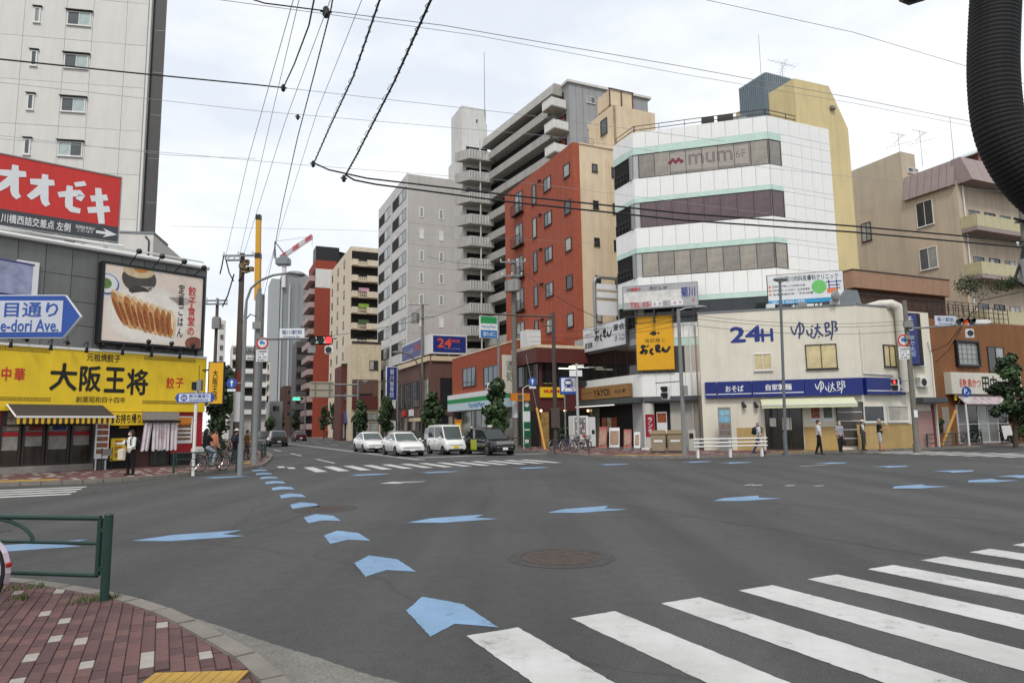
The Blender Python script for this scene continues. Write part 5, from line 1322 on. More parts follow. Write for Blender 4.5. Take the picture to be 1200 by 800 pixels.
for px0,px1,Y,yt,m,nm,lab in ((399,411,104,428,'#5c342c','brick_shop','small dark red brick shop below the cream flats'),(411,446,101,402,'#cdbfa4','beige_shop_house','beige shop house with a dark sign band before the cream flats')):
 fr = FrA(px0,Y,TB);l = fr.sz(px1,470)[0];h = fr.sz(px0,yt)[1]
 o = thing(nm,lab,'building',fr.M);q = MB();q.box(0,0,-.05,l,6,h);q.build('wall',mat(nm + '_wall',m,rough=.85,var=.12,streak=.2),o,fr.M)
 q = MB();q.box(0,-.1,h + .002,l,.2,h + .3);q.build('coping',M_ALUD,o,fr.M)
 window(o,fr,.3,.3,l - .3,2.7,n=3,fm=M_ALUD,gm=[M_GLASS],sill=False,name='shop_front')
 window(o,fr,l * .3,6.0 if h > 8 else 4,l * .7,7.4 if h > 8 else 5.3,n=2,fm=M_ALUD,gm=[M_GLASSG])
 if nm == 'beige_shop_house':
  add_box(o,fr,'sign_band',M_BRN2,.1,-.3,6.9,l - .5,-.12,9.0);add_box(o,fr,'sign_band',mat('maroon_cladding','#4a1f1b'),.1,-.35,4.6,l - .5,-.12,6.6)
  window(o,fr,l * .6,10.5,l * .9,11.9,n=2,fm=M_ALUD,gm=[M_GLASS]);window(o,fr,l * .5,3.0,l * .9,4.0,n=2,fm=M_ALUD,gm=[M_GLASSL])
 else:
  q = MB();q._add([(l * .3,-1.2,2.6),(l + .6,-1.2,2.6),(l + .6,-.02,4.4),(l * .3,-.02,4.4),(l * .3,-.02,2.6),(l + .6,-.02,2.6)],[(0,1,2,3),(0,3,4),(1,5,2),(0,4,5,1)]);q.build('blue_awning',mat('blue_awning','#2d3a6a',var=.1),o,fr.M)
fr = FrA(453,88,TB);z0,z1 = fr.sz(453,468)[1],fr.sz(453,430)[1];w_ = fr.sz(465,450)[0]
o = thing('upright_blue_sign','tall narrow dark blue sign with white vertical writing beside the grey tower','sign',fr.M)
q = MB();q.box(0,0,z0,w_,.4,z1);q.build('sign_panel',M_NAVYS,o,fr.M);add_box(o,fr,'sign_frame',M_PAPER,-.08,.03,z0 - .08,w_ + .08,.37,z1 + .08)
lettering(o,'菊川整骨院',fr,(w_ * .28,z0 + .25,w_ * .72,z1 - .25),M_PAPER,d=-.012,vertical=True)
q = MB();q.tube([(w_ + .2,.2,-.05),(w_ + .2,.2,z1)],.1);q.build('pole',M_STEEL,o,fr.M)
# ------------------------------------------------ the end of the street
M_SHEET = mat('grey_scaffold_sheet','#868c8e',rough=.6,var=.06,scale=.15,streak=.1)
ft = FrA(313,235,TB);zt_ = ft.sz(320,330)[1];lt_ = ft.sz(362,400)[0]
o = thing('sheeted_tower','unfinished tower wrapped in pale grey scaffold sheets under the tower crane','building',ft.M)
arc = [(lt_ * .22 + lt_ * .78 * (.5 - .5 * math.cos(PI * k / 10)),zt_ + 1.2 + 3.2 * math.sin(PI * k / 10)) for k in range(11)]
q = MB();q.slab([(lt_ * .22,-.05)] + arc + [(lt_,-.05)],0,14);q.build('sheet_wall',M_SHEET,o,ft.M)
q = MB();q.box(0,-.6,-.05,lt_ * .215,14,zt_ + 1);q.build('sheet_wall',mat('pale_scaffold_sheet','#9ba1a2',rough=.6,var=.05),o,ft.M)
for u in (.24,.44): add_box(o,ft,'hoist_mast',mat('hoist_mast_grey','#a9acac',var=.05),lt_ * u,-.7,0,lt_ * u + .6,-.02,zt_ - 1)
for u in (.55,.7,.85): add_box(o,ft,'sheet_fold',M_SHEET,lt_ * u,-.25,0,lt_ * u + .25,-.002,zt_)
add_box(o,ft,'dark_core',mat('dark_grey_core','#565453',var=.1),lt_ * .78,-.6,0,lt_ + 3.0,-.05,zt_ * .72)
M_CRR = mat('red_crane_paint','#b8383a',rough=.5,var=.05);M_CRW2 = mat('white_crane_paint','#cfcfcf',var=.05)
cx = FrA(328,236,0);z0 = cx.sz(328,330)[1];z1 = cx.sz(328,311)[1]
CRN = thing('tower_crane','red and white luffing tower crane on the sheeted tower','crane',cx.M)
q = MB();q.box(-.6,-.6,zt_ - 2,.6,.6,z1);q.build('mast',M_CRW2,CRN,cx.M)
q = MB();q.slab([(-2.8,z1),(2.0,z1),(2.0,z1 + 2.4),(.6,z1 + 3.4),(-2.8,z1 + 2.2)],-1.6,1.6);q.build('machine_deck',M_STEEL,CRN,cx.M,bevel=.3)
p0 = Vector((-1.5,0,z1 + 2.6));pe = Vector((cx.sz(366,277)[0],0,cx.sz(366,277)[1]))
for i in range(5):
 u0,u1 = (i / 5,(i + 1) / 5);q = MB();a_,b_ = p0.lerp(pe,u0),p0.lerp(pe,u1 - .002)
 for k in ((0,-.8),(0,.8)):
  q.tube([a_ + Vector((0,k[1],.55)),b_ + Vector((0,k[1],.55))],.16,5);q.tube([a_ + Vector((0,k[1],-.55)),b_ + Vector((0,k[1],-.55))],.16,5)
 for j in range(6): t0,t1 = a_.lerp(b_,j / 6),a_.lerp(b_,(j + 1) / 6);q.tube([t0 + Vector((0,-.8,.55)),t0 + Vector((0,.8,.55))],.08,4);q.tube([t0 + Vector((0,-.8,-.55)),t0 + Vector((0,.8,-.55))],.08,4);q.tube([t0 + Vector((0,-.8,-.55)),t1 + Vector((0,-.8,.55))],.1,4);q.tube([t0 + Vector((0,.8,.55)),t1 + Vector((0,.8,-.55))],.1,4)
 q.build('jib_section',M_CRR if i % 2 == 0 else M_CRW2,CRN,cx.M)
tp = Vector((cx.sz(322,283)[0],0,cx.sz(322,283)[1]))
q = MB();q.tube([(-3.4,-.8,z1 + 2.4),tp],.22,5);q.tube([(.6,-.8,z1 + 3.2),tp],.22,5);q.tube([(-3.4,.8,z1 + 2.4),tp],.22,5);q.tube([(.6,.8,z1 + 3.2),tp],.22,5);q.build('a_frame',M_STEEL,CRN,cx.M)
q = MB();q.tube([tp,pe],.06,4);q.tube([pe,pe - Vector((0,0,4))],.06,4);q.build('hoist_rope',M_STEEL,CRN,cx.M)
cy = FrA(303,112,0)
MC = thing('mobile_crane','yellow telescopic crane boom raised upright behind the street lamp','crane',cy.M)
M_CYE = mat('yellow_crane_paint','#cf9a2a',rough=.5,var=.06)
zz = [cy.sz(303,y)[1] for y in (540,345,303,297,258,252)]
q = MB();q.box(-.95,-.6,.5,.15,.6,zz[1]);q.build('boom_base',M_STEEL,MC,cy.M)
tilt = (cy.sz(306,250)[0]) / zz[5]
def boomseg(z0,z1,w,m): q = MB();q._add([(-w + tilt * z0 - .4,-w,z0),(w + tilt * z0 - .4,-w,z0),(w + tilt * z0 - .4,w,z0),(-w + tilt * z0 - .4,w,z0),(-w + tilt * z1 - .4,-w,z1),(w + tilt * z1 - .4,-w,z1),(w + tilt * z1 - .4,w,z1),(-w + tilt * z1 - .4,w,z1)],[(0,3,2,1),(4,5,6,7),(0,1,5,4),(1,2,6,5),(2,3,7,6),(3,0,4,7)]);q.build('boom_section',m,MC,cy.M)
boomseg(zz[1] - 1,zz[2],.42,M_CYE);boomseg(zz[2],zz[3],.46,M_ALUD);boomseg(zz[3],zz[4],.36,M_CYE);boomseg(zz[4],zz[5],.4,M_ALUD)
q = MB();q.box(-1.3,-2,.4,1.3,4,1.6);q.build('carrier',M_STEEL,MC,cy.M,bevel=.2)
def flats(name,label,px0,px1,Y,ytop,wall,balc,th=TB,fh_=3.0,group=None):
 fr = FrA(px0,Y,th);l = fr.sz(px1,450)[0];h = fr.sz((px0 + px1) / 2,ytop)[1]
 o = thing(name,label,'building',fr.M,group)
 q = MB();q.box(0,0,-.05,l,10,h);q.build('wall',wall,o,fr.M)
 nb = max(1,int(l / 3.6))
 for k in range(int((h - 3) / fh_)):
  z = h - 1.1 - fh_ * k
  if balc:
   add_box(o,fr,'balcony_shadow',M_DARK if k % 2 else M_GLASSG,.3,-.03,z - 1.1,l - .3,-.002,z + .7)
   add_box(o,fr,'balcony_parapet',balc,.1,-1.1,z - 2.15,l - .1,-.035,z - 1.12)
  else:
   for i in range(nb): window(o,fr,l * (i + .25) / nb,z - 1.3,l * (i + .75) / nb,z,n=2,fm=M_ALU,gm=[M_GLASS,M_GLASSG])
 return o
flats('white_balcony_flats','white flats with stacked balconies behind the utility poles',268,313,150,405,mat('white_flats','#c3c2bd',var=.06,streak=.1),M_WHITE)
flats('grey_corner_flats','small grey flats half hidden behind the brown utility pole',246,270,135,440,M_GRL,None)
flats('tall_grey_block','pale grey block low behind the tall brown pole',252,262,190,375,M_GRL,None)
flats('pale_street_flats','pale flats at the end of the street left of the sheeted tower',300,316,190,425,M_CRF,M_CRF)
flats('dark_brick_flats','dark brick flats at the end of the street below the sheeted tower',331,350,190,452,mat('dark_brick_wall','#4f3a31'),None)
flats('grey_shop_row','low grey shop row at the foot of the sheeted tower',315,332,170,470,M_GRD,None)
fr = FrA(345,165,TB)
o = thing('dark_glass_slab','slim dark office slab at the foot of the sheeted tower','building',fr.M);h_ = fr.sz(350,400)[1]
q = MB();q.box(0,0,-.05,fr.sz(361,450)[0],9,h_);q.build('wall',mat('dark_grey_core','#565453'),o,fr.M)
for k in range(7): add_box(o,fr,'window_band',M_GLASS,.2,-.03,2 + 3 * k,2.6,-.002,3.6 + 3 * k)
fr = FrA(362,96,TB - 4);z0,z1 = fr.sz(362,466)[1],fr.sz(362,447)[1];l = fr.sz(391,456)[0]
o = thing('road_sign_gantry','large road sign seen from its beige ribbed back on a long arm','sign',fr.M)
q = MB();q.box(0,0,z0,l,.08,z1);q.build('sign_panel',mat('beige_sign_back','#a39c8a',rough=.6,var=.08),o,fr.M)
for u in (.05,.5,.92): add_box(o,fr,'stiffener',mat('beige_sign_back','#a39c8a'),.05,-.1,z0 + (z1 - z0) * u,l - .05,-.002,z0 + (z1 - z0) * u + .15)
for u in (.2,.8): add_box(o,fr,'upright',M_STEEL,l * u,-.2,z0 + .02,l * u + .12,-.102,z1 - .02)
q = MB();xx = fr.sz(420,456)[0];q.tube([(0,.3,z1 - .35),(xx,.3,z1 - .35)],.11);q.tube([(0,.3,z0 + .3),(xx,.3,z0 + .3)],.11);q.tube([(xx,.3,-.05),(xx,.3,z1 + .3)],.16);q.build('gantry_arm',M_STEEL,o,fr.M)
# ================================================================== buildings, left corner
M_WTP = mat('white_tower_panel','#d3d1cb',rough=.6,var=.04,scale=.3,streak=.08)
M_WDK = mat('dark_grey_tower_panel','#4b4846',rough=.55,var=.06,streak=.06)
FWT = FrA(-75,46,11);lt = FWT.sz(181,280)[0];ld_ = FWT.sz(161,250)[0];zlo = FWT.sz(165,275)[1];zhi = FWT.sz(100,-110)[1]
WTW = thing('white_apartment_tower','tall white panelled apartment tower with a dark grey edge at the left of the street','building',FWT.M)
q = MB();q.prism([(0,.06),(ld_ + .3,.06),(ld_ - 7.5,14),(0,14)],-.05,zhi);q.build('wall',M_TILEB,WTW,FWT.M)
q = MB();q.prism([(ld_ + .32,.1),(lt,.1),(lt - 7,13),(ld_ - 6.5,13)],zlo + .15,zhi);q.build('dark_wall',M_WDK,WTW,FWT.M)
zA = FWT.sz(88,22)[1];fh = (zA - FWT.sz(84,72)[1])
edges = [FWT.sz(x,100)[0] for x in (-74,-40,-10,22,72,104,144)] + [ld_]
kk = -3
rows_ = []
for k in range(-3,7): rows_.append(zA - fh * k + fh * .5)
pc = {}
for r in range(len(rows_) - 1):
 z1,z0 = rows_[r],rows_[r + 1]
 for i in range(len(edges) - 1):
  w_ = edges[i + 1] - edges[i];key = (i,)
  if key not in pc:
   q = MB();q.box(.012,0,.012,w_ - .012,.06,fh - .012);pc[key] = q.mesh('wall_panel',M_WTP)
  instance('wall_panel',pc[key],WTW,FWT.M @ Matrix.Translation((edges[i],random.uniform(-.003,.003),z0)))
sW0,sW1 = FWT.sz(79,22)[0],FWT.sz(107,22)[0];sS0,sS1 = FWT.sz(40,15)[0],FWT.sz(48,15)[0]
M_SKYG = glassmat('pale_reflecting_glass','#aebdb9',.12)
for k in range(-2,6):
 z = zA - fh * k
 window(WTW,FWT,sW0,z - .55,sW1,z + .55,n=2,fm=M_WHITEF,gm=[M_GLASSG,M_SKYG] if k % 2 == 0 or k == 1 else [M_SKYG,M_GLASSG],fw=.07,d=-.004)
 window(WTW,FWT,sS0,z - .6,sS1,z + .6,n=1,fm=M_WHITEF,gm=[M_GLASSG],fw=.1,d=-.004)
 add_box(WTW,FWT,'window_hood',M_ALUD,sW0 - .12,-.22,z + .6,sW1 + .12,-.002,z + .66);add_box(WTW,FWT,'window_hood',M_ALUD,sS0 - .1,-.18,z + .65,sS1 + .1,-.002,z + .7)
 add_box(WTW,FWT,'dark_panel_joint',M_ALU,ld_ + .5,.085,z - fh * .1,lt - .02,.099,z - fh * .1 + .035)
q = MB();q.tube([(ld_ + .16,-.02,zlo + .15),(ld_ + .16,-.02,zhi)],.09,8);q.build('drainpipe',M_WHITEF,WTW,FWT.M)
q = MB();q.tube([(ld_ + .36,.03,zlo + .15),(ld_ + .36,.03,zhi)],.05,6);q.build('drainpipe',M_BLACK,WTW,FWT.M)
q = MB();q.box(ld_ - 2.5,-.3,-.05,lt + .02,9,zlo);q.build('podium_wall',M_WTP,WTW,FWT.M)
add_box(WTW,FWT,'podium_coping',M_STEEL,ld_ - 2.55,-.36,zlo + .002,lt + .08,3,zlo + .14)
q = MB();q.tube([(lt - .25,-.36,4),(lt - .25,-.36,zlo - .5),(lt - .5,-.36,zlo - .2)],.05);q.build('drainpipe',M_BLACK,WTW,FWT.M)
# ------------------------------------------------ dumpling restaurant building
TS_ = 50
g0 = G(110,550,PAVE)
FO = Fr(g0.x,g0.y,TS_)
sEnd = FO.sz(237,460)[0];sBeg = FO.sz(-150,480)[0]
zy1 = (FO.sz(3,401.5)[1] + FO.sz(236,424)[1]) / 2 + .02;zy0 = FO.sz(200,482.5)[1]
M_GPAN = mat('grey_metal_cladding','#6f706e',rough=.5,metal=.2,var=.08,scale=.8,streak=.22)
zgt = FO.sz(70,287)[1]
OB = thing('dumpling_restaurant_building','grey metal clad restaurant building with red and yellow shop front on the far corner','building',FO.M)
q = MB();q.box(sBeg,.05,-.05,sEnd,7,zgt);q.build('wall',mat('dark_grey_core','#565453'),OB,FO.M)
q = MB();n_ = 12
pwid = (sEnd - sBeg) / n_
rowz = [zy1 - .2,zy1 + (zgt - zy1) * .24,zy1 + (zgt - zy1) * .47,zy1 + (zgt - zy1) * .72,zgt - .02]
for j in range(4):
 q = MB();q.box(.012,0,.012,pwid - .012,.05,rowz[j + 1] - rowz[j] - .012);me = q.mesh('cladding_panel',M_GPAN)
 for i in range(n_): instance('cladding_panel',me,OB,FO.M @ Matrix.Translation((sBeg + pwid * i,random.uniform(-.004,.004),rowz[j])))
q = MB();q.tube([(sBeg,-.15,zgt + .05),(sEnd,-.15,zgt + .05)],.11,8);q.build('roof_pipe_rail',M_WHITEF,OB,FO.M,smooth=True)
add_box(OB,FO,'roof_gutter',M_WHITEF,sBeg,-.1,zgt + .3,sEnd * .95,0,zgt + .36)
for u in range(7): add_box(OB,FO,'roof_window',(M_GLASSG,M_PAPER,M_TAN)[u % 3],sEnd - 14.5 + u * 1.5,4.6,zgt - .02,sEnd - 13.3 + u * 1.5,4.7,zgt + .75)
M_REDW = mat('red_shop_paint','#a01419',rough=.5,var=.06,streak=.06)
zsh = zy0
sG = lambda px,y=510: FO.sz(px,y)[0]
add_box(OB,FO,'red_wall',M_REDW,sG(200),-.06,PAVE + .55,sEnd,.04,zsh + .05)
add_box(OB,FO,'black_plinth',M_BLACK,sG(200),-.07,-.05,sEnd,.04,PAVE + .545)
q = MB();q.box(sEnd + .001,-.05,PAVE + .55,sEnd + .05,5,zsh + .05);q.build('red_wall',M_REDW,OB,FO.M)
add_box(OB,FO,'plinth',M_CONC,sBeg,-.12,-.05,sG(110),.04,PAVE + .28)
M_SHG = glassmat('restaurant_glass','#3a322c',.07)
cols = [sG(x) for x in (-100,-52,-2,25,53,82,108)]
for i in range(6):
 window(OB,FO,cols[i] + .03,PAVE + .3,cols[i + 1] - .03,zsh - .55,n=1,fm=M_ALUD,gm=[M_SHG],sill=False,name='shop_window',fw=.07)
 o = add_box(OB,FO,'red_stripe',M_REDW,cols[i] + .1,-.034,1.62,cols[i + 1] - .1,-.024,1.78)
 add_box(OB,FO,'window_film',mat('frosted_film','#8b8781',var=.25,scale=5,rough=.3),cols[i] + .12,-.032,1.2 if i % 2 else 1.05,cols[i + 1] - .12,-.0235,1.6)
 add_box(OB,FO,'window_poster',mat('restaurant_poster_%d' % (i % 3),('#7d3b32','#2f3f74','#8e8578')[i % 3],var=.5,scale=5),cols[i] + .25,-.033,1.85,cols[i] + .75,-.0235,2.6)
add_box(OB,FO,'red_post',M_REDW,sG(-2) - .1,-.09,PAVE,sG(-2) + .02,-.07,zsh)
add_box(OB,FO,'takeaway_hatch',mat('dark_interior','#171514'),sG(128),-.02,PAVE + .02,sG(160),.04,zsh - .35)
add_box(OB,FO,'counter_poster',M_YEL,sG(128) + .05,-.12,PAVE + .35,sG(147),-.021,1.45)
for i in range(9):
 a = sG(128) + .2 + .42 * (i % 3);z = PAVE + .5 + .28 * (i // 3)
 if a + .3 < sG(147): add_box(OB,FO,'menu_print',mat('dumpling_menu_print','#a97b2a',var=.5,scale=14),a,-.123,z,a + .3,-.1205,z + .2)
add_box(OB,FO,'hatch_poster',M_YEL,sG(139),-.05,1.9,sG(150),-.021,2.5)
add_box(OB,FO,'wood_wall',mat('dark_wood_cladding','#3a2119',rough=.6,var=.25,scale=3),sG(160),-.04,PAVE,sG(175),.04,zsh - .35)
window(OB,FO,sG(177),PAVE + .05,sG(198),zsh - .4,n=2,fm=M_ALUD,gm=[glassmat('door_glass','#34352f')],sill=False,name='door')
mp0,mp1 = sG(203),sG(224)
o = add_box(OB,FO,'wall_menu',M_PAPER,mp0,-.1,1.15,mp1,-.061,zsh - .2)
add_box(o,FO,'menu_heading',mat('orange_sign_face','#c47a22'),mp0 + .05,-.104,zsh - .6,mp1 - .05,-.101,zsh - .25)
add_box(o,FO,'menu_picture',mat('dumpling_photo','#8d4a33',var=.5,scale=5),mp0 + .08,-.104,2.1,mp1 - .08,-.101,zsh - .7)
for i in range(4): add_box(o,FO,'menu_picture',mat('dish_photo','#7a5a44',var=.6,scale=9),mp0 + .08,-.104,1.3 + .19 * i,mp1 - .08,-.101,1.42 + .19 * i)
# ---- yellow fascia sign
YF = thing('yellow_fascia_sign','huge yellow restaurant fascia sign with black brush characters','sign',FO.M)
add_box(YF,FO,'sign_panel',M_YEL,sBeg,-.22,zy0,sEnd + .05,-.002,zy1)
add_box(YF,FO,'sign_edge',M_WHITEF,sBeg,-.26,zy1 + .001,sEnd + .05,-.002,zy1 + .1)
ZF = -.232
def yr(a,c,y0,y1,fr=FO,d=ZF): return (fr.sz(a,(y0 + y1) / 2,d)[0],fr.sz((a + c) / 2,y1,d)[1],fr.sz(c,(y0 + y1) / 2,d)[0],fr.sz((a + c) / 2,y0,d)[1])
for ch,a,c,y0,y1 in (('大',59,90,426,457),('阪',94,118,429,458),('王',123,146,431,459),('将',149,173,433,462)):
 lettering(YF,ch,FO,yr(a,c,y0,y1),M_INK,d=ZF,bold=.035)
lettering(YF,'元祖焼餃子',FO,yr(102,141,414.5,423.5),M_INK,d=ZF,bold=.015)
lettering(YF,'創業昭和四十四年',FO,yr(89,147,464.5,471.5),mat('brown_print','#5d4c1c',var=0),d=ZF,bold=.01)
for ch,a,c,y0,y1 in (('中',2,13,430,446),('華',17,29,431,446),('餃',195,204,442,455),('子',206,215,443,454)):
 lettering(YF,ch,FO,yr(a,c,y0,y1),M_RED,d=ZF,bold=.025)
M_KEY = mat('meander_print','#7b651c',var=.1)
for a,c,y,dy in ((-60,64,409.5,0),(-60,61,467.3,0),(169,232,421,0),(167,234,471.3,0)):
 s0,s1 = FO.sz(a,y,ZF)[0],FO.sz(c,y,ZF)[0];z = FO.sz((max(a,0) + c) / 2,y,ZF)[1]
 q = MB();n_ = int((s1 - s0) / .16)
 for i in range(n_):
  x = s0 + i * .16
  q.box(x,ZF - .001,z - .07,x + .14,ZF + .002,z - .045);q.box(x,ZF - .001,z + .045,x + .14,ZF + .002,z + .07);q.box(x,ZF - .001,z - .044,x + .025,ZF + .002,z + .044);q.box(x + .07,ZF - .001,z - .02,x + .14,ZF + .002,z + .005)
 q.build('meander_border',M_KEY,YF,FO.M)
q = MB();s = FO.sz(233,440,ZF)[0];q.box(s,ZF - .001,zy0 + .5,s + .03,ZF + .002,zy1 - .35);q.build('border_line',M_KEY,YF,FO.M)
for px in (10,57,99,141,175,208,30,78,120):
 s = FO.sz(px,410,-.5)[0];top = px in (10,57,99,141,175,208)
 q = MB()
 if top: q.tube([(s + .1,-.05,zy1 + .25),(s + .1,-.5,zy1 + .35),(s + .05,-.75,zy1 + .28),(s,-.8,zy1 + .05)],.025,6);q.tube([(s,-.8,zy1 + .08),(s,-.74,zy1 - .14)],[.05,.085],8)
 else: q.tube([(s,-.1,zy1 + .3),(s,-.5,zy1 + .3)],.03,6);q.tube([(s,-.5,zy1 + .33),(s,-.62,zy1 + .2)],[.05,.08],8)
 q.build('sign_lamp',M_BLACK,YF,FO.M)
# ---- gyoza billboard above
ZB = -.5
r0 = FO.rect((121,303,400),(241,326,412),ZB)
BBD = thing('dumpling_billboard','framed billboard picturing a plate of fried dumplings above the yellow fascia','billboard',FO.M)
q = MB();t_ = .11
q.box(r0[0],ZB,r0[1],r0[2],-.002,r0[1] + t_);q.box(r0[0],ZB,r0[3] - t_,r0[2],-.002,r0[3]);q.box(r0[0],ZB,r0[1] + t_,r0[0] + t_,-.002,r0[3] - t_);q.box(r0[2] - t_,ZB,r0[1] + t_,r0[2],-.002,r0[3] - t_);q.build('frame',M_BLACK,BBD,FO.M)
B0 = ZB + .03
bx = lambda u: r0[0] + t_ + (r0[2] - r0[0] - 2 * t_) * u
bz = lambda w_: r0[1] + t_ + (r0[3] - r0[1] - 2 * t_) * w_
W_,H_ = bx(1) - bx(0),bz(1) - bz(0)
add_box(BBD,FO,'poster_sheet',mat('beige_poster_sheet','#dccdbf',rough=.5,var=.1,scale=.5),bx(0),B0,bz(0),bx(1),-.1,bz(1))
POST = BBD
def clipu(u,w_): return (min(.996,max(.004,u)),min(.996,max(.004,w_)))
def blob(name,cx,cz,rx,rz,m,d,rot=0,n=28,a0=0,a1=2 * PI):
 P = []
 for i in range(n):
  a = a0 + (a1 - a0) * i / (n if a1 - a0 > 6 else n - 1);x,z = rx * math.cos(a),rz * math.sin(a)
  u,w_ = clipu(cx + x * math.cos(rot) - z * math.sin(rot) * H_ / W_,cz + x * math.sin(rot) * W_ / H_ + z * math.cos(rot));P.append((bx(u),bz(w_)))
 q = MB();q._add([(x,B0 - d,z) for x,z in P],[tuple(range(len(P)))]);return q.build(name,m,POST,FO.M)
mp_ = lambda n,c,v=.08,s=3: mat('poster_' + n,c,rough=.5,var=v,scale=s)
blob('printed_picture',.45,.38,.42,.4,mp_('plate','#ddd6cb'),.004)
blob('printed_picture',.45,.36,.37,.34,mp_('plate_inner','#e3ddd2'),.006)
blob('printed_picture',.33,.86,.17,.19,mp_('bowl_side','#4a4540',.2),.004);blob('printed_picture',.33,.7,.1,.06,mp_('bowl_foot','#3a3531',.2),.005)
blob('printed_picture',.32,.97,.155,.1,mp_('soup','#c9b48f',.2),.006);blob('printed_picture',.34,.99,.07,.045,mp_('soup_egg','#b9762f',.3),.008)
blob('printed_picture',.02,.72,.14,.17,mp_('small_bowl','#cfd2d6'),.004);blob('printed_picture',.02,.73,.12,.14,mp_('small_bowl_stripe','#50628f'),.0055);blob('printed_picture',.02,.74,.105,.12,mp_('small_bowl_inner','#d5d6d4'),.007);blob('printed_picture',.01,.74,.06,.07,mp_('greens','#5d7a3c',.4,8),.0085)
blob('printed_picture',.72,.62,.17,.06,mp_('side_plate','#b5a7a0'),.004,rot=.15);blob('printed_picture',.93,.05,.1,.1,mp_('sauce_dish','#7a4634',.3),.004)
gy = [mp_('dumpling_a','#b9804a',.35,5),mp_('dumpling_b','#c79a66',.35,6),mp_('dumpling_c','#a96f3c',.4,5)]
gg = random.Random(2)
for i in range(10):
 u,v_ = .15 + .056 * i,.42 - .016 * i + gg.uniform(-.01,.01);rt = .42 - .035 * i;e = .0075 + .0012 * i
 blob('printed_dumpling',u + .016,v_ + .015,.052,.26 - .007 * i,mp_('dumpling_wrap','#d6bd97',.22,4),e,rot=rt,n=18)
 blob('printed_dumpling',u,v_,.042,.24 - .007 * i,gy[gg.randrange(3)],e + .0004,rot=rt,n=18)
 blob('printed_dumpling',u - .014,v_ - .02,.02,.17 - .005 * i,mp_('dumpling_crisp','#8d4f25',.5,9),e + .0008,rot=rt,n=14)
 blob('printed_dumpling',u + .026,v_ + .05,.008,.12,mp_('dumpling_shine','#ecdcc0',.1),e + .001,rot=rt,n=10)
lettering(BBD,'餃子食堂の',FO,(bx(.845),bz(.17),bx(.925),bz(.86)),M_RED,d=B0 - .022,bold=.015,vertical=True)
lettering(BBD,'定番ごはん',FO,(bx(.735),bz(.13),bx(.80),bz(.87)),M_INK,d=B0 - .022,bold=.01,vertical=True)
for px,y in ((163,297),(190,303),(216,309),(239,316)):
 s,z = FO.sz(px,y,-1.3);q = MB();q.tube([(s,-.3,r0[3] + .02),(s,-1.3,z + .15)],.025,6);q.ball((s,-1.3,z + .1),.13,n=10,m=6);q.build('flood_lamp',M_BLACK,BBD,FO.M)
for px in (174,201,226):
 s = FO.sz(px,407,-1.0)[0];q = MB();q.tube([(s,-.4,r0[1] - .02),(s,-.95,r0[1] - .05),(s,-1,r0[1] + .1)],.03,6);q.ball((s,-1,r0[1] + .15),.11,n=10,m=6);q.build('flood_lamp',M_BLACK,BBD,FO.M)
q = MB()
for u in (.02,.5,.98): s = bx(u);q.box(s - .05,-.3,zy1 + .1,s + .05,-.2,r0[1])
q.build('bracket',M_BLACK,BBD,FO.M)
# ---- red supermarket billboard on the roof
FZK = FrA(60,33,41)
r_ = FZK.rect((0,173,262),(143,213.5,288),0);xl = FZK.sz(-60,200)[0]
RBB = thing('red_supermarket_billboard','large red roof billboard with white brush katakana and a dark strip below','billboard',FZK.M)
zs = r_[1] + (r_[3] - r_[1]) * .235
add_box(RBB,FZK,'red_panel',mat('red_sign_face','#c4302a',rough=.45,var=.06,scale=.6,streak=.1),xl,-.03,zs,r_[2] - .06,.3,r_[3] - .06)
add_box(RBB,FZK,'dark_strip',mat('charcoal_sign_face','#3d4146',rough=.5,var=.06),xl,-.032,r_[1] + .05,r_[2] - .06,.3,zs - .002)
q = MB();q.box(xl,-.06,r_[3] - .06,r_[2],.3,r_[3]);q.box(xl,-.06,r_[1],r_[2],.3,r_[1] + .05);q.box(r_[2] - .06,-.06,r_[1] + .05,r_[2],.3,r_[3] - .06);q.build('frame',M_ALU,RBB,FZK.M)
q = MB();q.tube([(xl,-.2,r_[1] - .2),(r_[2] + .2,-.2,r_[1] - .2)],.1,8);q.build('walkway_rail',M_WHITEF,RBB,FZK.M)
q = MB()
for px in (30,62,95,122): s = FZK.sz(px,290)[0];q.box(s,.0,zgt - .6,s + .16,.2,r_[1] - .001)
q.build('support',M_WHITEF,RBB,FZK.M)
def zr_(a,c,y0,y1): return (FZK.sz(a,(y0 + y1) / 2)[0],FZK.sz((a + c) / 2,y1)[1],FZK.sz(c,(y0 + y1) / 2)[0],FZK.sz((a + c) / 2,y0)[1])
OO = [[(.02,.68),(.5,.72),(.97,.78)],[(.58,1),(.6,.5),(.62,.12),(.78,.0)],[(.6,.7),(.35,.4),(.02,.15)]]
ZE = [[(.0,.48),(.5,.6),(.95,.68),(.8,.42)],[(.42,.85),(.42,.4),(.45,.08),(.9,.06)],[(.7,1.02),(.78,.88)],[(.86,1.06),(.95,.92)]]
KI = [[(.1,.66),(.85,.78)],[(.0,.32),(.98,.46)],[(.4,1),(.52,.5),(.66,.0)]]
for L_,a,c,y0,y1 in ((OO,-4,31,193,231),(OO,34,64,204,240),(ZE,68,98,213,248),(KI,103,129,221,262)):
 q = MB();strokes(q,L_,.17,zr_(a,c,y0,y1),d=-.045);q.build('lettering',M_PAPER,RBB,FZK.M)
lettering(RBB,'川橋西詰交差点 左側',FZK,zr_(1,83,254,263) [:1] + (r_[1] + .2,) + zr_(1,83,254,263)[2:3] + (zs - .2,),M_PAPER,d=-.045,bold=.02)
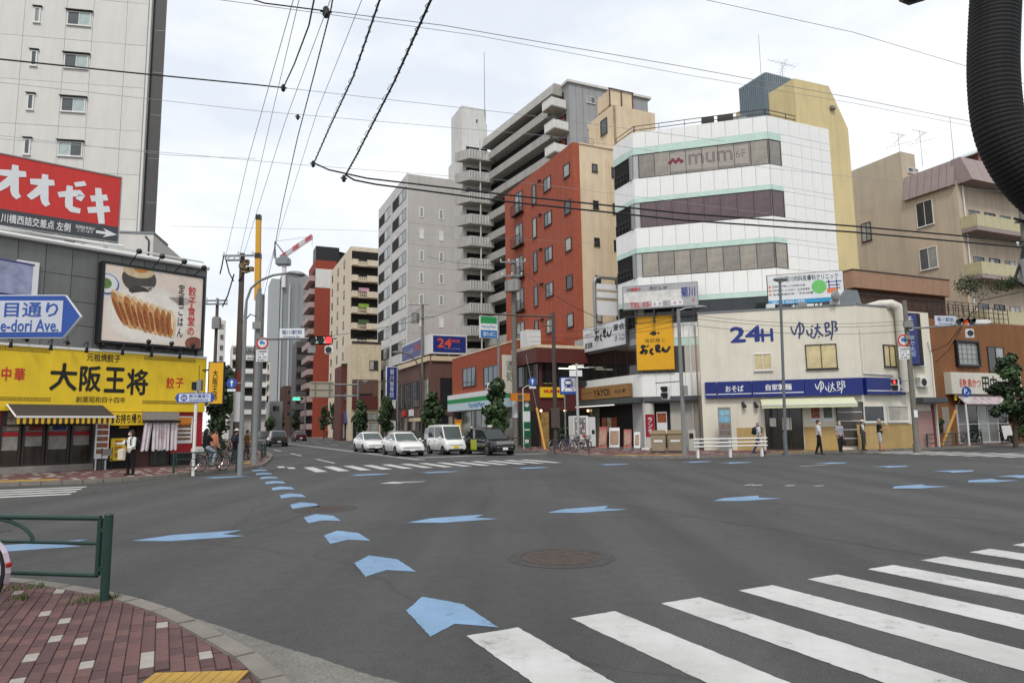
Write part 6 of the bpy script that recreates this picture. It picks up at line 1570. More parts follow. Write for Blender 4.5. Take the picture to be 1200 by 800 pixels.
lettering(RBB,'提携駐車場が\nございます',FZK,(FZK.sz(88,270)[0],r_[1] + .28,FZK.sz(111,272)[0],zs - .22),M_PAPER,d=-.045,bold=.01)
ra = (FZK.sz(112,277)[0],r_[1] + .18,FZK.sz(137,277)[0],zs - .18);hm = (ra[1] + ra[3]) / 2
q = MB();q.slab([(ra[0],hm - .07),(ra[2] - .5,hm - .07),(ra[2] - .65,ra[1]),(ra[2],hm),(ra[2] - .65,ra[3]),(ra[2] - .5,hm + .07),(ra[0],hm + .07)],-.045,-.034);q.build('arrow',M_PAPER,RBB,FZK.M)
# ---- yellow projecting sign
FPJ = FrA(242,33.5,TB - 14);r_ = FPJ.rect((243,424,474),(264,424,474));
PJ = thing('yellow_projecting_sign','upright yellow projecting sign with four black characters at the end of the yellow fascia','sign',FPJ.M)
add_box(PJ,FPJ,'sign_panel',mat('golden_sign_face','#dfa91f',rough=.45,var=.05),0.05,-.12,r_[1] + .05,r_[2] - .05,.12,r_[3] - .05)
q = MB();q.box(0,-.09,r_[1],r_[2],.09,r_[3]);q.build('sign_frame',M_INK,PJ,FPJ.M)
lettering(PJ,'大阪王将',FPJ,(r_[2] * .3,r_[1] + .2,r_[2] * .62,r_[3] - .4),M_INK,d=-.13,bold=.02,vertical=True)
q = MB();q.tube([(-.6,.0,r_[3] - .4),(0,0,r_[3] - .4)],.04);q.tube([(-.6,0,r_[1] + .4),(0,0,r_[1] + .4)],.04);q.build('bracket',M_BLACK,PJ,FPJ.M)
# ---- striped awning
za1 = FO.sz(60,474)[1];sA0,sA1 = FO.sz(7,474)[0],FO.sz(118,476)[0]
AWN = thing('striped_awning','dark awning with a yellow and white striped valance over the restaurant window','awning',FO.M)
dp = 1.35;zf_ = za1 - .52
q = MB();q._add([(sA0,-.23,za1),(sA1,-.23,za1),(sA1 + .05,-.23 - dp,zf_),(sA0,-.23 - dp,zf_),(sA0,-.23,za1 - .03),(sA1,-.23,za1 - .03),(sA1 + .05,-.23 - dp,zf_ - .03),(sA0,-.23 - dp,zf_ - .03)],[(0,3,2,1),(4,5,6,7),(0,1,5,4),(1,2,6,5),(2,3,7,6),(3,0,4,7)])
q.build('awning_cloth',mat('dark_awning_cloth','#3d3833',rough=.9,var=.12),AWN,FO.M)
add_box(AWN,FO,'front_bar',M_WHITEF,sA0,-.27 - dp,zf_ - .06,sA1 + .05,-.232 - dp,zf_ + .02)
q = MB();q.tube([(sA0 - .02,-.23,za1 - .03),(sA0 - .02,-.23 - dp,zf_ - .03)],.035,6);q.build('awning_arm',M_WHITEF,AWN,FO.M)
M_S1,M_S2 = mat('yellow_valance','#d3aa2c',rough=.8,var=.06),mat('brown_valance','#3a2f22',rough=.8,var=.06)
n_ = 34
for i in range(n_):
 a,c = sA0 + (sA1 - sA0) * i / n_,sA0 + (sA1 - sA0) * (i + 1) / n_
 q = MB();q.slab([(a,zf_ - .06),(c,zf_ - .06),(c,zf_ - .27),((a + c) / 2,zf_ - .31),(a,zf_ - .27)],-.25 - dp + .004 * (i % 2),-.24 - dp + .004 * (i % 2));q.build('valance_strip',(M_S1,M_S2)[i % 2],AWN,FO.M)
# ---- takeaway sign, curtain
r_ = yr(129,170.5,484,494.5,d=-.35);
TK = thing('takeaway_sign','small yellow takeaway sign with black hiragana over the serving hatch','sign',FO.M)
zt1 = zy0 - .01
add_box(TK,FO,'sign_panel',M_YEL,r_[0],-.34,zt1 - .6,r_[2],-.02,zt1 - .02)
lettering(TK,'お持ち帰り',FO,(FO.sz(136,489,-.35)[0],zt1 - .52,FO.sz(165,489,-.35)[0],zt1 - .1),M_INK,d=-.347,bold=.03)
NR = thing('entrance_curtain','white printed noren curtain hanging at the restaurant door','curtain',FO.M)
n0,n1 = FO.sz(168,500,-.55)[0],FO.sz(208.5,500,-.55)[0]
add_box(NR,FO,'hood',mat('grey_hood_cloth','#8b867d',rough=.8,var=.06),n0,-.75,zt1 - .38,n1 - .05,-.03,zt1 - .02)
M_NOR = mat('noren_cloth','#cfc6c8',rough=.9,var=.12,scale=4)
for i in range(4):
 a,c = n0 + (n1 - n0) * i / 4 + .015,n0 + (n1 - n0) * (i + 1) / 4 - .015
 q = MB();N_ = 10;vs = []
 for k in range(N_ + 1):
  x = a + (c - a) * k / N_;dy = .035 * math.sin(k * 1.5 + i * 2)
  vs += [(x,-.62 + dy,zt1 - .5),(x - (.12 if i == 0 else 0),-.62 + dy * 1.8,zt1 - 1.75 - .04 * math.sin(k))]
 q._add(vs,[(2 * k,2 * k + 1,2 * k + 3,2 * k + 2) for k in range(N_)]);q.build('curtain_panel',M_NOR,NR,FO.M,smooth=True)
q = MB();q.tube([(n0 - .1,-.62,zt1 - .48),(n1 + .1,-.62,zt1 - .48)],.025,6)
for i in range(7): x = n0 + (n1 - n0) * (i + .5) / 7;q.slab([(x - .15,zt1 - .395),(x + .15,zt1 - .395),(x + .1,zt1 - .5),(x - .1,zt1 - .5)],-.77,-.76)
q.build('curtain_rod',M_INK,NR,FO.M)
lettering(NR,'餃子',FO,(n0 + (n1 - n0) * .42,zt1 - 1.2,n0 + (n1 - n0) * .6,zt1 - .8),mat('pale_red_print','#a06068',var=0),d=-.70)
# ---- menu board and chair outside
m0,m1 = FO.sz(111,515,-.5)[0],FO.sz(127,515,-.5)[0];zt_m = FO.sz(119,493,-.5)[1];zb_m = FO.sz(119,537,-.5)[1]
MBD = thing('menu_board','tall white menu board with food photos standing beside the yellow counter','menu board',FO.M)
q = MB();q.box(m0,-.56,zb_m,m1,-.5,zt_m);q.box(m0 + .05,-.54,PAVE,m0 + .1,-.5,zb_m);q.box(m1 - .1,-.54,PAVE,m1 - .05,-.5,zb_m);q.build('board',M_PAPER,MBD,FO.M)
for r in range(5):
 for c_ in range(2):
  a = m0 + .06 + (m1 - m0 - .1) * c_ / 2;z = zb_m + (zt_m - zb_m) * (.13 + .165 * r)
  add_box(MBD,FO,'dish_picture',(mat('dish_photo','#7a5a44',var=.6,scale=9),mat('dumpling_photo','#8d4a33'))[c_],a,-.565,z,a + (m1 - m0) * .4,-.561,z + .2)
def chair(label,p,az):
 M = Matrix.Translation(p) @ Matrix.Rotation(az,4,'Z');o = thing('folding_chair',label,'chair',M)
 q = MB();q.box(-.2,-.2,.43,.2,.2,.47);q.build('seat',M_BLACK,o,M,bevel=.01)
 q = MB();q.slab([(-.19,.62),(.19,.62),(.17,.9),(-.17,.9)],.19,.22);q.build('backrest',mat('grey_chair_back','#6d6a64',var=.1),o,M)
 for x in (-.2,.2):
  for y in (-.18,.2): q = MB();q.tube([(x,y * 1.1,0),(x,y,.46 if y < 0 else .95)],.016,6);q.build('leg',M_BLACK,o,M)
 return o
p = FO.o + FO.t * ((m0 + m1) / 2) + FO.n * -1.0;chair('black folding chair in front of the tall menu board',(p.x,p.y,PAVE),rad(TS_ + 180))
# ---- banners over the street at the far left: violet banner and white sheet, then the big blue street sign
fr = FrA(18,21,44)
WB = thing('white_wall_sheet','blank white sheet hung on the grey cladding behind the violet banner','sign',FO.M)
r_ = FO.rect((20,304,345),(46.5,308,347),-.1);add_box(WB,FO,'sheet',M_PAPER,r_[0],-.1,r_[1] - .5,r_[2],-.002,r_[3])
FV = FrA(25,16,62);r_ = FV.rect((-30,245,325),(25,308,346));
VB = thing('violet_banner','violet printed street banner at the left edge above the blue street sign','banner',FV.M)
zA1,zA0 = FV.sz(25,309)[1],FV.sz(25,346)[1];sl_ = FV.sz(-60,250)[0]
q = MB();q.box(sl_,-.01,zA0,0,.01,zA1);q.build('banner_cloth',mat('violet_banner_cloth','#9a9cb8',rough=.7,var=.35,scale=2.5),VB,FV.M)
q = MB();q.tube([(sl_,0,zA1 + .02),(.03,0,zA1 + .02)],.025,6);q.tube([(sl_,0,zA0 - .02),(.03,0,zA0 - .02)],.025,6);q.tube([(sl_,0,0),(sl_,0,zA1 + .3)],.06,8);q.build('banner_rail',mat('violet_rail','#4b4a7c',var=.05),VB,FV.M)
# ================================================================== street furniture
M_SBLUE = mat('street_sign_blue','#2a4f9c',rough=.45,var=.05)
M_GREEN = mat('dark_green_rail_paint','#1f3a33',rough=.45,var=.12,scale=6,streak=.08)
M_LENS = mat('unlit_signal_lens','#20282b',rough=.25,var=.2)
M_LENSR = mat('lit_red_lens','#ff3a3a',var=0,emis=1.6)
M_LENSA = mat('amber_lens','#d9541e',var=0,emis=.35)
M_LENSG = mat('lit_green_lens','#37e0a0',var=0,emis=1.4)
def T(p): return Matrix.Translation(p)
def pole(name,label,px,Y,ytop,r=.09,m=None,r1=None,group=None,cat='pole',base=True):
 """upright pole; returns thing, frame, top z"""
 fr = FrA(px,Y,0);zt_ = fr.sz(px,ytop)[1]
 o = thing(name,label,cat,fr.M,group)
 q = MB();q.tube([(0,0,0),(0,0,zt_)],[r,r1 or r * .75],12);q.build('shaft',m or M_POLE,o,fr.M,smooth=True)
 if base: q = MB();q.tube([(0,0,.0),(0,0,PAVE + .32)],r * 1.35,12);q.build('base',m or M_POLE,o,fr.M,smooth=True)
 return o,fr,zt_
def lens(b,x,z,r,d): b.disc(x,z,r,d - .03,d,18)
def signal_head(label,fr,x,z,lit=2,n=3,r=.15,d=-.15,w=None,group='traffic signal heads',cols=(M_LENS,)):
 """horizontal traffic signal"""
 M = fr.M @ T((x,0,z));o = thing('traffic_signal',label,'traffic light',M,group)
 pw = r * 2.35
 q = MB();q.box(-pw * n / 2,d,-r * 1.3,pw * n / 2,d + .12,r * 1.3);q.build('housing',M_WHITEF,o,M,bevel=.06)
 for i in range(n):
  cx_ = -pw * n / 2 + pw * (i + .5)
  q = MB();q.disc(cx_,0,r,d - .03,d - .001,20);q.build('lens',cols[i] if i < len(cols) else M_LENS,o,M)
  q = MB();N_ = 14;vs = []
  for k in range(N_ + 1):
   a = PI * (-.05 + 1.1 * k / N_);vs += [(cx_ + (r + .012) * math.cos(a),d - .002,(r + .012) * math.sin(a)),(cx_ + (r + .012) * math.cos(a),d - .26 * (.35 + .65 * math.sin(max(0,min(PI,a)))),(r + .012) * math.sin(a))]
  q._add(vs,[(2 * k,2 * k + 1,2 * k + 3,2 * k + 2) for k in range(N_)]);q.build('visor',M_BLACK,o,M)
 return o
def ped_signal(label,fr,x,z,red,th=0,group='pedestrian signals'):
 M = fr.M @ T((x,0,z)) @ Matrix.Rotation(rad(th),4,'Z');o = thing('pedestrian_signal',label,'traffic light',M,group)
 q = MB();q.box(-.2,-.12,-.36,.2,.12,.36);q.build('housing',M_WHITEF,o,M,bevel=.03)
 for i,zz in enumerate((.17,-.17)):
  q = MB();q.box(-.14,-.135,zz - .14,.14,-.1205,zz + .14);q.build('lens',M_LENS,o,M)
  if red and i == 0: q = MB();q.box(-.06,-.142,zz - .1,.06,-.1355,zz + .04);q.ball((0,-.138,zz + .08),.04,.008,.04,10,6);q.build('lit_figure',M_LENSR,o,M)
  q = MB();q._add([(-.17,-.121,zz + .16),(.17,-.121,zz + .16),(.17,-.32,zz + .1),(-.17,-.32,zz + .1),(-.17,-.121,zz - .1),(.17,-.121,zz - .1)],[(0,1,2,3),(0,3,4),(1,5,2)]);q.build('visor',M_BLACK,o,M)
 return o
def plate(name,label,fr,x,z,w,h,m,cat='sign',th=0,d=-.06,txt=None,tm=None,rounded=True,sub=None):
 F2 = fr.sh(x,0,fr.deg + th)
 o = thing(name,label,cat,F2.M @ T((0,0,z)))
 add_box(o,F2,'sign_panel',m,-w / 2,d,z - h / 2,w / 2,d + .04,z + h / 2,bevel=.015 if rounded else 0)
 if txt: lettering(o,txt,F2,(-w * .4,z - h * (.08 if sub else .3),w * .4,z + h * .36),tm or M_NAVY,d=d - .004,bold=.02)
 if sub: lettering(o,sub,F2,(-w * .33,z - h * .38,w * .33,z - h * .2),tm or M_NAVY,d=d - .004,bold=.01)
 return o
def round_sign(label,fr,x,z,r,kind,th=0,group=None,d=-.12):
 F2 = fr.sh(x,0,fr.deg + th);o = thing('round_road_sign',label,'road sign',F2.M @ T((0,0,z)),group)
 if kind == 'no':
  q = MB();q.disc(0,z,r,d,d + .02,28);q.build('sign_disc',M_PAPER,o,F2.M)
  q = MB();q.ring(0,z,r * .74,r * .99,d - .006,d - .001,28);q.build('red_ring',M_RED,o,F2.M)
  q = MB();q.slab([(-r * .42,z - .12 * r),(r * .46,z - .16 * r),(r * .46,z + .06 * r),(r * .2,z + .16 * r),(r * .12,z + .38 * r),(-r * .42,z + .38 * r)],d - .006,d - .001);q.disc(-r * .2,z - r * .2,r * .12,d - .007,d - .001,10);q.disc(r * .25,z - r * .2,r * .12,d - .007,d - .001,10);q.build('lorry_emblem',mat('street_sign_light_blue','#3f7fb5',var=.05),o,F2.M)
  q = MB();q.box(-r * .95,d,z - r * 3.1,r * .95,d + .02,z - r * 1.12);q.build('notice_plate',M_PAPER,o,F2.M)
  for i,s in enumerate(('大型貨物等','7-19','土曜・休日','を除く')):
   lettering(o,s,F2,(-r * .75,z - r * (1.6 + .47 * i),r * (.75 if i != 1 else .3),z - r * (1.28 + .47 * i)),M_INK,d=d - .004,bold=.01)
 elif kind == 'P':
  q = MB();q.disc(0,z,r,d,d + .02,28);q.build('sign_disc',M_SBLUE,o,F2.M)
  lettering(o,'P',F2,(-r * .5,z - r * .4,r * .1,z + r * .55),M_PAPER,d=d - .004,bold=.03)
  q = MB();strokes(q,[[(0,.3),(.35,0),(1,1)]],r * .08,(r * .05,z - r * .5,r * .6,z - r * .05),d=d - .004);q.build('tick',M_PAPER,o,F2.M)
  q = MB();q.box(-r * .8,d,z - r * 2.0,r * .8,d + .02,z - r * 1.15);q.build('notice_plate',M_PAPER,o,F2.M)
 else:
  q = MB();q.disc(0,z,r,d,d + .02,28);q.build('sign_disc',M_SBLUE,o,F2.M)
  q = MB();q.slab([(-r * .12,z - r * .6),(r * .12,z - r * .6),(r * .12,z + .1 * r),(r * .4,z + .1 * r),(0,z + r * .65),(-r * .4,z + .1 * r),(-r * .12,z + .1 * r)],d - .006,d - .001);q.build('arrow_emblem',M_PAPER,o,F2.M)
  q = MB();q.box(-r * .8,d,z - r * 1.6,r * .8,d + .02,z - r * 1.12);q.build('notice_plate',M_PAPER,o,F2.M)
 return o
# ---- big blue street name sign near the camera, at the left edge
FS8 = FrA(48,8.5,4)
zc = FS8.sz(48,371)[1];hh = .275
xs = [FS8.sz(x,371)[0] for x in (-78,-58,76,96)]
o = thing('street_name_sign','big blue and white arrow shaped street name sign at the left edge','sign',FS8.M @ T((0,0,zc)))
def hexa(k,i=0.0): return [(xs[1],zc + hh - k),(xs[2],zc + hh - k),(xs[3] - k * 1.1,zc),(xs[2],zc - hh + k),(xs[1],zc - hh + k),(xs[0] + k * 1.1,zc)]
q = MB();q.slab(hexa(0),-.02,.02);q.build('sign_edge',M_PAPER,o,FS8.M)
q = MB();q.slab(hexa(.012),-.026,-.0205);q.build('blue_border',M_SBLUE,o,FS8.M)
q = MB();q.box(xs[1] + .01,-.031,zc - hh + .075,xs[2] - .015,-.0265,zc + hh - .075);q.slab([(0,0)] * 0,0,0) if False else None
q.build('white_field',mat('bluish_white_sign_face','#c3c7d2',rough=.5,var=.06),o,FS8.M)  # bluish grey tint: shade on the sign's white is put into its colour
M_STB = mat('street_sign_text_blue','#2c55a3',var=0)
lettering(o,'三ツ目通り',FS8,(FS8.sz(-42,360)[0],zc - .005,FS8.sz(70,360)[0],zc + .175),M_STB,d=-.034,bold=.018)
lettering(o,'Mitsume-dori Ave.',FS8,(FS8.sz(-42,385)[0],zc - .19,FS8.sz(70,385)[0],zc - .04),M_STB,d=-.034,bold=.018)
q = MB();q.tube([(xs[0] + .2,.12,-EYE * 0 + .05),(xs[0] + .2,.12,zc + .8)],.06,10);q.tube([(xs[0] + .2,.06,zc + .1),(xs[2] - .3,.06,zc + .1)],.025,6);q.tube([(xs[0] + .2,.06,zc - .1),(xs[2] - .3,.06,zc - .1)],.025,6);q.build('post',M_POLE,o,FS8.M)
# ---- near guard rail
pA,pB = G(122,705,PAVE),None
pA = Vector((pA.x,pA.y,PAVE));gd = Vector((-1,.2,0)).normalized();gM = Matrix(((gd.x,-gd.y,0,pA.x),(gd.y,gd.x,0,pA.y),(0,0,1,PAVE),(0,0,0,1)))
def guard_rail(label,M,L_,h=.8,posts=True,m=M_GREEN,group=None,arch=True,n=1,s=1.0):
 o = thing('guard_rail',label,'guard rail',M,group)
 for i in range(n + 1):
  q = MB();q.tube([(L_ * i / n,0,-.05),(L_ * i / n,0,h)],.04 * s,10);q.ball((L_ * i / n,0,h),.047 * s,.047 * s,.02,10,4,0);q.build('post',m,o,M,smooth=True)
 for i in range(n):
  a,c = L_ * i / n + .09,L_ * (i + 1) / n - .09
  q = MB();q.tube([(a,0,h - .03),(c,0,h - .03)],.026 * s,8);q.build('top_bar',m,o,M,smooth=True)
  q = MB();q.tube([(a,0,.24),(c,0,.24)],.022 * s,8);q.build('bottom_bar',m,o,M,smooth=True)
  q = MB();q.tube([(a,0,.535),(c,0,.535)],.018 * s,8);q.build('middle_bar',m,o,M,smooth=True)
  for x in (a,c): q = MB();q.tube([(x,0,.24),(x,0,h - .03)],.026 * s,8);q.build('end_bar',m,o,M,smooth=True)
  for x,z in ((a - .05,.66),(a - .05,.3),(c + .05,.66),(c + .05,.3)): q = MB();q.box(x - .05,-.02,z - .02,x + .05,.02,z + .02);q.build('clamp',m,o,M)
  if arch:
   q = MB();ar = [(a + .72 + .42 * math.sin(t) + (.6 if False else 0),0,.535 + .24 * (1 - 0) * math.cos(t)) for t in [PI / 2 * k / 8 for k in range(-8,9)]]
   ar = [(a + .75 + .0 + .62 * math.sin(t) ,0,.535 + .225 * math.cos(t)) for t in [PI / 2 * k / 8 for k in range(-8,9)]]
   q.tube([(p_[0] + .62,p_[1],p_[2]) for p_ in ar],.018 * s,8);q.build('arch_bar',m,o,M,smooth=True)
 return o
guard_rail('dark green tubular guard rail with arched bar in the near left corner',gM,2.6)
# ---- far left corner furniture
def line_M(p,q): d = (q - p);d.z = 0;d.normalize();return Matrix(((d.x,-d.y,0,p.x),(d.y,d.x,0,p.y),(0,0,1,PAVE),(0,0,0,1))),(q - p).length
M_,L_ = line_M(G(203,555,PAVE),G(277,551.5,PAVE));guard_rail('dark green guard rail in front of the cyclist on the restaurant corner',M_,L_,arch=False)
M_,L_ = line_M(Vector((-13.9,38.2,0)),Vector((-15.6,43.5,0)));guard_rail('dark green guard rail behind the signal pole along the left kerb',M_,L_,arch=False,n=2)
FSP = FrA(228.5,26.8,3);zs = FSP.sz(228,466)[1]
o = thing('street_name_post','white post with a small blue street name sign at the restaurant corner','sign',FSP.M)
q = MB();q.tube([(0,0,0),(0,0,zs + .5)],.06,10);q.build('post',M_WHITE,o,FSP.M,smooth=True)
wA,wB_ = FSP.sz(206,466)[0],FSP.sz(253,466)[0]
q = MB();q.slab([(wA + .12,zs + .19),(wB_ - .12,zs + .19),(wB_,zs),(wB_ - .12,zs - .19),(wA + .12,zs - .19),(wA,zs)],-.1,-.065);q.build('sign_panel',M_SBLUE,o,FSP.M)
add_box(o,FSP,'white_field',mat('bluish_white_sign_face','#c3c7d2'),wA + .16,-.106,zs - .155,wB_ - .16,-.1005,zs + .155)
q = MB();q.disc(wA + .36,zs,.135,-.11,-.1065,6);q.build('route_emblem',M_SBLUE,o,FSP.M);lettering(o,'50',FSP,(wA + .28,zs - .06,wA + .44,zs + .05),M_PAPER,d=-.113,bold=.02)
lettering(o,'新大橋通り',FSP,(wA + .56,zs - .01,wB_ - .24,zs + .13),M_STB,d=-.111,bold=.01);lettering(o,'Shin-ohashi-dori Ave.',FSP,(wA + .56,zs - .12,wB_ - .24,zs - .04),M_STB,d=-.111,bold=.01)
q = MB();q.box(-.16,-.12,zs + .3,.02,.12,zs + .62);q.build('lamp_box',M_BLACK,o,FSP.M,bevel=.02);add_box(o,FSP,'lamp_case',M_ALU,.03,-.1,zs + .28,.2,.1,zs + .7)
def curved_lamp(label,px,Y,pts,head,m=M_POLE,r=.085,group='curved street lamps',hm=None):
 fr = FrA(px,Y,0);P = [fr.sz(a,b) for a,b in pts];o = thing('street_lamp',label,'street lamp',fr.M,group)
 q = MB();line = [(0,0,0),(0,0,P[0][1])] + [(p[0],0,p[1]) for p in P[1:]] if len(P) > 1 else [(0,0,0),(P[0][0],0,P[0][1])]
 q.tube(line,[r,r * .8] + [r * .55] * (len(line) - 2),10);q.build('shaft',m,o,fr.M,smooth=True)
 q = MB();q.tube([(0,0,0),(0,0,1.2)],r * 1.25,10);q.build('base',m,o,fr.M,smooth=True)
 h = fr.sz(*head[0]);g = fr.sz(*head[1]);q = MB();L_ = abs(g[0] - h[0])
 q.ball(((h[0] + g[0]) / 2,0,(h[1] + g[1]) / 2),L_ / 2,L_ * .28,L_ * .17,14,8,rot=Matrix.Rotation(-math.atan2(g[1] - h[1],g[0] - h[0]),3,'Y'));q.build('lamp_head',hm or M_STEEL,o,fr.M,smooth=True)
 q = MB();q.ball(((h[0] + g[0]) / 2,0,(h[1] + g[1]) / 2 - L_ * .06),L_ * .36,L_ * .22,L_ * .14,12,6);q.build('lens',M_PAPER,o,fr.M,smooth=True)
 return o
curved_lamp('tall grey street lamp curving right at the restaurant corner',283,26.5,[(287,370),(289,352),(294,338),(304,329),(320,322.5),(338,320)],((338,320),(358,322)))
o,fr,zt_ = pole('signal_pole','grey signal pole with an arm over the street by the restaurant corner',299,32.5,338,.13,M_POLE)
za = fr.sz(300,397)[1];xe = fr.sz(395,400)[0]
q = MB();q.tube([(0,-.1,za),(xe,-.1,za - .05)],.05,8);q.build('arm',M_POLE,o,fr.M)
q = MB();q.box(-.2,-.25,fr.sz(300,386)[1],.22,-.1,fr.sz(300,378)[1]);q.build('cabinet',M_ALU,o,fr.M)
q = MB();q.tube([(0,0,fr.sz(300,372)[1]),(-.4,0,fr.sz(300,368)[1]),(-.75,0,fr.sz(300,378)[1])],.03,6);q.build('cable_loop',M_BLACK,o,fr.M)
plate('junction_name_plate','white junction name plate on the signal arm at the restaurant corner',fr,fr.sz(342.5,391)[0],fr.sz(342,391)[1],1.2,.5,M_PAPER,txt='菊川駅前',sub='Kikukawa Sta.',tm=mat('steel_blue_print','#4b5f86',var=0))
signal_head('traffic signal showing red on the arm beside the restaurant corner',fr,fr.sz(377,399)[0],fr.sz(377,399)[1],cols=(M_LENS,M_LENS,M_LENSR),r=.16)
M2 = fr.M @ T((fr.sz(386,410)[0],0,fr.sz(386,410)[1]));o2 = thing('arrow_signal','single dark arrow signal hung under the red traffic signal','traffic light',M2,'arrow signals')
q = MB();q.box(-.2,-.15,-.2,.2,-.03,.2);q.build('housing',M_WHITEF,o2,M2,bevel=.05);q = MB();q.disc(0,0,.15,-.18,-.151,18);q.build('lens',M_LENS,o2,M2)
plate('detector_box','grey detector box hung under the signal arm left of the arrow signal',fr,fr.sz(365.5,409)[0],fr.sz(365,409)[1],.38,.38,M_ALU,cat='box')
round_sign('round red ringed lorry sign with a notice plate on the corner signal pole',fr,fr.sz(308.5,402)[0],fr.sz(308,402)[1],.29,'no')
def utility_pole(label,px,Y,ytop,m,arms,trans=None,r=.17,group='utility poles',extra=None):
 o,fr,zt_ = pole('utility_pole',label,px,Y,ytop,r,m,r * .7,group=group,base=False)
 for a,c,y in arms:
  s0,z = fr.sz(a,y);s1,_ = fr.sz(c,y)
  q = MB();q.box(s0,-.26,z - .05,s1,-.16,z + .05);q.build('cross_arm',M_STEEL,o,fr.M)
  n = max(2,int((s1 - s0) / .6));
  for i in range(n + 1):
   x = s0 + .06 + (s1 - s0 - .12) * i / n
   q = MB();q.tube([(x,-.21,z + .05),(x,-.21,z + .12),(x,-.21,z + .14),(x,-.21,z + .24)],[.03,.03,.065,.05],8);q.build('insulator',M_PAPER,o,fr.M)
 if trans:
  for a,y0,y1,w in trans:
   s,z0 = fr.sz(a,y1);_,z1 = fr.sz(a,y0)
   q = MB();q.tube([(s,-.35,z0),(s,-.35,z1)],w,14);q.tube([(s,-.35,z1),(s,-.35,z1 + .08)],w * .85,14);q.build('transformer',M_ALU,o,fr.M,smooth=True)
   q = MB();q.box(min(0,s),-.3,(z0 + z1) / 2 - .04,max(0,s),-.22,(z0 + z1) / 2 + .04);q.build('bracket',M_STEEL,o,fr.M)
 return o,fr,zt_
M_BPOLE = mat('brown_pole','#5c5149',rough=.85,var=.15,scale=4,streak=.2)
o,frU,ztU = utility_pole('tall brown utility pole with tangled gear above the restaurant corner',277,37,297,M_BPOLE,[(263,299,301),(268,284,306)],r=.19)
q = MB();g = random.Random(5)
for i in range(9):
 s,z = frU.sz(288 + g.uniform(-4,7),310 + g.uniform(-4,9));e = g.uniform(.07,.15);q.box(s - e,-.2,z - e * .8,s + e,.05,z + e * .8)
q.build('cable_splice',mat('tan_splice_box','#7d6a4c',var=.3),o,frU.M)
for a in ((264,301,259,322),(266,303,275,330),(281,330,288,320),(276,322,262,360)):
 q = MB();s0,z0 = frU.sz(a[0],a[1]);s1,z1 = frU.sz(a[2],a[3]);q.tube([(s0,-.2,z0),((s0 + s1) / 2,-.2,min(z0,z1) + abs(z0 - z1) * .35),(s1,-.15,z1)],.035,6);q.build('drop_cable',M_BLACK,o,frU.M)
q = MB();s,z = frU.sz(277,470);q.tube([(0,0,z - 1.1),(0,0,z + .5)],.2,12);q.build('pole_label',M_PAPER,o,frU.M)
q = MB();q.tube([(0,0,z + .5),(0,0,z + 1.6)],.198,12);q.build('pole_label',mat('dull_red_paint','#7d3a34',var=.1),o,frU.M)
utility_pole('slim dark utility pole above the dumpling billboard corner',249,46,350,M_BPOLE,[(243,268,357),(243,268,353)],[(256,374,386,.3)],r=.14)
utility_pole('pale utility pole far along the left pavement',296,64,405,M_CONCP,[(290,303,412),(291,302,420)],r=.16)
for a,c,dz in ((273,285,0),):
 frs = FrA(283,26.5,0);s,z = frs.sz(273,449);round_sign('round blue arrow sign on the tall grey street lamp',frs,s,z,.2,'go')
 q = MB();lampo = bpy.data.objects['street_lamp'];q.tube([(s,-.06,z),(0,-.06,z)],.02,6);q.build('sign_bracket',M_STEEL,lampo,frs.M)
# ---- far right corner furniture
o,fr,zt_ = pole('signal_pole','grey lamp and signal pole beside the beige bins',801,36.0,362,.12,M_POLE)
za = fr.sz(801,446.5)[1];xe = fr.sz(768,449)[0]
q = MB();q.tube([(0,-.05,za),(xe,-.05,za - .08)],.035,8);q.build('arm',M_POLE,o,fr.M)
q = MB();q.tube([(0,0,zt_ - .1),(.4,0,zt_ + .05),(.9,0,zt_ + .08)],.05,8);q.ball((1.15,0,zt_ + .08),.42,.16,.11,12,6);q.build('lamp_head',M_STEEL,o,fr.M,smooth=True)
q = MB();q.box(.02,-.3,fr.sz(801,463)[1],.24,-.12,fr.sz(801,452)[1]);q.build('cabinet',M_ALU,o,fr.M)
ped_signal('dark pedestrian signal on the arm beside the white panelled shop',fr,fr.sz(780,460)[0],fr.sz(780,460)[1],False,th=-35)
curved_lamp('slim dark grey street lamp in front of the noodle shop',919,36.6,[(914,330)],((906,327.5),(923,327.5)),m=mat('dark_grey_pole','#62686b',rough=.5,var=.08),group='street lamps')
o,fr,zt_ = pole('signal_pole','mottled grey signal pole with an arm right of the noodle shop',1072.5,38.0,352,.15,M_CONCP)
za = fr.sz(1072,385)[1];xe = fr.sz(1150,378)[0]
q = MB();q.tube([(0,-.12,za),(.8,-.12,za + .02),(xe,-.12,fr.sz(1150,379)[1])],.05,8);q.build('arm',M_POLE,o,fr.M)
for y0,y1 in ((384,377),(398,394)): q = MB();q.box(-.28,-.32,fr.sz(1072,y0)[1],.2,-.15,fr.sz(1072,y1)[1]);q.build('cabinet',M_ALU,o,fr.M)
add_box(o,fr,'pole_label',M_PAPER,-.1,-.17,1.9,.1,-.155,2.3)
plate('junction_name_plate','white junction name plate on the arm before the brown house',fr,fr.sz(1107,375)[0],fr.sz(1107,376)[1],1.4,.56,mat('bluish_white_sign_face','#c3c7d2'),txt='菊川駅前',sub='Kikukawa Sta.',tm=mat('steel_blue_print','#4b5f86'),th=12)
signal_head('traffic signal with an amber lens before the brown house',fr.sh(fr.sz(1127,378)[0],-.1,10),0,fr.sz(1127,378)[1],cols=(M_LENS,M_LENSA,M_LENS),r=.17)
M2 = fr.M @ T((fr.sz(1135,391)[0],0,fr.sz(1135,391)[1]));o2 = thing('arrow_signal','single dark arrow signal hung under the amber traffic signal','traffic light',M2,'arrow signals')
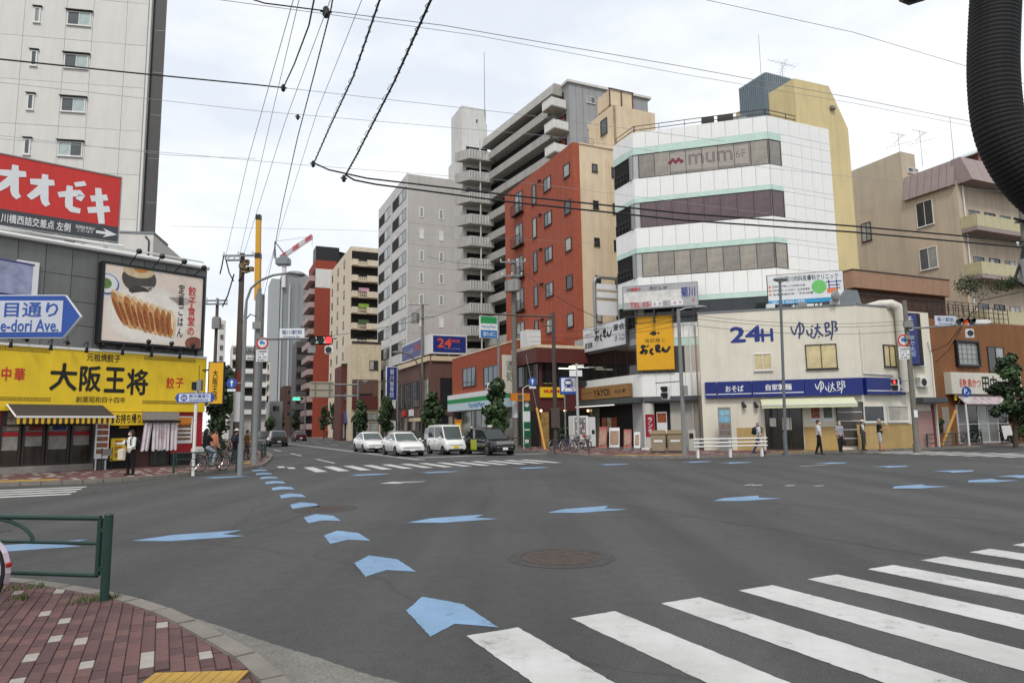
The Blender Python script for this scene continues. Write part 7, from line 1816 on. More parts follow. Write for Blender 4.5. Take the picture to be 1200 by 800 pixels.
q = MB();q.box(-.24,-.15,-.26,.24,-.03,.26);q.build('housing',M_WHITEF,o2,M2,bevel=.05);q = MB();q.disc(0,.02,.17,-.18,-.151,18);q.build('lens',M_LENS,o2,M2)
s,z = fr.sz(1148,378);M2 = fr.M @ T((s,-.1,z));o2 = thing('signal_camera','pale camera housing at the tip of the signal arm before the brown house','camera',M2)
q = MB();q.box(-.42,-.12,-.12,.4,.12,.14);q.build('housing',M_WHITEF,o2,M2,bevel=.05);q = MB();q.tube([(.4,0,0),(.5,0,0)],.1,12);q.build('lens',M_PAPER,o2,M2)
round_sign('round red ringed lorry sign with a notice plate beside the noodle shop ducts',fr,fr.sz(1057.5,399)[0],fr.sz(1057,399)[1],.34,'no')
q = MB();z = fr.sz(1060,401)[1];q.tube([(fr.sz(1057,399)[0],-.09,z),(0,-.09,z)],.025,6);q.build('sign_bracket',M_STEEL,o,fr.M)
ped_signal('pedestrian signal lit red at the right end of the blue fascia',fr,fr.sz(1049,451)[0],fr.sz(1049,451)[1],True,th=-40)
q = MB();z = fr.sz(1055,446)[1];q.tube([(fr.sz(1049,451)[0],-.05,z),(0,-.05,z)],.025,6);q.build('signal_bracket',M_STEEL,o,fr.M)
FV2 = FrA(1069,40.2,TB);s1 = FV2.sz(1081,400)[0];zz1,zz0 = FV2.sz(1075,367)[1],FV2.sz(1078,428)[1]
o = thing('upright_blue_sign','upright blue noodle shop sign behind the mottled signal pole','sign',FV2.M)
q = MB();q.box(0,0,zz0,s1,.35,zz1);q.build('sign_box',M_INK,o,FV2.M,bevel=.02)
add_box(o,FV2,'sign_face',M_BLUES,.06,-.02,zz0 + .08,s1 * .74,-.002,zz1 - .08)
lettering(o,'そば',FV2,(s1 * .18,zz1 - 1.1,s1 * .55,zz1 - .25),M_PAPER,d=-.026,bold=.02,vertical=True)
lettering(o,'ゆで太郎',FV2,(s1 * .2,zz0 + .5,s1 * .55,zz1 - 1.4),mat('pale_blue_print','#a9b6dd',var=0),d=-.026,bold=.01,vertical=True)
q = MB();q.box(s1 * .1,.35,zz1 - .6,s1 * .3,1.6,zz1 - .5);q.build('bracket',M_STEEL,o,FV2.M)
M_DBR = mat('dark_brown_pole','#4a3f3a',rough=.55,var=.1,scale=4)
o,fr,zt_ = pole('signal_pole','tall dark brown signal pole with a long arm before the maroon izakaya',651,49,366,.17,M_DBR,base=True)
za = fr.sz(651,371)[1];q = MB();q.tube([(0,0,za),(fr.sz(577,368)[0],0,fr.sz(577,368)[1])],.07,8);q.build('arm',M_DBR,o,fr.M)
q = MB();q.tube([(0,0,zt_ - 1.0),(-.8,0,zt_ - .95)],.05,6);q.box(-.3,-.3,1.6,.3,-.1,3.0);q.build('cabinet',M_DBR,o,fr.M)
o3,fr3,_ = utility_pole('concrete utility pole with a grey transformer before the red brick wall',604,53,304,M_CONCP,[(586,616,308),(588,612,324)],[(599,331,343,.5),(604.5,330,342,.4)],r=.22)
q = MB();q.tube([(0,0,2.4),(0,0,4.2)],.225,12);q.build('pole_label',M_PAPER,o3,fr3.M)
utility_pole('concrete utility pole in front of the grey apartment tower',495,80,356,M_CONCP,[(479,503,357.5),(492,510,372)],[(487,368,379,.5)],r=.2)
utility_pole('pale utility pole with grey boxes left of the grey apartment tower',419,108,398,M_CONCP,[(412,427,400)],[(415,405,421,.8),(424,404,420,.7)],r=.22)
utility_pole('cable laden utility pole at the right edge under the black hose',1225,33,246,M_CONCP,[(1186,1225,262),(1188,1222,290)],[(1199,308,335,.35)],r=.18)
for i,(a,b_,c,d_) in enumerate(((1200,262,1183,258),(1196,300,1184,330),(1184,330,1196,336),(1200,275,1192,305))):
 fe = FrA(1225,33,0);q = MB();s0,z0 = fe.sz(a,b_);s1,z1 = fe.sz(c,d_);q.tube([(s0,-.3,z0),((s0 + s1) / 2 - .1,-.35,(z0 + z1) / 2),(s1,-.3,z1)],.07,7);q.build('drop_cable',M_BLACK,bpy.data.objects['utility_pole.005'] if 'utility_pole.005' in bpy.data.objects else o3,fe.M)
FSW = FrA(667,45.5,6);zz1,zz0 = FSW.sz(667,442)[1],FSW.sz(667,462)[1]
o = thing('subway_sign','square subway sign with a blue train emblem on a thin post','sign',FSW.M)
w_ = FSW.sz(675.5,450)[0]
add_box(o,FSW,'sign_panel',M_SBLUE,-w_,-.1,zz0,w_,.1,zz1,bevel=.03);add_box(o,FSW,'white_field',M_PAPER,-w_ * .86,-.106,zz0 + .2,w_ * .86,-.101,zz1 - .05)
q = MB();hh_ = zz1 - zz0;zc = zz0 + hh_ * .58
q.slab([(-.26,zc - .22),(.26,zc - .22),(.28,zc + .18),(.18,zc + .36),(-.18,zc + .36),(-.28,zc + .18)],-.112,-.1065);q.build('train_emblem',M_NAVY,o,FSW.M)
q = MB();q.box(-.2,-.116,zc + .02,.2,-.1125,zc + .22);q.disc(-.17,zc - .12,.05,-.116,-.1125,10);q.disc(.17,zc - .12,.05,-.116,-.1125,10);q.build('train_window',M_PAPER,o,FSW.M)
q = MB();q.tube([(-.25,zc * 0 - .11,zc - .3),(-.33,-.11,zc - .42)],.03,5);q.tube([(.25,-.11,zc - .3),(.33,-.11,zc - .42)],.03,5);q.build('rail_mark',M_NAVY,o,FSW.M)
q = MB();q.tube([(-.25,0,0),(-.25,0,zz1)],.05,8);q.build('post',M_STEEL,o,FSW.M)
o,fr,zt_ = pole('camera_pole','pale grey post with small lamps beside the subway sign',677.5,45,426,.1,mat('pale_grey_pole','#a5a8a6',rough=.5,var=.08))
q = MB()
for a,c,y in ((666,690,431),(670,684,428)): s0,z = fr.sz(a,y);s1,_ = fr.sz(c,y);q.box(s0,-.08,z - .03,s1,.08,z + .03)
q.build('light_bar',M_WHITEF,o,fr.M)
q = MB();s,z = fr.sz(684,449);q.tube([(0,-.05,z + .1),(s,-.05,z + .12)],.03,6);q.box(s - .1,-.25,z - .2,s + .18,-.05,z + .12);q.build('camera',M_BLACK,o,fr.M)
for i,(a,c) in enumerate(((667,675),(676,682))):
 s0,z1 = fr.sz(a,434);s1,z0 = fr.sz(c,441);add_box(o,fr,'sign_plate',M_PAPER,s0,-.14,z0,s1,-.1,z1)
frs = FrA(628,50,0);s,z = frs.sz(624,447);round_sign('round blue arrow sign with a white bracket before the izakaya side wall',frs,s,z,.32,'go')
o = thing('sign_post','white bent post carrying the round blue arrow sign','pole',frs.M);q = MB();q.tube([(-.9,0,0),(-.9,0,z - .5),(-.6,0,z - .3),(s,-.05,z - .3),(s,-.05,z)],.03,8);q.build('shaft',M_WHITE,o,frs.M)
frs = FrA(1134,43.5,0);s,z = frs.sz(1131,459);rs = round_sign('round blue parking meter sign with letter P before the skewer restaurant',frs,s,z,.33,'P',th=8)
q = MB();q.tube([(.0,-.0,0),(-.0,0,z + .2)],.05,8);q.build('post',M_WHITE,rs,frs.M)
curved_lamp('dark curved street lamp beside the brown gym building',494,74,[(494,445),(492,432),(487,422),(478,415),(468,412.5)],((468,412.5),(459,413)),m=M_DBR,r=.12)
curved_lamp('dark low curved bracket lamp over the pavement by the gym building',478,80,[(478,462),(476,452),(470,447),(455,446.5),(430,447)],((432,447),(424,447)),m=M_DBR,r=.1)
fr = FrA(349,150,0);s,z = fr.sz(349.5,467)
signal_head('tiny far traffic signal lit green down the street',fr,s,z,cols=(M_LENSG,M_LENSG,M_LENS),r=.35,n=3)
o = thing('signal_pole','far thin signal pole under the green light','pole',fr.M);q = MB();q.tube([(s + 1.6,0,0),(s + 1.6,0,z + .5)],.14);q.tube([(s,0,z),(s + 1.6,0,z)],.08);q.build('shaft',M_STEEL,o,fr.M)
# ---- white three-bar guard rail
M_,L_ = line_M(G(818,535.5,PAVE),G(893,533.5,PAVE))
o = thing('white_guard_rail','white guard rail of three bars on the kerb before the noodle shop','guard rail',M_)
for i in range(3): q = MB();q.box(L_ * i / 2 - .055,-.06,-.05,L_ * i / 2 + .055,.06,.55);q.box(L_ * i / 2 - .035,-.08,.55,L_ * i / 2 + .035,.05,.9);q.build('post',M_WHITE,o,M_,bevel=.01)
for z in (.5,.68,.86): q = MB();q.tube([(-.25,-.12,z),(L_ + .25,-.12,z)],.036,10);q.build('bar',M_WHITE,o,M_,smooth=True)
M_,L_ = line_M(G(1087,524,PAVE),G(1151,519.5,PAVE));guard_rail('dark green railing at the kerb before the skewer restaurant',M_,L_,arch=False,n=2)
M_,L_ = line_M(Vector((-2.6,56.5,0)),Vector((1.2,48.4,0)));guard_rail('dark railing along the kerb beside the black taxi',M_,L_,arch=False,n=3,m=M_DBR)
M_,L_ = line_M(G(650,530,PAVE),G(690,531,PAVE));guard_rail('dark railing at the corner in front of the bicycle rack',M_,L_,arch=False,n=1,m=M_DBR)
M_GUY = mat('yellow_guy_cover','#b98a34',rough=.6,var=.12)
for lab,a,c,Y0,Y1 in (('slanting yellow guy wire guard beside the concrete utility pole',(639,529),(629,478),46.5,48),('slanting yellow guy wire guard before the brown house',(1104,522),(1120,481),43.5,45)):
 p0 = at(a[0],a[1],Y0);p0.z = PAVE;p1 = at(c[0],c[1],Y1);o = thing('guy_wire_guard',lab,'cable guard',T(p0),'yellow guy wire guards')
 q = MB();q.tube([(0,0,0),p1 - p0],.085,8);q.build('sleeve',M_GUY,o,T(p0));q = MB();q.tube([p1 - p0,(p1 - p0) * 2.4],.008,5);q.build('wire',M_STEEL,o,T(p0))
# ---- bins, vending machine, boards, banner
M_BIN = mat('beige_bin_plastic','#8f8069',rough=.55,var=.06)
M_BINL = mat('brown_bin_lid','#7d6a4c',rough=.55,var=.06)
def bin_(label,px0,px1,Y):
 fr = FrA((px0 + px1) / 2,Y,-14);w = (px1 - px0) / 800 * Y * .98;h = 1.15
 o = thing('wheeled_bin',label,'bin',fr.M @ T((0,0,PAVE)),'beige bins outside the restaurant');M = fr.M @ T((0,0,PAVE))
 q = MB();q.slab([(-w / 2 + .06,.05),(w / 2 - .06,.05),(w / 2,h - .12),(-w / 2,h - .12)],-.4,.4);q.build('body',M_BIN,o,M,bevel=.05)
 q = MB();q._add([(-w / 2 - .02,-.43,h - .118),(w / 2 + .02,-.43,h - .118),(w / 2 + .02,.43,h - .118),(-w / 2 - .02,.43,h - .118),(-w / 2 + .05,-.25,h + .06),(w / 2 - .05,-.25,h + .06),(w / 2 - .05,.4,h + .12),(-w / 2 + .05,.4,h + .12)],[(0,3,2,1),(4,5,6,7),(0,1,5,4),(1,2,6,5),(2,3,7,6),(3,0,4,7)]);q.build('lid',M_BINL,o,M,bevel=.03)
 q = MB();q.box(-w * .28,-.412,h * .52,w * .28,-.39,h * .62);q.build('label_plate',M_PAPER,o,M)
 for x in (-w / 2 + .12,w / 2 - .12): q = MB();q.tube([(x - .03,-.3,.06),(x + .03,-.3,.06)],.06,10);q.build('wheel',M_RUB,o,M)
bin_('beige bin left of the grey lamp pole',762,780,40.0);bin_('beige bin directly beside the grey lamp pole',781,800,40.0)
fr = FrA(672,50.5,24);w = fr.sz(690,500)[0];h = fr.sz(680,487)[1]
M = fr.M @ T((0,0,PAVE));o = thing('vending_machine','white drinks vending machine beside the tan sign of the restaurant','vending machine',M)
h -= PAVE
q = MB();q.box(0,0,.06,w,.75,h);q.build('cabinet',M_WHITE,o,M,bevel=.03);q = MB();q.box(.1,-.02,h * .42,w * .8,-.002,h - .12);q.build('display_window',mat('drink_rows','#8a7f7b',var=.5,scale=6),o,M)
for r in range(3):
 for c_ in range(6):
  q = MB();x = .16 + c_ * (w * .8 - .22) / 6;z = h * .47 + r * h * .16;q.tube([(x + .06,-.04,z),(x + .06,-.04,z + .2)],.045,7);q.build('drink_can',(M_PAPER,mat('can_red','#8d5550',var=.1),mat('can_grey','#9a9c9f',var=.1),mat('can_blue','#5d6b86',var=.1),M_PAPER)[(c_ + r * 2) % 5],o,M)
add_box(o,Fr(fr.o.x,fr.o.y,24),'coin_panel',M_RED,w * .55,-.03,PAVE + h * .33,w * .78,-.002,PAVE + h * .4);add_box(o,Fr(fr.o.x,fr.o.y,24),'delivery_flap',M_BLACK,.15,-.03,PAVE + .2,w * .7,-.002,PAVE + .42)
fr = FrA(692,50.8,24);w = fr.sz(698,500)[0];M = fr.M @ T((0,0,PAVE));o = thing('vending_machine','narrow pale vending machine right of the white drinks machine','vending machine',M)
q = MB();q.box(0,0,.06,w,.7,h - .1);q.build('cabinet',M_PAPER,o,M,bevel=.03);add_box(o,fr,'coin_panel',M_ALUD,.1,-.02,1.1,w - .1,-.002,1.4)
def a_board(label,px0,px1,Y,ytop,face,tilt=.12,th=-20,txt=None,group='pavement boards outside the restaurant'):
 fr = FrA((px0 + px1) / 2,Y,th);w = (px1 - px0) / 800 * Y;h = fr.sz(px0,ytop)[1] - PAVE;M = fr.M @ T((0,0,PAVE));o = thing('pavement_board',label,'board',M,group)
 q = MB();q._add([(-w / 2,-.25,.12),(w / 2,-.25,.12),(w / 2,-.02,h),(-w / 2,-.02,h),(-w / 2,-.2,.12),(w / 2,-.2,.12),(w / 2,.03,h),(-w / 2,.03,h)],[(0,1,2,3),(7,6,5,4),(0,4,5,1),(1,5,6,2),(2,6,7,3),(3,7,4,0)]);q.build('front_panel',face,o,M)
 q = MB();q.box(-w / 2,-.3,0,w / 2,.25,.11);q.build('foot',M_ALU,o,M)
 q = MB();e = .06;q._add([(-w / 2 + e,-.262 + .01,.3),(w / 2 - e,-.262 + .01,.3),(w / 2 - e,-.262 + .2,h * .85),(-w / 2 + e,-.262 + .2,h * .85)],[(0,1,2,3)]);q.build('print',mat('menu_sheet_print','#a08672',var=.6,scale=9),o,M)
a_board('red and white pavement board leaning by the restaurant door',702,712,46.5,500,mat('red_white_board','#a5605c',var=.4,scale=3),th=-30)
a_board('white pavement board with menus at the restaurant door',714,726,47,501,M_PAPER);a_board('red pavement board with a small figure on top',731,740,45.5,503,mat('red_white_board','#a5605c'));a_board('plain white narrow pavement board by the pale column',743,750,45,506,M_PAPER)
fr = FrA(756,44.5,-16);M = fr.M @ T((0,0,PAVE));z1 = fr.sz(757,485)[1] - PAVE;w = fr.sz(767,490)[0]
o = thing('red_banner','upright red banner with white writing beside the pale column','banner',M);q = MB();q.tube([(0,0,0),(0,0,z1 + .1)],.02,6);q.tube([(0,0,z1),(w,0,z1)],.015,6);q.box(-.25,-.25,0,.25,.25,.12);q.build('stand',M_WHITEF,o,M)
q = MB();q.box(.02,-.01,z1 * .35,w,.01,z1 - .01);q.build('cloth',mat('red_banner_cloth','#8a1f30',rough=.8,var=.1),o,M)
lettering(o,'ランチ',M,(w * .3,z1 * .45,w * .75,z1 * .9),M_PAPER,d=-.016,bold=.02,vertical=True)
fr = FrA(806,41,-10);M = fr.M @ T((0,0,PAVE));o = thing('utility_cabinet','small pale utility cabinet behind the white guard rail','cabinet',M)
q = MB();q.box(0,0,0,.42,.4,1.25);q.build('cabinet',M_CREAMP,o,M,bevel=.02);q = MB();q.box(.06,-.012,.75,.3,-.002,1.05);q.build('dark_panel',M_BLACK,o,M)
fr = FrA(842,40.4,TC);M = fr.M @ T((0,0,PAVE));w = fr.sz(857,500)[0];h = fr.sz(848,477)[1] - PAVE
o = thing('ticket_display','grey picture menu display with two blue posters on the noodle shop wall','menu board',M);q = MB();q.box(0,0,0,w,.35,h);q.build('case',M_ALU,o,M)
for i,(z0,z1,c) in enumerate(((.93,.82,'#86b6cb'),(.8,.66,'#78a9c4'),(.62,.5,'#7b6a60'),(.47,.36,'#6f655e'),(.33,.2,'#77706a'))): q = MB();q.box(.06,-.012,h * z1,w - .06,-.002,h * z0);q.build('poster',mat('ticket_print_%d' % i,c,var=.35,scale=6),o,M)
# ================================================================== overhead cables (they hang between poles and roofs)
M_WIRE = mat('black_cable','#1b1b1c',rough=.6,var=.1)
M_WIREG = mat('grey_wire','#9a9da0',rough=.6,var=.1)
def cable(label,pts,r,m=M_WIRE,sag=.0,group=None,curl=False,n=18):
 """polyline of world points, each span sagging a little"""
 o_pts = []
 for i in range(len(pts) - 1):
  a,c = Vector(pts[i]),Vector(pts[i + 1]);k = n if len(pts) < 4 else 8
  for j in range(k):
   t = j / k;p = a.lerp(c,t);p.z -= 4 * sag * t * (1 - t);o_pts.append(p)
 o_pts.append(Vector(pts[-1]))
 q = MB();q.tube(o_pts,r,6);o = q.build('overhead_cable',m,None,None,smooth=True,label=label,cat='cable',group=group)
 if curl:
  q = MB();hp = []
  for i in range(len(o_pts) - 1):
   d = (o_pts[i + 1] - o_pts[i]);s = d.normalized().orthogonal();u = s.cross(d.normalized());tn = int(d.length / .12)
   for j in range(tn): a = 2 * PI * j / 9;p = o_pts[i].lerp(o_pts[i + 1],j / tn);hp.append(p + (s * math.cos(a) + u * math.sin(a)) * r * 2.1 - Vector((0,0,r)))
  q.tube(hp,r * .3,4);q.build('spiral_hanger',m,o)
 return o
a1 = at(405,205,22);a2 = at(368,191,23.5)
cable('thick lashed cable falling from the top to the right hand knot in the sky',[at(560,-110,9),at(505,0,12.3),at(462,96,15.8),at(420,178,20),a1],.027,curl=True)
cable('thick lashed cable falling from the top to the left hand knot in the sky',[at(492,-110,9.5),at(445,0,12.8),at(414,90,16),at(386,150,20.2),a2],.022,curl=True)
cable('heavy black cable running right from the knots across the red brick wall',[a2,at(385,199,23.4),at(430,209,23.2),at(600,229,23),at(800,250,23.5),at(1000,265,24.5),at(1200,283,26),at(1420,300,28)],.03)
cable('lower heavy black cable running right below its twin across the cream wall',[a1,at(415,211,22.1),at(440,216,22.3),at(600,237,22.6),at(800,258,23.2),at(1000,272,24.2),at(1200,290,25.6),at(1420,306,27.6)],.03)
cable('black cable crossing the white tower to the first knot',[at(-90,58,17),at(0,69.5,18.5),at(150,85,20.5),at(300,99.5,23),at(332,103,23.5)],.024)
cable('black cable rising from the first knot to the top edge',[at(332,103,23.5),at(345,75,21),at(362,30,18),at(374,-30,15),at(395,-130,11.5)],.023)
cable('black cable dropping steeply through the insulator toward the crane',[at(400,-60,14),at(388,10,17.5),at(368,88,22),at(349,160,28),at(331,240,38),at(320,300,50),at(308,352,68)],.02)
cable('pair of cables entering at the top left, upper one',[at(250,-15,17),at(310,4,18.5),at(381,13,20)],.02);cable('thin wire crossing the sky right of the insulator, upper one',[at(381,13,20),at(520,30,22),at(800,78,27),at(1000,115,31),at(1140,143,34),at(1300,175,38)],.013,M_WIREG)
WL = ('thin grey wire rising past the black insulator toward the black hose','thin grey wire crossing the white tower and the top of the tall apartments','thin grey wire leaving the first knot toward the blue grey plant room','lone thin wire high in the upper right sky','thin wire crossing the white tower just above the red billboard','short thin wire over the red billboard','thin wire behind the crane toward the red brick wall','steep thin wire left of the crane, from the brown pole to the top','second steep thin wire from the brown pole to the top','steep thin wire farthest left, from the brown pole cross arm','steep thin wire ending behind the lamp at the crane boom')
for i,pts in enumerate(([at(250,-1,17),at(381,16.5,20),at(560,42,23),at(800,87,28),at(1000,121,32),at(1200,160,36)],
                         [at(-60,90,24),at(300,130,28),at(650,160,34),at(900,197,40),at(1100,218,45),at(1300,236,50)],
                         [at(332,103,23.5),at(600,133,28),at(850,166,33)],[at(800,-6,20),at(1000,38,23),at(1140,80,26),at(1300,130,29)],
                         [at(-60,158,26),at(150,175,28),at(350,193,31),at(600,212,36),at(900,250,44)],[at(-60,152,27),at(200,182,30),at(300,186,32)],
                         [at(200,265,40),at(420,270,46),at(700,285,56)],[at(280,303,37),at(322,120,22),at(360,-40,14)],[at(284,303,37),at(335,140,22),at(402,-40,14)],
                         [at(264,302,37),at(290,190,24),at(355,-40,13)],[at(303,350,60),at(372,130,24),at(440,-40,14)])):
 cable(WL[i],pts,.009,M_WIREG,group='thin wires across the sky')
for i,(a,c) in enumerate((((243,354),(118,344)),((604,310),(500,300)),((604,310),(700,372)),((604,326),(495,374)),((495,360),(420,402)),((495,374),(300,399)))):
 cable(('thin black line from the slim dark pole to the dumpling billboard','thin black line from the transformer pole to the grey apartment tower','thin black line from the transformer pole to the corner building','lower thin black line from the transformer pole past the balconies','thin black line between the two pale poles by the cream flats','long thin black line across the street end to the left pavement pole')[i],[at(a[0],a[1],53 if a[0] > 400 else 46),at(c[0],c[1],{700: 44,500: 80,495: 80,420: 108,118: 33,300: 60}[c[0]])],.02 if i else .015,sag=.4,group='low lines between the poles')
for i,(y0,y1) in enumerate(((388,372),(394,384),(400,376))):
 cable(('topmost','lowest','middle')[i] + ' of the service wires before the noodle shop wall',[at(620,y0,50),at(805,y1 - 4,36),at(1072,y1 + 3,38)],.012,sag=.35,group='service wires before the noodle shop')
cable('cable hanging in a bow before the brown house wall',[at(1197,342,33),at(1150,352,34),at(1110,404,38),at(1090,412,39)],.02)
cable('cable hanging steeply down the brown house wall',[at(1127,384,38),at(1112,410,39.5),at(1097,424,41)],.018)
for lab,px,py,Y,r in (('black insulator joint hanging near the top of the cables',382,14,20,.11),('small joint clamp at the knot beside the white tower cable',332,103,23.5,.08),('small clamp on the cable at the left hand knot',367,192,23.4,.07),('small clamp under the right hand knot',403,209,22,.07),('round marker on the long falling cable',349,137,27,.07)):
 p = at(px,py,Y);o = thing('cable_clamp',lab,'clamp',T(p),'clamps on the overhead cables');q = MB();q.tube([(0,0,-r * 1.8),(0,0,-r),(0,0,r),(0,0,r * 1.6)],[r * .5,r,r * .9,r * .4],8);q.build('body',M_BLACK,o,T(p));q = MB();q.tube([(-r * 1.6,0,r * .3),(r * 1.6,0,-r * .2)],r * .35,6);q.build('arm',M_BLACK,o,T(p))
# ---- the black ribbed hose close to the camera, hung from a bracket on a pole just outside the frame
HY = 1.25
hp = [at(1175,-120,HY),at(1169,-40,HY),at(1165,30,HY),at(1164,90,HY),at(1170,145,HY),at(1185,184,HY),at(1209,217,HY),at(1246,249,HY),at(1300,296,HY),at(1400,318,HY + .1)]
def dense(P,step):
 Q = []
 for i in range(len(P) - 1):
  p0,p1,p2,p3 = P[max(0,i - 1)],P[i],P[i + 1],P[min(len(P) - 1,i + 2)];n = max(2,int((p2 - p1).length / step))
  for j in range(n):
   t = j / n;Q.append(.5 * ((2 * p1) + (p2 - p0) * t + (2 * p0 - 5 * p1 + 4 * p2 - p3) * t * t + (3 * p1 - p0 - 3 * p2 + p3) * t ** 3))
 return Q + [P[-1]]
D_ = dense([Vector(p) for p in hp],.0021)
ow_ = thing('black_ribbed_hose','black ribbed cable hose close to the camera curving down the right edge','hose',T(hp[0]))
q = MB();q.tube(D_,[.0432 + .00055 * math.sin(2 * PI * i / 4) for i in range(len(D_))],24);q.build('ribbed_tube',mat('black_ribbed_plastic','#0b0b0c',rough=.75,var=.15,scale=20),ow_,None,smooth=False)
pp = at(1420,300,HY + .22);
q = MB();q.tube([(pp.x,pp.y,0),(pp.x,pp.y,3.2)],.09,14);q.build('pole',M_CONCP,ow_,None,smooth=True)
q = MB();tp = D_[0];q.tube([tp,(tp.x + .05,tp.y + .02,tp.z + .06),(pp.x,pp.y,tp.z + .1)],.03,10);q.tube([(D_[-1].x,D_[-1].y,D_[-1].z),(pp.x,pp.y,D_[-1].z)],.03,8);q.build('bracket',M_BLACK,ow_,None,smooth=True)
pb = at(1073,-14,HY);tp2 = at(1160,-60,HY)
o = thing('black_hook','black rounded end of a bracket dipping in at the top edge','bracket',T(pb));q = MB();q.tube([at(1057,-6,HY),at(1066,-7,HY),at(1082,-10,HY),at(1110,-24,HY),tp2,(D_[0].x,D_[0].y,D_[0].z + .02)],[.014,.021,.018,.015,.015,.02],12);q.build('hook',M_BLACK,o,None,smooth=True)
# ================================================================== vehicles
M_CARG = glassmat('car_glass','#1d2426',.05)
M_CARGL = glassmat('car_windscreen','#39443f',.05)
M_CHR = mat('chrome','#b5b7b8',rough=.2,metal=.9,var=0)
M_HEADL = mat('headlight_glass','#c9cccf',rough=.12,var=.1,metal=.2)
M_TAIL = mat('tail_light_red','#7d1518',rough=.2,var=.05)
M_TRIM = mat('black_plastic_trim','#1a1b1c',rough=.6,var=.1)
def carpaint(n,c,metal=0.0):
 m = mat(n,c,rough=.22,var=.02,metal=metal);m.node_tree.nodes['Principled BSDF'].inputs['Coat Weight'].default_value = .6;return m
def interp(P,x):
 for i in range(len(P) - 1):
  if P[i][0] <= x <= P[i + 1][0]: t = (x - P[i][0]) / (P[i + 1][0] - P[i][0] + 1e-9);t = t * t * (3 - 2 * t) * .5 + t * .5;return P[i][1] + (P[i + 1][1] - P[i][1]) * t
 return P[0][1] if x < P[0][0] else P[-1][1]
def make_car(name,label,cat,M,paint,L_,Wd,top,gh,zr,roofw=.72,wr=.31,wb=None,zb=.2,glass=None,group=None,van=False,pill=2,grille='low',front_lights=None):
 """x = length (front is +x), top = list of (x, z) along bonnet, belt and tail; gh = windscreen base, roof front, roof rear, rear window base"""
 o = thing(name,label,cat,M,group)
 hw = Wd / 2;n = 26;vs = [];ring = None
 b = MB();rows = []
 for i in range(n + 1):
  x = -L_ / 2 + L_ * i / n;u = abs(2 * i / n - 1)
  w = hw * (1 - (.16 if not van else .07) * max(0,(u - .72) / .28) ** 2);zt = interp(top,x);zbx = zb + .1 * max(0,(u - .85) / .15)
  half = [(0,zbx),(.8 * w,zbx),(.95 * w,zbx + .07),(w,zbx + .3 * (zt - zbx)),(w * .995,zbx + .62 * (zt - zbx)),(w * .96,zt - .09),(w * .9,zt - .025),(w * .6,zt + .004),(0,zt + .012)]
  rows.append([(x,y,z) for y,z in half] + [(x,-y,z) for y,z in half[-2:0:-1]])
 k = len(rows[0]);vs = [p for r in rows for p in r];fs = []
 for i in range(n):
  for j in range(k): fs.append((i * k + j,i * k + (j + 1) % k,(i + 1) * k + (j + 1) % k,(i + 1) * k + j))
 fs += [tuple(reversed(range(k))),tuple(range(n * k,(n + 1) * k))]
 fs = [tuple(reversed(f)) for f in fs]
 b._add(vs,fs)
 bw,rw = hw * .9,hw * roofw
 zw = [interp(top,g) - .03 for g in gh]
 a0,a1,r1,r0 = gh
 ze = zr - .05
 V = [(a0,-bw * .93,zw[0]),(a0,bw * .93,zw[0]),(a1,rw,ze),(a1,-rw,ze),(r1,rw,ze),(r1,-rw,ze),(r0,bw * .93,zw[3]),(r0,-bw * .93,zw[3])]
 am = (a1 + r1) / 2
 V += [(am,rw * 1.02,ze + .02),(am,-rw * 1.02,ze + .02),(a1 - .12,rw * .8,zr - .01),(a1 - .12,-rw * .8,zr - .01),(r1 + .12,rw * .8,zr - .01),(r1 + .12,-rw * .8,zr - .01),(am,rw * .8,zr + .025),(am,-rw * .8,zr + .025)]
 zmb = interp(top,am) - .03;V += [(am,bw,zmb),(am,-bw,zmb)]
 b._add(V,[(0,1,2,3),(7,5,4,6),(1,16,8,2),(16,6,4,8),(0,3,9,17),(17,9,5,7),(2,10,11,3),(2,8,14,10),(8,4,12,14),(4,5,13,12),(5,9,15,13),(9,3,11,15),(10,14,15,11),(14,12,13,15)])
 b.build('body',paint,o,M,smooth=True)
 def patch(name,A,B,C,D,m,off,u0=.05,u1=.95,v0=.06,v1=.94,par=o):
  A,B,C,D = map(Vector,(A,B,C,D));nn = (B - A).cross(D - A).normalized() * off
  P = lambda u,v: A.lerp(B,u).lerp(D.lerp(C,u),v) + nn
  q = MB();q._add([tuple(P(u0,v0)),tuple(P(u1,v0)),tuple(P(u1,v1)),tuple(P(u0,v1))],[(0,1,2,3)]);return q.build(name,m,par,M)
 gl = glass or M_CARGL
 patch('windscreen',V[0],V[1],V[2],V[3],gl,.008,.04,.96,.05,.93)
 patch('rear_window',V[6],V[7],V[5],V[4],M_CARG,.008,.08,.92,.12,.9)
 for s in (1,-1):
  A0,AM,R0_ = (V[1],V[16],V[6]) if s > 0 else (V[0],V[17],V[7]);A1,AU,R1_ = (V[2],V[8],V[4]) if s > 0 else (V[3],V[9],V[5])
  if s > 0:
   patch('side_window',AM,A0,A1,AU,M_CARG,-.012,.05,.92,.1,.9);patch('side_window',R0_,AM,AU,R1_,M_CARG,-.012,.1,.96,.1,.9)
  else:
   patch('side_window',A0,AM,AU,A1,M_CARG,-.012,.08,.95,.1,.9);patch('side_window',AM,R0_,R1_,AU,M_CARG,-.012,.04,.9,.1,.9)
 wb = wb or L_ * .6;fx = L_ / 2 - (L_ - wb) * .48
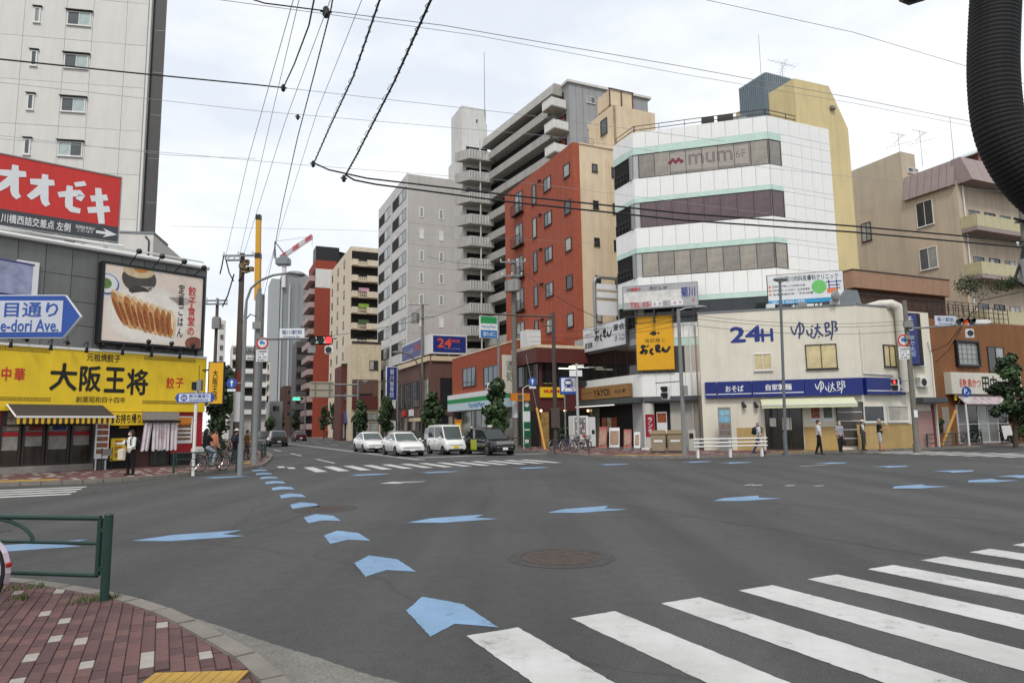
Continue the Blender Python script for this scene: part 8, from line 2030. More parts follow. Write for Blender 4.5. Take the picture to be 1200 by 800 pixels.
 for x in (fx,fx - wb):
  for s in (1,-1):
   y = s * (hw - .105)
   q = MB();q.T = Matrix.Translation((x,s * (hw - .0),wr)) ;q.disc(0,0,wr * 1.14,-.012 if s > 0 else -.004,.004 if s > 0 else .012,24);q.build('wheel_arch',M_TRIM,o,M)
   wh = MB();wh.T = Matrix.Translation((x,y,wr));
   wh.ring(0,0,wr * .62,wr,-.105,.125 if s > 0 else .105,26) if s > 0 else wh.ring(0,0,wr * .62,wr,-.125,.105,26)
   w_ = wh.build('wheel',M_RUB,o,M)
   q = MB();q.T = Matrix.Translation((x,s * (hw + .005),wr));q.disc(0,0,wr * .61,-.01,.01,20);rm = q.build('rim',M_CHR,w_,M)
   q = MB();q.T = Matrix.Translation((x,s * (hw + .018),wr))
   for a in range(5): c,d = math.cos(a * 1.2566),math.sin(a * 1.2566);q.slab([(c * .04 - d * .05,d * .04 + c * .05),(c * wr * .5 - d * .03,d * wr * .5 + c * .03),(c * wr * .5 + d * .03 * 0,d * wr * .5),(c * .06,d * .06)],-.003,.003)
   q.build('rim_slot',M_TRIM,w_,M)
 zt = interp(top,L_ / 2 - .1);xf = L_ / 2
 zg = (zb + zt) / 2
 for s in (1,-1):
  q = MB();h = (.16,.1) if not van else (.2,.22)
  q.T = Matrix.Translation((xf - .13,s * hw * .66,zt - .16 if not van else zt - .2)) @ Matrix.Rotation(s * rad(24),4,'Z');q.ball((0,0,0),.12,hw * .25,h[1] * .75,14,8);q.build('headlight',M_HEADL,o,M,smooth=True)
  q = MB();q.T = Matrix.Translation((-xf + .08,s * hw * .74,interp(top,-xf + .1) - .2));q.ball((0,0,0),.09,hw * .2,.12,12,6);q.build('tail_light',M_TAIL,o,M,smooth=True)
  q = MB();q.T = Matrix.Translation((a0 - .35,s * (hw + .07),zw[0] + .09));q.ball((0,0,0),.07,.11,.08,12,6);q.build('wing_mirror',paint,o,M,smooth=True)
  for x in (am + .25,am - .75):
   q = MB();q.box(x - .09,s * (hw + .0) - .012,interp(top,x) - .2,x + .09,s * (hw + .0) + .012,interp(top,x) - .17);q.build('door_handle',paint if not van else M_TRIM,o,M)
  for x in (am + .9,am,am - .85):
   if gh[3] < x < gh[0] + .2: zx = interp(top,x);q = MB();q.box(x - .006,s * hw - .004,zb + .16,x + .006,s * hw + .0015,zb + .62 * (zx - zb));q.build('door_seam',M_TRIM,o,M)
  q = MB();q.box(-wb * .38,s * hw * .975 - .012,zb + .0,wb * .36,s * hw * .975 + .012,zb + .1);q.build('sill',M_TRIM,o,M)
 q = MB();q.box(xf - .12,-hw * .74,zb + .05,xf + .014,hw * .74,zb + .2);q.build('air_intake',M_TRIM,o,M,bevel=.03)
 q = MB();q.box(xf - .12,-hw * .62,zg + .06,xf + .014,hw * .62,zg + .12);q.build('grille',M_CHR if grille == 'chrome' else M_TRIM,o,M,bevel=.02)
 q = MB();q.box(xf + .0,-.17,zg - .1,xf + .025,.17,zg + .05);q.build('number_plate',M_PAPER if not van else M_YEL,o,M)
 q = MB();q.box(-xf - .025,-.17,zg - .02,-xf + .02,.17,zg + .15);q.build('number_plate',M_PAPER,o,M)
 q = MB();q.box(-xf - .015,-hw * .7,zb + .05,-xf + .08,hw * .7,zb + .26);q.build('rear_bumper',M_TRIM,o,M,bevel=.03)
 q = MB();q.box(a0 + .02,-hw * .7,zw[0] + .01,a0 + .16,hw * .7,zw[0] + .035);q.build('wiper_cowl',M_TRIM,o,M)
 return o
YAW_IN = math.atan2(-ld.y,-ld.x)
YAW_OUT = math.atan2(ld.y,ld.x)
def place(axle,yaw,back):
 d = Vector((math.cos(yaw),math.sin(yaw),0));p = Vector((axle[0],axle[1],0)) - d * back
 return T((p.x,p.y,0)) @ Matrix.Rotation(yaw,4,'Z')
P_WHITE = carpaint('white_car_paint','#dcdcd8');P_BLACK = carpaint('black_car_paint','#09090b');P_SILV = carpaint('silver_car_paint','#8d9696',.4);P_DK = carpaint('dark_brown_car_paint','#37322f',.3);P_MAR = carpaint('dark_red_car_paint','#4d1b1f',.2)
HATCH = dict(L_=4.5,Wd=1.76,top=[(-2.25,.98),(-1.9,1.04),(-.6,.96),(.75,.98),(1.5,.88),(2.0,.76),(2.25,.6)],gh=(1.05,.15,-.75,-2.0),zr=1.47,wb=2.7)
fa = lambda a,c,y: (G(a,y) + G(c,y)) / 2
make_car('white_hatchback','white hatchback waiting first at the stop line, left of the small van','car',place(fa(463,495,534),YAW_IN,1.4),P_WHITE,**HATCH)
make_car('white_hatchback','white hatchback waiting in the lane behind, leftmost of the queue','car',place(fa(427,451,530),YAW_IN,1.4),P_WHITE,**HATCH)
make_car('white_kei_van','small white box van waiting between the white hatchback and the black taxi','van',place(fa(519.5,544.5,532.5),YAW_IN + rad(3),1.35),P_WHITE,L_=3.4,Wd=1.48,top=[(-1.7,1.05),(0,1.05),(1.25,1.03),(1.5,.95),(1.7,.72)],gh=(1.32,.85,-1.55,-1.68),zr=1.9,roofw=.84,wr=.28,wb=2.4,van=True)
tx = make_car('black_taxi','black taxi with a yellow green door panel next to the kerb','taxi',place(fa(572,599,533),YAW_IN + rad(4),1.45),P_BLACK,L_=4.4,Wd=1.7,top=[(-2.2,.98),(-1.6,1.03),(0,.98),(1.15,.98),(1.8,.86),(2.2,.6)],gh=(1.25,.4,-1.25,-2.0),zr=1.66,roofw=.77,wb=2.75,grille='chrome',glass=M_CARG)
Mx = _WM[tx.name];q = MB()
q.box(-.85,-.858,.3,.0,-.848,.95);q.build('door_panel',mat('lime_door_panel','#a3ad1f',rough=.4,var=.05),tx,Mx)
q = MB();q.box(.0,-.12,1.68,.3,.12,1.83);q.build('roof_lamp',M_PAPER,tx,Mx,bevel=.04)
q = MB();q.box(2.17,-.6,.68,2.215,.6,.86);q.build('front_grille',M_CHR,tx,Mx)
make_car('silver_people_carrier','pale silver people carrier waiting behind the white hatchback','car',place(G(520,523.5),YAW_IN,1.4),P_SILV,L_=4.4,Wd=1.7,top=[(-2.2,1.1),(0,1.08),(1.2,1.05),(2.0,.85),(2.2,.6)],gh=(1.45,.5,-1.8,-2.1),zr=1.75,roofw=.82,wb=2.7)
make_car('grey_saloon','grey saloon far back in the queue behind the leftmost hatchback','car',place(G(474,521),YAW_IN,1.4),P_SILV,**HATCH)
make_car('dark_saloon','dark saloon roof showing between the two queues','car',place(G(492,520.5),YAW_IN,1.4),P_DK,**HATCH)
make_car('dark_suv','dark brown four by four driving away up the left lanes','car',place(G(326,523),YAW_OUT,-1.4),P_DK,L_=4.6,Wd=1.85,top=[(-2.3,1.02),(-1.9,1.08),(0,1.0),(1.0,1.02),(1.9,.92),(2.3,.6)],gh=(1.15,.35,-1.35,-2.1),zr=1.66,roofw=.74,wr=.36,wb=2.7,zb=.25)
make_car('dark_red_car','dark red car driving away ahead of the dark four by four','car',place(G(352,517),YAW_OUT,-1.4),P_MAR,L_=4.3,Wd=1.75,top=[(-2.15,1.0),(-1.8,1.05),(0,1.0),(1.0,1.0),(1.8,.9),(2.15,.6)],gh=(1.1,.3,-1.3,-2.0),zr=1.6,wb=2.6)
# ---- bicycles
def bicycle(label,M,frame_c='#2b2b2d',basket=True,group=None,name='bicycle',sc=1.0,fender='#b9bbbd'):
 """rear wheel at x = 0, front at x = 1.05, standing on z = 0"""
 o = thing(name,label,'bicycle',M @ Matrix.Scale(1,4),group);r = .33
 mf = mat('bike_' + frame_c.lstrip('#'),frame_c,rough=.35,var=.06)
 for x in (0,1.05):
  q = MB();N_ = 28;q.tube([(x + r * .96 * math.cos(2 * PI * i / N_),0,r + r * .96 * math.sin(2 * PI * i / N_)) for i in range(N_ + 1)],.022,7,cap=False);w = q.build('wheel',M_RUB,o,M,smooth=True)
  q = MB();q.tube([(x + r * .88 * math.cos(2 * PI * i / N_),0,r + r * .88 * math.sin(2 * PI * i / N_)) for i in range(N_ + 1)],.012,5,cap=False);q.build('rim',M_CHR,w,M)
  q = MB()
  for i in range(14): a = 2 * PI * i / 14;q.tube([(x,.02 * (-1) ** i,r),(x + r * .88 * math.cos(a),0,r + r * .88 * math.sin(a))],.0025,4)
  q.build('spokes',M_CHR,w,M)
  q = MB();N_ = 12;a0 = -.2 if x == 0 else .6;vs = []
  for i in range(N_ + 1): a = a0 + 3.0 * i / N_ + (.0 if x == 0 else -.3);c,d = math.cos(a),math.sin(a);vs += [(x - (r + .03) * c if x == 0 else x + (r + .03) * c,s,r + (r + .03) * d) for s in (-.03,.03)]
  q._add(vs,[(2 * i,2 * i + 1,2 * i + 3,2 * i + 2) for i in range(N_)]);q.build('mudguard',mat('mud_' + fender.lstrip('#'),fender,rough=.3,metal=.4,var=.05),o,M)
 q = MB()
 for a,c in (((0,0,r),(.45,0,.3)),((0,0,r),(.36,0,.72)),((.45,0,.3),(.33,0,.82)),((.45,0,.3),(.86,0,.72)),((.42,0,.5),(.87,0,.78)),((.84,0,.86),(1.05,.05,r)),((.84,0,.86),(1.05,-.05,r)),((.84,0,.86),(.81,0,1.0))): q.tube([a,c],.017,7)
 q.build('frame',mf,o,M)
 q = MB();q.tube([(.7,-.28,1.0),(.78,-.22,1.02),(.83,0,1.0),(.78,.22,1.02),(.7,.28,1.0)],.013,7);q.build('handlebar',M_CHR,o,M)
 q = MB();q.ball((.3,0,.86),.14,.09,.04,12,6);q.build('saddle',M_BLACK,o,M,smooth=True)
 q = MB();q.box(-.28,-.07,.7,.2,.07,.72);q.tube([(0,.06,r),(-.05,.06,.7)],.01,5);q.tube([(0,-.06,r),(-.05,-.06,.7)],.01,5);q.build('rear_rack',M_CHR,o,M)
 q = MB();q.tube([(.45,-.09,.3),(.45,.09,.3)],.05,12);q.tube([(.45,.09,.3),(.5,.1,.16)],.012,5);q.tube([(.45,-.09,.3),(.4,-.1,.44)],.012,5);q.build('crank',M_CHR,o,M)
 q = MB();q.ball((-.36,0,.42),.02,.03,.025,8,5);q.build('reflector',mat('red_reflector','#a01318',rough=.2,var=0),o,M)
 if basket:
  q = MB();B = [(.9,-.16),(1.2,-.16),(1.2,.16),(.9,.16)]
  for i in range(4):
   a,c = B[i],B[(i + 1) % 4]
   for z in (.74,.82,.9,.98): q.tube([(a[0],a[1],z),(c[0],c[1],z)],.006,4)
   for j in range(5): t = j / 5;q.tube([(a[0] + (c[0] - a[0]) * t,a[1] + (c[1] - a[1]) * t,.74),(a[0] + (c[0] - a[0]) * t,a[1] + (c[1] - a[1]) * t,.98)],.005,4)
  q.box(.9,-.16,.735,1.2,.16,.742);q.build('basket',M_TRIM,o,M)
 return o
def bikeM(p,yaw,lean=.06): return T((p[0],p[1],PAVE)) @ Matrix.Rotation(yaw,4,'Z') @ Matrix.Rotation(lean,4,'X')
pw = at(-33,652,6.35);bicycle('violet bicycle with a pale mudguard and red reflector cut off by the left edge',bikeM((pw.x,pw.y),rad(172)),'#4a3a68',fender='#c9b9c4')
for i,(px,py,yw,c,lab) in enumerate(((656,528,30,'#2c3566','blue bicycle parked left in the rack at the far corner'),(668,528.5,34,'#2c3566','blue bicycle parked in the middle of the rack at the far corner'),(680,528.5,30,'#3a3a3d','grey bicycle parked right in the rack by the pale post'),
 (1140,520,20,'#333437','dark bicycle leaning by the parking meter sign'),(1152,519,200,'#333437','second dark bicycle facing the other way beside the parking meter sign'),(292,541,70,'#333437','bicycle parked behind the signal pole on the left pavement'))):
 p = G(px,py,PAVE);bicycle(lab,bikeM((p.x - .5 * math.cos(rad(yw)),p.y - .5 * math.sin(rad(yw))),rad(yw)),c,group='parked bicycles')
# ================================================================== trees and plants
LEAFD = [mat('leaf_dark','#1f3019',rough=.55,var=.3,scale=4),mat('leaf_mid','#2a4020',rough=.55,var=.3,scale=4),mat('leaf_light','#3d5429',rough=.55,var=.25,scale=4)]
M_BARK = mat('bark','#4b4035',rough=.95,var=.25,scale=8,bump=.5,bscale=20)
def crown_mesh(name,clumps,n,size,seed,mats,par,M):
 g = random.Random(seed);q = MB();tot = sum(c[3] ** 2 for c in clumps)
 for cx_,cy_,cz_,cr_,sq in clumps:
  k = int(n * cr_ ** 2 / tot);tone = g.choice([0,0,1,1,1,2])
  for _ in range(k):
   d = Vector((g.gauss(0,1),g.gauss(0,1),g.gauss(0,1))).normalized();rr = cr_ * (.45 + .6 * g.random() ** .6)
   p = Vector((cx_ + d.x * rr,cy_ + d.y * rr,cz_ + d.z * rr * sq))
   a = (d + Vector((g.uniform(-.8,.8),g.uniform(-.8,.8),g.uniform(-.3,.9)))).normalized();u = a.orthogonal().normalized();w = a.cross(u);s = size * g.uniform(.6,1.3);t = g.uniform(0,2 * PI)
   e1 = (u * math.cos(t) + w * math.sin(t)) * s;e2 = (w * math.cos(t) - u * math.sin(t)) * s * .55
   q.m = max(0,min(2,tone + g.choice([-1,0,0,1])));q._add([tuple(p - e1),tuple(p + e2),tuple(p + e1),tuple(p - e2)],[(0,1,2,3)])
 return q.build(name,mats,par,M)
def tree(label,px,Y,ytop,ybot,w_px,seed,shape='oval',group='street trees',n=3400,leaf=.18):
 p = at(px,500,Y);M = T((p.x,p.y,0));fr = Fr(p.x,p.y,0);zt = fr.sz(px,ytop)[1];zc0 = fr.sz(px,ybot)[1];R = w_px / 2 / 800 * Y;g = random.Random(seed)
 o = thing('street_tree',label,'tree',M,group)
 H = zt - zc0;cl = []
 if shape == 'oval':
  for i in range(22):
   u = g.random();prof = math.sin(PI * min(1,(u * .85 + .12))) ** .8 * (1.08 - .35 * u);a = g.uniform(0,2 * PI);rr = R * prof * .72 * math.sqrt(g.random());cl.append((rr * math.cos(a),rr * math.sin(a),zc0 + H * (.08 + .82 * u),R * g.uniform(.3,.48),1.05))
 else:
  for i in range(24):
   u = g.random();a = g.uniform(0,2 * PI);rr = R * g.uniform(.1,.8) * (1.1 - .7 * u);cl.append((rr * math.cos(a),rr * math.sin(a),zc0 + H * u,R * g.uniform(.22,.42),.8))
 crown_mesh('crown',cl,n,leaf,seed,LEAFD,o,M)
 q = MB();x1,y1 = g.uniform(-.1,.1),g.uniform(-.1,.1);q.tube([(0,0,-.05),(x1 * .3,y1 * .3,zc0 * .5),(x1,y1,zc0 + H * .3),(x1 * .6,y1,zc0 + H * .8)],[.02 * H + .07,.02 * H + .05,.015 * H + .03,.02],9)
 for cc in cl[::2]: q.tube([(x1 * .8,y1 * .8,max(zc0 * .8,cc[2] - H * .25)),(cc[0] * .6,cc[1] * .6,cc[2] - H * .08),(cc[0],cc[1],cc[2])],[.045,.03,.012],5)
 q.build('trunk',M_BARK,o,M,smooth=True)
 return o
tree('dense dark street tree between the black taxi and the convenience store',583,52,444,512,36,11)
tree('dense street tree in front of the brown gym building',507,68,459,502,30,12);tree('narrow street tree before the upright blue sign',453,82,464,504,24,13);tree('narrow street tree before the brick shop awning',423,96,467,505,23,14)
tree('small far street tree below the beige road sign, right of a pair',391,118,473,502,19,15,n=900,leaf=.22);tree('small far street tree below the beige road sign, left of a pair',380,124,474,503,17,16,n=900,leaf=.22)
tree('big dark tree behind the yellow projecting sign',259,44,428,505,52,17,n=2600,leaf=.17)
tree('tiny far street tree at the right of the dark four by four',346,165,476,503,13,18,n=500,leaf=.3);tree('tiny far street tree above the dark four by four',316,140,484,506,15,19,n=500,leaf=.3);tree('tiny far street tree beside the sheeted tower foot',329,175,478,506,9,20,n=400,leaf=.3)
tree('loose pruned street tree at the right edge before the skewer restaurant',1188,42,414,492,50,21,'loose',n=3400,leaf=.15)
def shrub(label,px,py,w,h,seed,Y=None,group='shrubs and pot plants',pot=False,name='shrub',z=PAVE):
 p = G(px,py,PAVE) if Y is None else at(px,py,Y);zz = PAVE if Y is None else p.z;M = T((p.x,p.y,zz));g = random.Random(seed);o = thing(name,label,'shrub',M,group);k = .3 if pot else 0
 cl = [(g.uniform(-.5,.5) * w,g.uniform(-.5,.5) * w,k + h * g.uniform(.25,.85),w * g.uniform(.25,.45),.9) for _ in range(8)]
 crown_mesh('foliage',cl,700,.09,seed,LEAFD,o,M)
 q = MB()
 for c in cl: q.tube([(0,0,k * .9),(c[0],c[1],c[2])],.015,5)
 q.build('stems',M_BARK,o,M)
 if pot: q = MB();q.tube([(0,0,0),(0,0,.3)],[.14,.19],12);q.build('pot',mat('terracotta','#7d4a36',var=.1),o,M)
 return o
shrub('dark clipped shrub at the kerb under the big dark tree',262,536,1.3,1.5,31);shrub('low dark bush at the right edge below the loose tree',1190,518,1.7,1.5,32);shrub('lower bush at the far right end of the pavement',1205,519,1.5,1.3,33);shrub('pot plant beside the pink shutter',1101,521,.55,1.5,34,pot=True);shrub('dark plant in a pot at the izakaya entrance',659,523,.9,1.4,35,pot=True)
shrub('green shrub on the terrace of the beige apartment house',1146,343,2.0,1.2,36,Y=52);shrub('second green shrub by the cables on the beige house terrace',1180,342,1.6,1.0,37,Y=52)
# ================================================================== people
SKIN = mat('skin','#b58a70',rough=.6,var=.06,scale=9)
HAIRB = mat('black_hair','#15120f',rough=.5,var=.2,scale=20);HAIRG = mat('grey_hair','#8f8c88',rough=.6,var=.15,scale=20)
def remeshed(mb,name,m,par,M,vox,smooth_it=2):
 me = mb.mesh(name,m);t = bpy.data.objects.new('body_tmp',me);COL.objects.link(t)
 md = t.modifiers.new('r','REMESH');md.mode = 'VOXEL';md.voxel_size = vox;md.use_smooth_shade = True
 sm = t.modifiers.new('s','SMOOTH');sm.factor = .5;sm.iterations = smooth_it
 out = bpy.data.meshes.new_from_object(t.evaluated_get(bpy.context.evaluated_depsgraph_get()));bpy.data.objects.remove(t)
 out.materials.clear();out.materials.append(m);out.shade_smooth()
 o = bpy.data.objects.new(name,out);return link(o,par,M)
def person(label,p,yaw,h=1.68,legs=((6,4),(-8,6)),arms=((8,6,15),(-6,6,12)),top='#cfcfcd',bottom='#1c1c1f',shoes='#222224',hair='b',long_hair=False,sleeves='short',shorts=False,mask=False,hat=None,look=0,stoop=0,group='people on the pavements',z=PAVE,female=False,skirt=None,vest=None,pelvis=None,var=.08):
 k = h / 1.70;M = T((p[0],p[1],z)) @ Matrix.Rotation(rad(yaw),4,'Z')
 o = thing('person',label,'person',M,group)
 S_ = lambda x,y,z_: Vector((x,y,z_)) * k
 ph = pelvis if pelvis else .90
 hips = [S_(-.085,0,ph),S_(.085,0,ph)];st = rad(stoop)
 up = lambda z_,x=0: S_(x,-(z_ - ph) * math.sin(st),ph + (z_ - ph) * math.cos(st)) if not pelvis else S_(x,-(z_ - .9) * math.sin(st),ph + (z_ - .9) * math.cos(st))
 shw = .165 if female else .185
 body,shirt,trou = MB(),MB(),MB()
 sex = up(1.40)
 sid = (1,0,0)
 chest0,chest1,neck,head = up(1.02),up(1.30),up(1.47),up(1.59)
 for mb,e in ((body,0),(shirt,.014)):
  mb.capsule(up(.95),up(1.10),(.125 + e) * k,(.12 + e) * k,14,.8 if False else 1.25,sid);mb.capsule(up(1.08),up(1.32),(.112 + e) * k,(.118 + e) * k,14,1.38,sid)
  mb.capsule(up(1.385,-shw + .04),up(1.385,shw - .04),(.062 + e) * k,(.062 + e) * k,12);
 body.capsule(up(1.38),neck + S_(0,0,.03),.058 * k,.052 * k,10)
 rot = Matrix.Rotation(rad(look),3,'Z')
 hc = head + S_(0,-.015,.01);body.ball(hc,.073 * k,.092 * k,.112 * k,16,10,-.98,rot);
 fv = rot @ Vector((0,-1,0));sv = rot @ Vector((1,0,0))
 body.capsule(hc + fv * .03 * k + S_(0,0,-.06),hc + fv * .055 * k + S_(0,0,-.075),.045 * k,.03 * k,10)
 body.capsule(hc + fv * .088 * k + S_(0,0,.012),hc + fv * .104 * k + S_(0,0,-.022),.009 * k,.014 * k,8)
 for s in (-1,1): body.ball(hc + sv * s * .074 * k + S_(0,0,-.008),.012 * k,.02 * k,.032 * k,8,6,-.98,rot)
 body.capsule(hc + fv * .086 * k + sv * .018 * k + S_(0,0,-.055),hc + fv * .086 * k - sv * .018 * k + S_(0,0,-.055),.009 * k,.009 * k,6)
 hands = []
 for i,(pt,outw,el) in enumerate(arms):
  s = -1 if i == 0 else 1
  sh = up(1.385,s * shw);a = rad(pt);ow2 = rad(outw);b2 = a + rad(el)
  d1 = Vector((s * math.sin(ow2),-math.sin(a) * math.cos(ow2),-math.cos(a) * math.cos(ow2)));d2 = Vector((s * math.sin(ow2) * .2,-math.sin(b2),-math.cos(b2))).normalized()
  e1 = sh + d1 * .285 * k;w1 = e1 + d2 * .245 * k
  body.capsule(sh,e1,.048 * k,.038 * k,10);body.capsule(e1,w1,.038 * k,.026 * k,10)
  side = Vector((0,-1,0)) if abs(d2.y) < .7 else Vector((0,0,1));side = (side - d2 * side.dot(d2)).normalized();nrm = d2.cross(side) * s
  pc = w1 + d2 * .085 * k;body.capsule(w1 + d2 * .02 * k,pc,.028 * k,.036 * k,10,.55,nrm)
  for f in range(4):
   base = pc + side * (.03 - .02 * f) * k;ln = (.036,.041,.038,.029)[f] * k;mid = base + (d2 * .9 - nrm * .3).normalized() * ln;body.capsule(base,mid,.0092 * k,.0085 * k,7);body.capsule(mid,mid + (d2 * .6 - nrm * .8).normalized() * ln * .8,.0085 * k,.0075 * k,7)
  tb = w1 + d2 * .035 * k + side * .028 * k;t2 = tb + (d2 * .7 + side * .7).normalized() * .04 * k;body.capsule(tb,t2,.012 * k,.01 * k,7);body.capsule(t2,t2 + (d2 * .95 + side * .1).normalized() * .03 * k,.01 * k,.0085 * k,7)
  hands.append(w1 + d2 * .1 * k)
  if sleeves == 'short': shirt.capsule(sh,sh.lerp(e1,.72),.064 * k,.06 * k,10)
  elif sleeves == 'long': shirt.capsule(sh,e1,.064 * k,.054 * k,10);shirt.capsule(e1,e1.lerp(w1,.9),.054 * k,.042 * k,10)
 feet = []
 for i,(ha,kb) in enumerate(legs):
  a = rad(ha);b2 = a - rad(kb);hp_ = hips[i];kn = hp_ + Vector((0,-math.sin(a),-math.cos(a))) * .42 * k;an = kn + Vector((0,-math.sin(b2),-math.cos(b2))) * (.40 * k)
  feet.append((hp_,kn,an,b2))
 low = min(f[2].z for f in feet) - .075 * k
 dz = Vector((0,0,0)) if pelvis else Vector((0,0,-low))
 if not pelvis:
  for mb in (body,shirt): mb.v = [(x,y,z_ - low) for x,y,z_ in mb.v]
  hc = hc + dz;hands = [q_ + dz for q_ in hands]
 shoe = MB()
 for hp_,kn,an,b2 in feet:
  hp_,kn,an = hp_ + dz,kn + dz,an + dz
  body.capsule(hp_,kn,.078 * k,.052 * k,12);body.capsule(kn,an,.052 * k,.034 * k,12)
  body.capsule(an + Vector((0,.02,-.035)) * k,an + Vector((0,-.13,-.05)) * k,.03 * k,.024 * k,10)
  shoe.capsule(an + Vector((0,.03,-.032)) * k,an + Vector((0,-.15,-.045)) * k,.043 * k,.033 * k,10)
  if skirt: pass
  elif shorts: trou.capsule(hp_,hp_.lerp(kn,.92),.098 * k,.082 * k,12)
  else: trou.capsule(hp_,kn,.094 * k,.07 * k,12);trou.capsule(kn,kn.lerp(an,.93),.07 * k,.056 * k,12)
 trou.capsule(hips[0] + dz + S_(.02,0,.05),hips[1] + dz + S_(-.02,0,.05),.118 * k,.118 * k,12)
 if skirt:
  for hp_,kn,an,b2 in feet: trou.capsule(hp_ + dz,kn + dz,.125 * k,.12 * k,12)
 cm = lambda c: mat('cloth_' + c.lstrip('#') + ('_p' if var > .2 else ''),c,rough=.9,var=var,scale=5 if var < .2 else 14)
 remeshed(body,'body',SKIN,o,M,.0125 * max(1,k));remeshed(shirt,'top',cm(top),o,M,.02);remeshed(trou,'trousers' if not skirt else 'skirt',cm(bottom),o,M,.02);remeshed(shoe,'shoes',mat('cloth_' + shoes.lstrip('#'),shoes,rough=.7,var=.08),o,M,.015)
 hm = {'b': HAIRB,'g': HAIRG}.get(hair,HAIRB);hb = MB();bk = -fv
 hb.ball(hc + bk * .014 * k + S_(0,0,.022),.082 * k,.094 * k,.108 * k,16,9,-.25,rot);hb.ball(hc + bk * .05 * k + S_(0,0,-.03),.066 * k,.05 * k,.07 * k,12,8,-.98,rot)
 if long_hair: hb.capsule(hc + bk * .06 * k,hc + bk * .085 * k + S_(0,0,-.3),.075 * k,.055 * k,12,1.3,sv)
 remeshed(hb,'hair',hm,o,M,.014)
 for s in (-1,1): q = MB();q.ball(hc + fv * .084 * k + sv * s * .03 * k + S_(0,0,.018),.011 * k,n=8,m=6);q.build('eye',M_INK,o,M)
 if mask: q = MB();q.ball(hc + fv * .055 * k + S_(0,0,-.045),.058 * k,.056 * k,.05 * k,14,8,-.9,rot);q.build('face_mask',M_PAPER,o,M,smooth=True)
 if hat: q = MB();q.ball(hc + S_(0,0,.045),.094 * k,.108 * k,.09 * k,16,7,-.1,rot);q.tube([hc + S_(0,0,.035),hc + S_(0,0,.048)],[.15 * k,.135 * k],18);q.build('hat',cm(hat),o,M,smooth=True)
 if vest:
  q = MB();q.capsule(up(.97) + dz,up(1.34) + dz,.145 * k,.14 * k,14,1.3,sid);remeshed(q,'vest',cm(vest),o,M,.02)
 return o,M,k,hands,hc
def backpack(label,per,c,h=.42,w=.3):
 o,M,k,hands,hc = per;q = MB();q.ball((0,.21 * k,1.2 * k),w / 2,.12,h / 2,14,9,-.98);q.ball((0,.29 * k,1.12 * k),w * .36,.07,h * .25,10,6,-.98)
 r = thing('backpack',label,'backpack',M @ T((0,.21 * k,1.2 * k)));remeshed(q,'bag',mat('bag_' + c.lstrip('#'),c,rough=.8,var=.1),r,M,.02)
 q = MB()
 for s in (-1,1): q.tube([(s * .1,.16 * k,1.38 * k),(s * .12,.0,1.475 * k),(s * .12,-.15 * k,1.36 * k),(s * .13,-.14 * k,1.15 * k),(s * .14,.1 * k,1.05 * k)],.018,6)
 q.build('strap',mat('bag_' + c.lstrip('#'),c),r,M,smooth=True);return r
def hand_bag(label,per,hand,c,w=.3,h=.34,name='tote_bag',drop=.12):
 o,M,k,hands,hc = per;p = hands[hand];q = MB();q.slab([(p.x - w / 2 + .03,p.z - drop - h),(p.x + w / 2 - .03,p.z - drop - h),(p.x + w / 2,p.z - drop),(p.x - w / 2,p.z - drop)],p.y - .06,p.y + .06)
 r = thing(name,label,'bag',M @ T(p));q.build('bag',mat('bag_' + c.lstrip('#'),c,rough=.9,var=.1,scale=6),r,M,bevel=.03);q = MB();q.tube([(p.x - w * .25,p.y,p.z - drop),(p.x - w * .15,p.y,p.z),(p.x + w * .15,p.y,p.z),(p.x + w * .25,p.y,p.z - drop)],.012,6);q.build('handle',mat('bag_' + c.lstrip('#'),c),r,M);return r
def gp(px,py): p = G(px,py,PAVE);return (p.x,p.y)
P1 = person('person in a white jacket and mask holding up a hand before the yellow counter',gp(152,556.5),-22,1.66,legs=((2,2),(-3,4)),arms=((45,10,50),(12,10,55)),top='#d6d4d0',bottom='#17171a',long_hair=True,sleeves='long',mask=True,look=-35,female=True)
hand_bag('cream cloth tote bag hanging at the arm of the person in white',(P1[0],P1[1],P1[2],[Vector((-.1,-.3,.98)),P1[3][1]],P1[4]),0,'#c9c0ae',.36,.42,drop=.0)
backpack('black backpack on the person in the white jacket',P1,'#151517',.5,.32)
bp = G(233,552.5,PAVE);byaw = rad(58)
bicycle('dark town bicycle ridden by the long haired cyclist',T((bp.x,bp.y,PAVE)) @ Matrix.Rotation(byaw,4,'Z'),'#2b2b2d')
cx_ = Vector((bp.x + .28 * math.cos(byaw),bp.y + .28 * math.sin(byaw),0))
P2 = person('cyclist with long black hair in a black top riding away at the restaurant corner',(cx_.x,cx_.y),math.degrees(byaw) + 90,1.62,legs=((62,75),(38,40)),arms=((38,8,12),(38,8,12)),top='#151517',bottom='#9aa6b3',long_hair=True,female=True,pelvis=.96,shoes='#8b8b88')
M = T((bp.x,bp.y,PAVE)) @ Matrix.Rotation(byaw,4,'Z');o = thing('shopping_bag','white bag strapped on the rear rack of the town bicycle','bag',M @ T((-.1,0,.72)));q = MB();q.box(-.3,-.17,.725,.12,.17,.98);q.build('bag',mat('white_bag_cloth','#cfcbc2',rough=.9,var=.08),o,M,bevel=.06)
P3 = person('person in an orange top walking beyond the cyclist',gp(250,544),150,1.66,top='#b8745a',bottom='#6b5a50',sleeves='long')
P4 = person('man in dark navy with a white cap walking beside the big lamp post',gp(276,543),170,1.68,legs=((10,6),(-12,8)),top='#272c3d',bottom='#1d1e24',sleeves='short',hat='#c9c4ba')
backpack('dark navy backpack on the man with the white cap',P4,'#1e2130')
P5 = person('person in tan riding up behind the signal pole',gp(289,538),140,1.62,top='#8d6b45',bottom='#54493d')
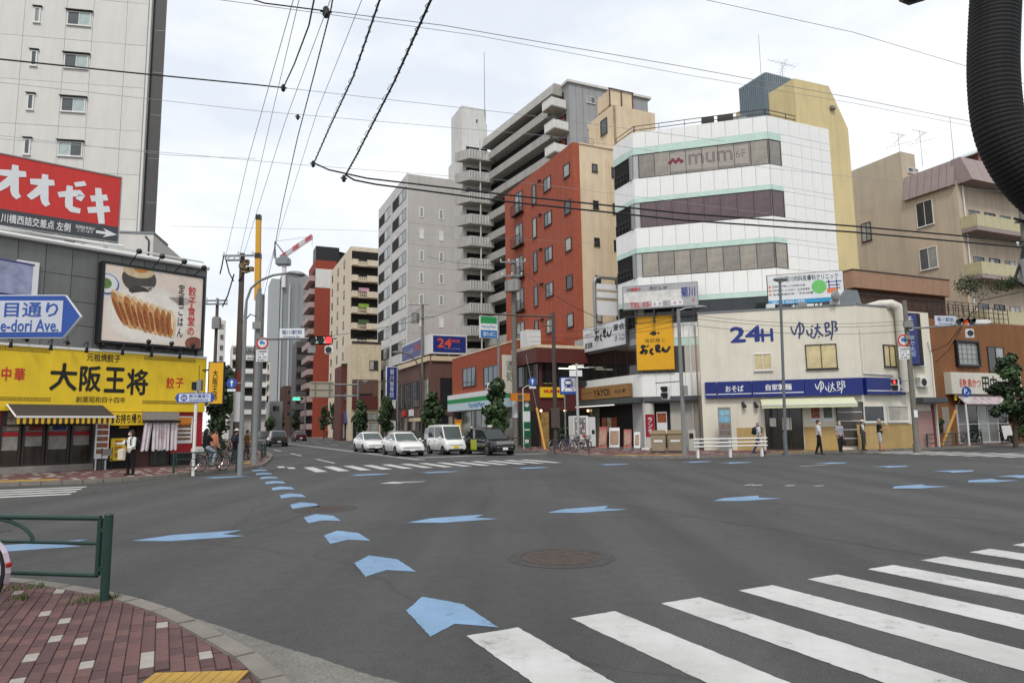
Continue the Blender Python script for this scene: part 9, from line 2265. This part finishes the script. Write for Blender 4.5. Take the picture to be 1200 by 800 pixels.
P6 = person('man with a black backpack walking right before the noodle shop door',gp(890,531.5),90,1.68,legs=((16,6),(-14,14)),arms=((-10,6,18),(14,6,18)),top='#bcc2c8',bottom='#2a3560',hair='g',mask=True);backpack('black backpack on the man walking before the noodle shop',P6,'#141416')
P7 = person('man in a white shirt and black trousers walking right with a mask',gp(961,532.5),60,1.70,legs=((9,5),(-9,8)),top='#c3c4c6',bottom='#17171a',mask=True)
P8 = person('person in a patterned shirt carrying a dark bag by the display case',gp(985.5,529.5),10,1.62,legs=((3,2),(-3,3)),top='#8f9299',bottom='#1b1b1f',hair='g',mask=True,var=.45)
hand_bag('dark shoulder bag held by the person in the patterned shirt',P8,1,'#1b1c20',.28,.26,'shoulder_bag')
P9 = person('person in a grey vest with a white cap standing by the ochre wall',gp(1012.5,527.5),70,1.68,legs=((2,2),(-2,2)),arms=((10,4,40),(2,5,12)),top='#c9c6c0',bottom='#3d3c3b',vest='#4a4b4d',hat='#c9c4ba',mask=True)
P10 = person('man in a black shirt and pale shorts crossing his arms before the dark window',gp(1032.5,528),50,1.72,legs=((4,2),(-4,3)),arms=((14,-6,95),(10,-6,95)),top='#151517',bottom='#a7a9ab',shorts=True,hair='g',shoes='#7a3a30')
P11 = person('person in pale blue half hidden behind the man in black',gp(1038,525.5),60,1.64,top='#8fa7c4',bottom='#4b4c52')
P12 = person('far person in a red jacket under the pair of small trees',gp(383,513.2),160,1.68,top='#8d1f22',bottom='#2a2422',sleeves='long');P13 = person('far person in white under the pair of small trees',gp(391,513),20,1.66,top='#c6c2bc',bottom='#4f4a44')
P14 = person('person with a white sun hat behind the black taxi',gp(553,524),20,1.62,top='#a7a3a0',bottom='#3a3634',hat='#d2cec6')
P15 = person('person in grey stooping by the bicycles before the skewer restaurant',gp(1141,518),100,1.6,stoop=28,top='#9a958f',bottom='#2c2b2b')
fr = FrA(1178,46,20);M = fr.M @ T((0,0,PAVE));o = thing('covered_stand','folding stand draped in a white sheet beside the right hand bush','stand',M)
q = MB();q.tube([(-.5,0,0),(.1,0,1.15)],.03,6);q.tube([(.55,0,0),(.1,0,1.15)],.03,6);q.build('legs',M_BLACK,o,M)
q = MB();g = random.Random(4);N_ = 9;vs = []
for i in range(N_): x = -.45 + .9 * i / (N_ - 1);vs += [(x,-.18 - .05 * math.sin(i * 2),.55 - .25 * (i < 3)),(x,-.05,1.2 + .03 * math.sin(i * 3)),(x,.2 + .05 * math.sin(i),.8)]
for i in range(N_ - 1):
 q._add([vs[3 * i],vs[3 * i + 3],vs[3 * i + 4],vs[3 * i + 1]],[(0,1,2,3)]);q._add([vs[3 * i + 1],vs[3 * i + 4],vs[3 * i + 5],vs[3 * i + 2]],[(0,1,2,3)])
q.build('sheet',mat('white_dust_sheet','#c2bebb',rough=.9,var=.1),o,M,smooth=True)
fr = FrA(533,62,24);M = fr.M @ T((0,0,PAVE));o = thing('orange_banner_board','orange advertising board standing behind the small van','board',M);q = MB();w = fr.sz(541,500)[0];z1 = fr.sz(536,493)[1]
q.box(0,0,.3,w,.12,z1);q.box(.05,-.15,-.1,w - .05,.25,.31);q.build('board',mat('orange_sign_face','#c47a22'),o,M);q = MB();q.box(.1,-.012,1.2,w - .1,-.002,2.0);q.build('print',M_YEL,o,M)
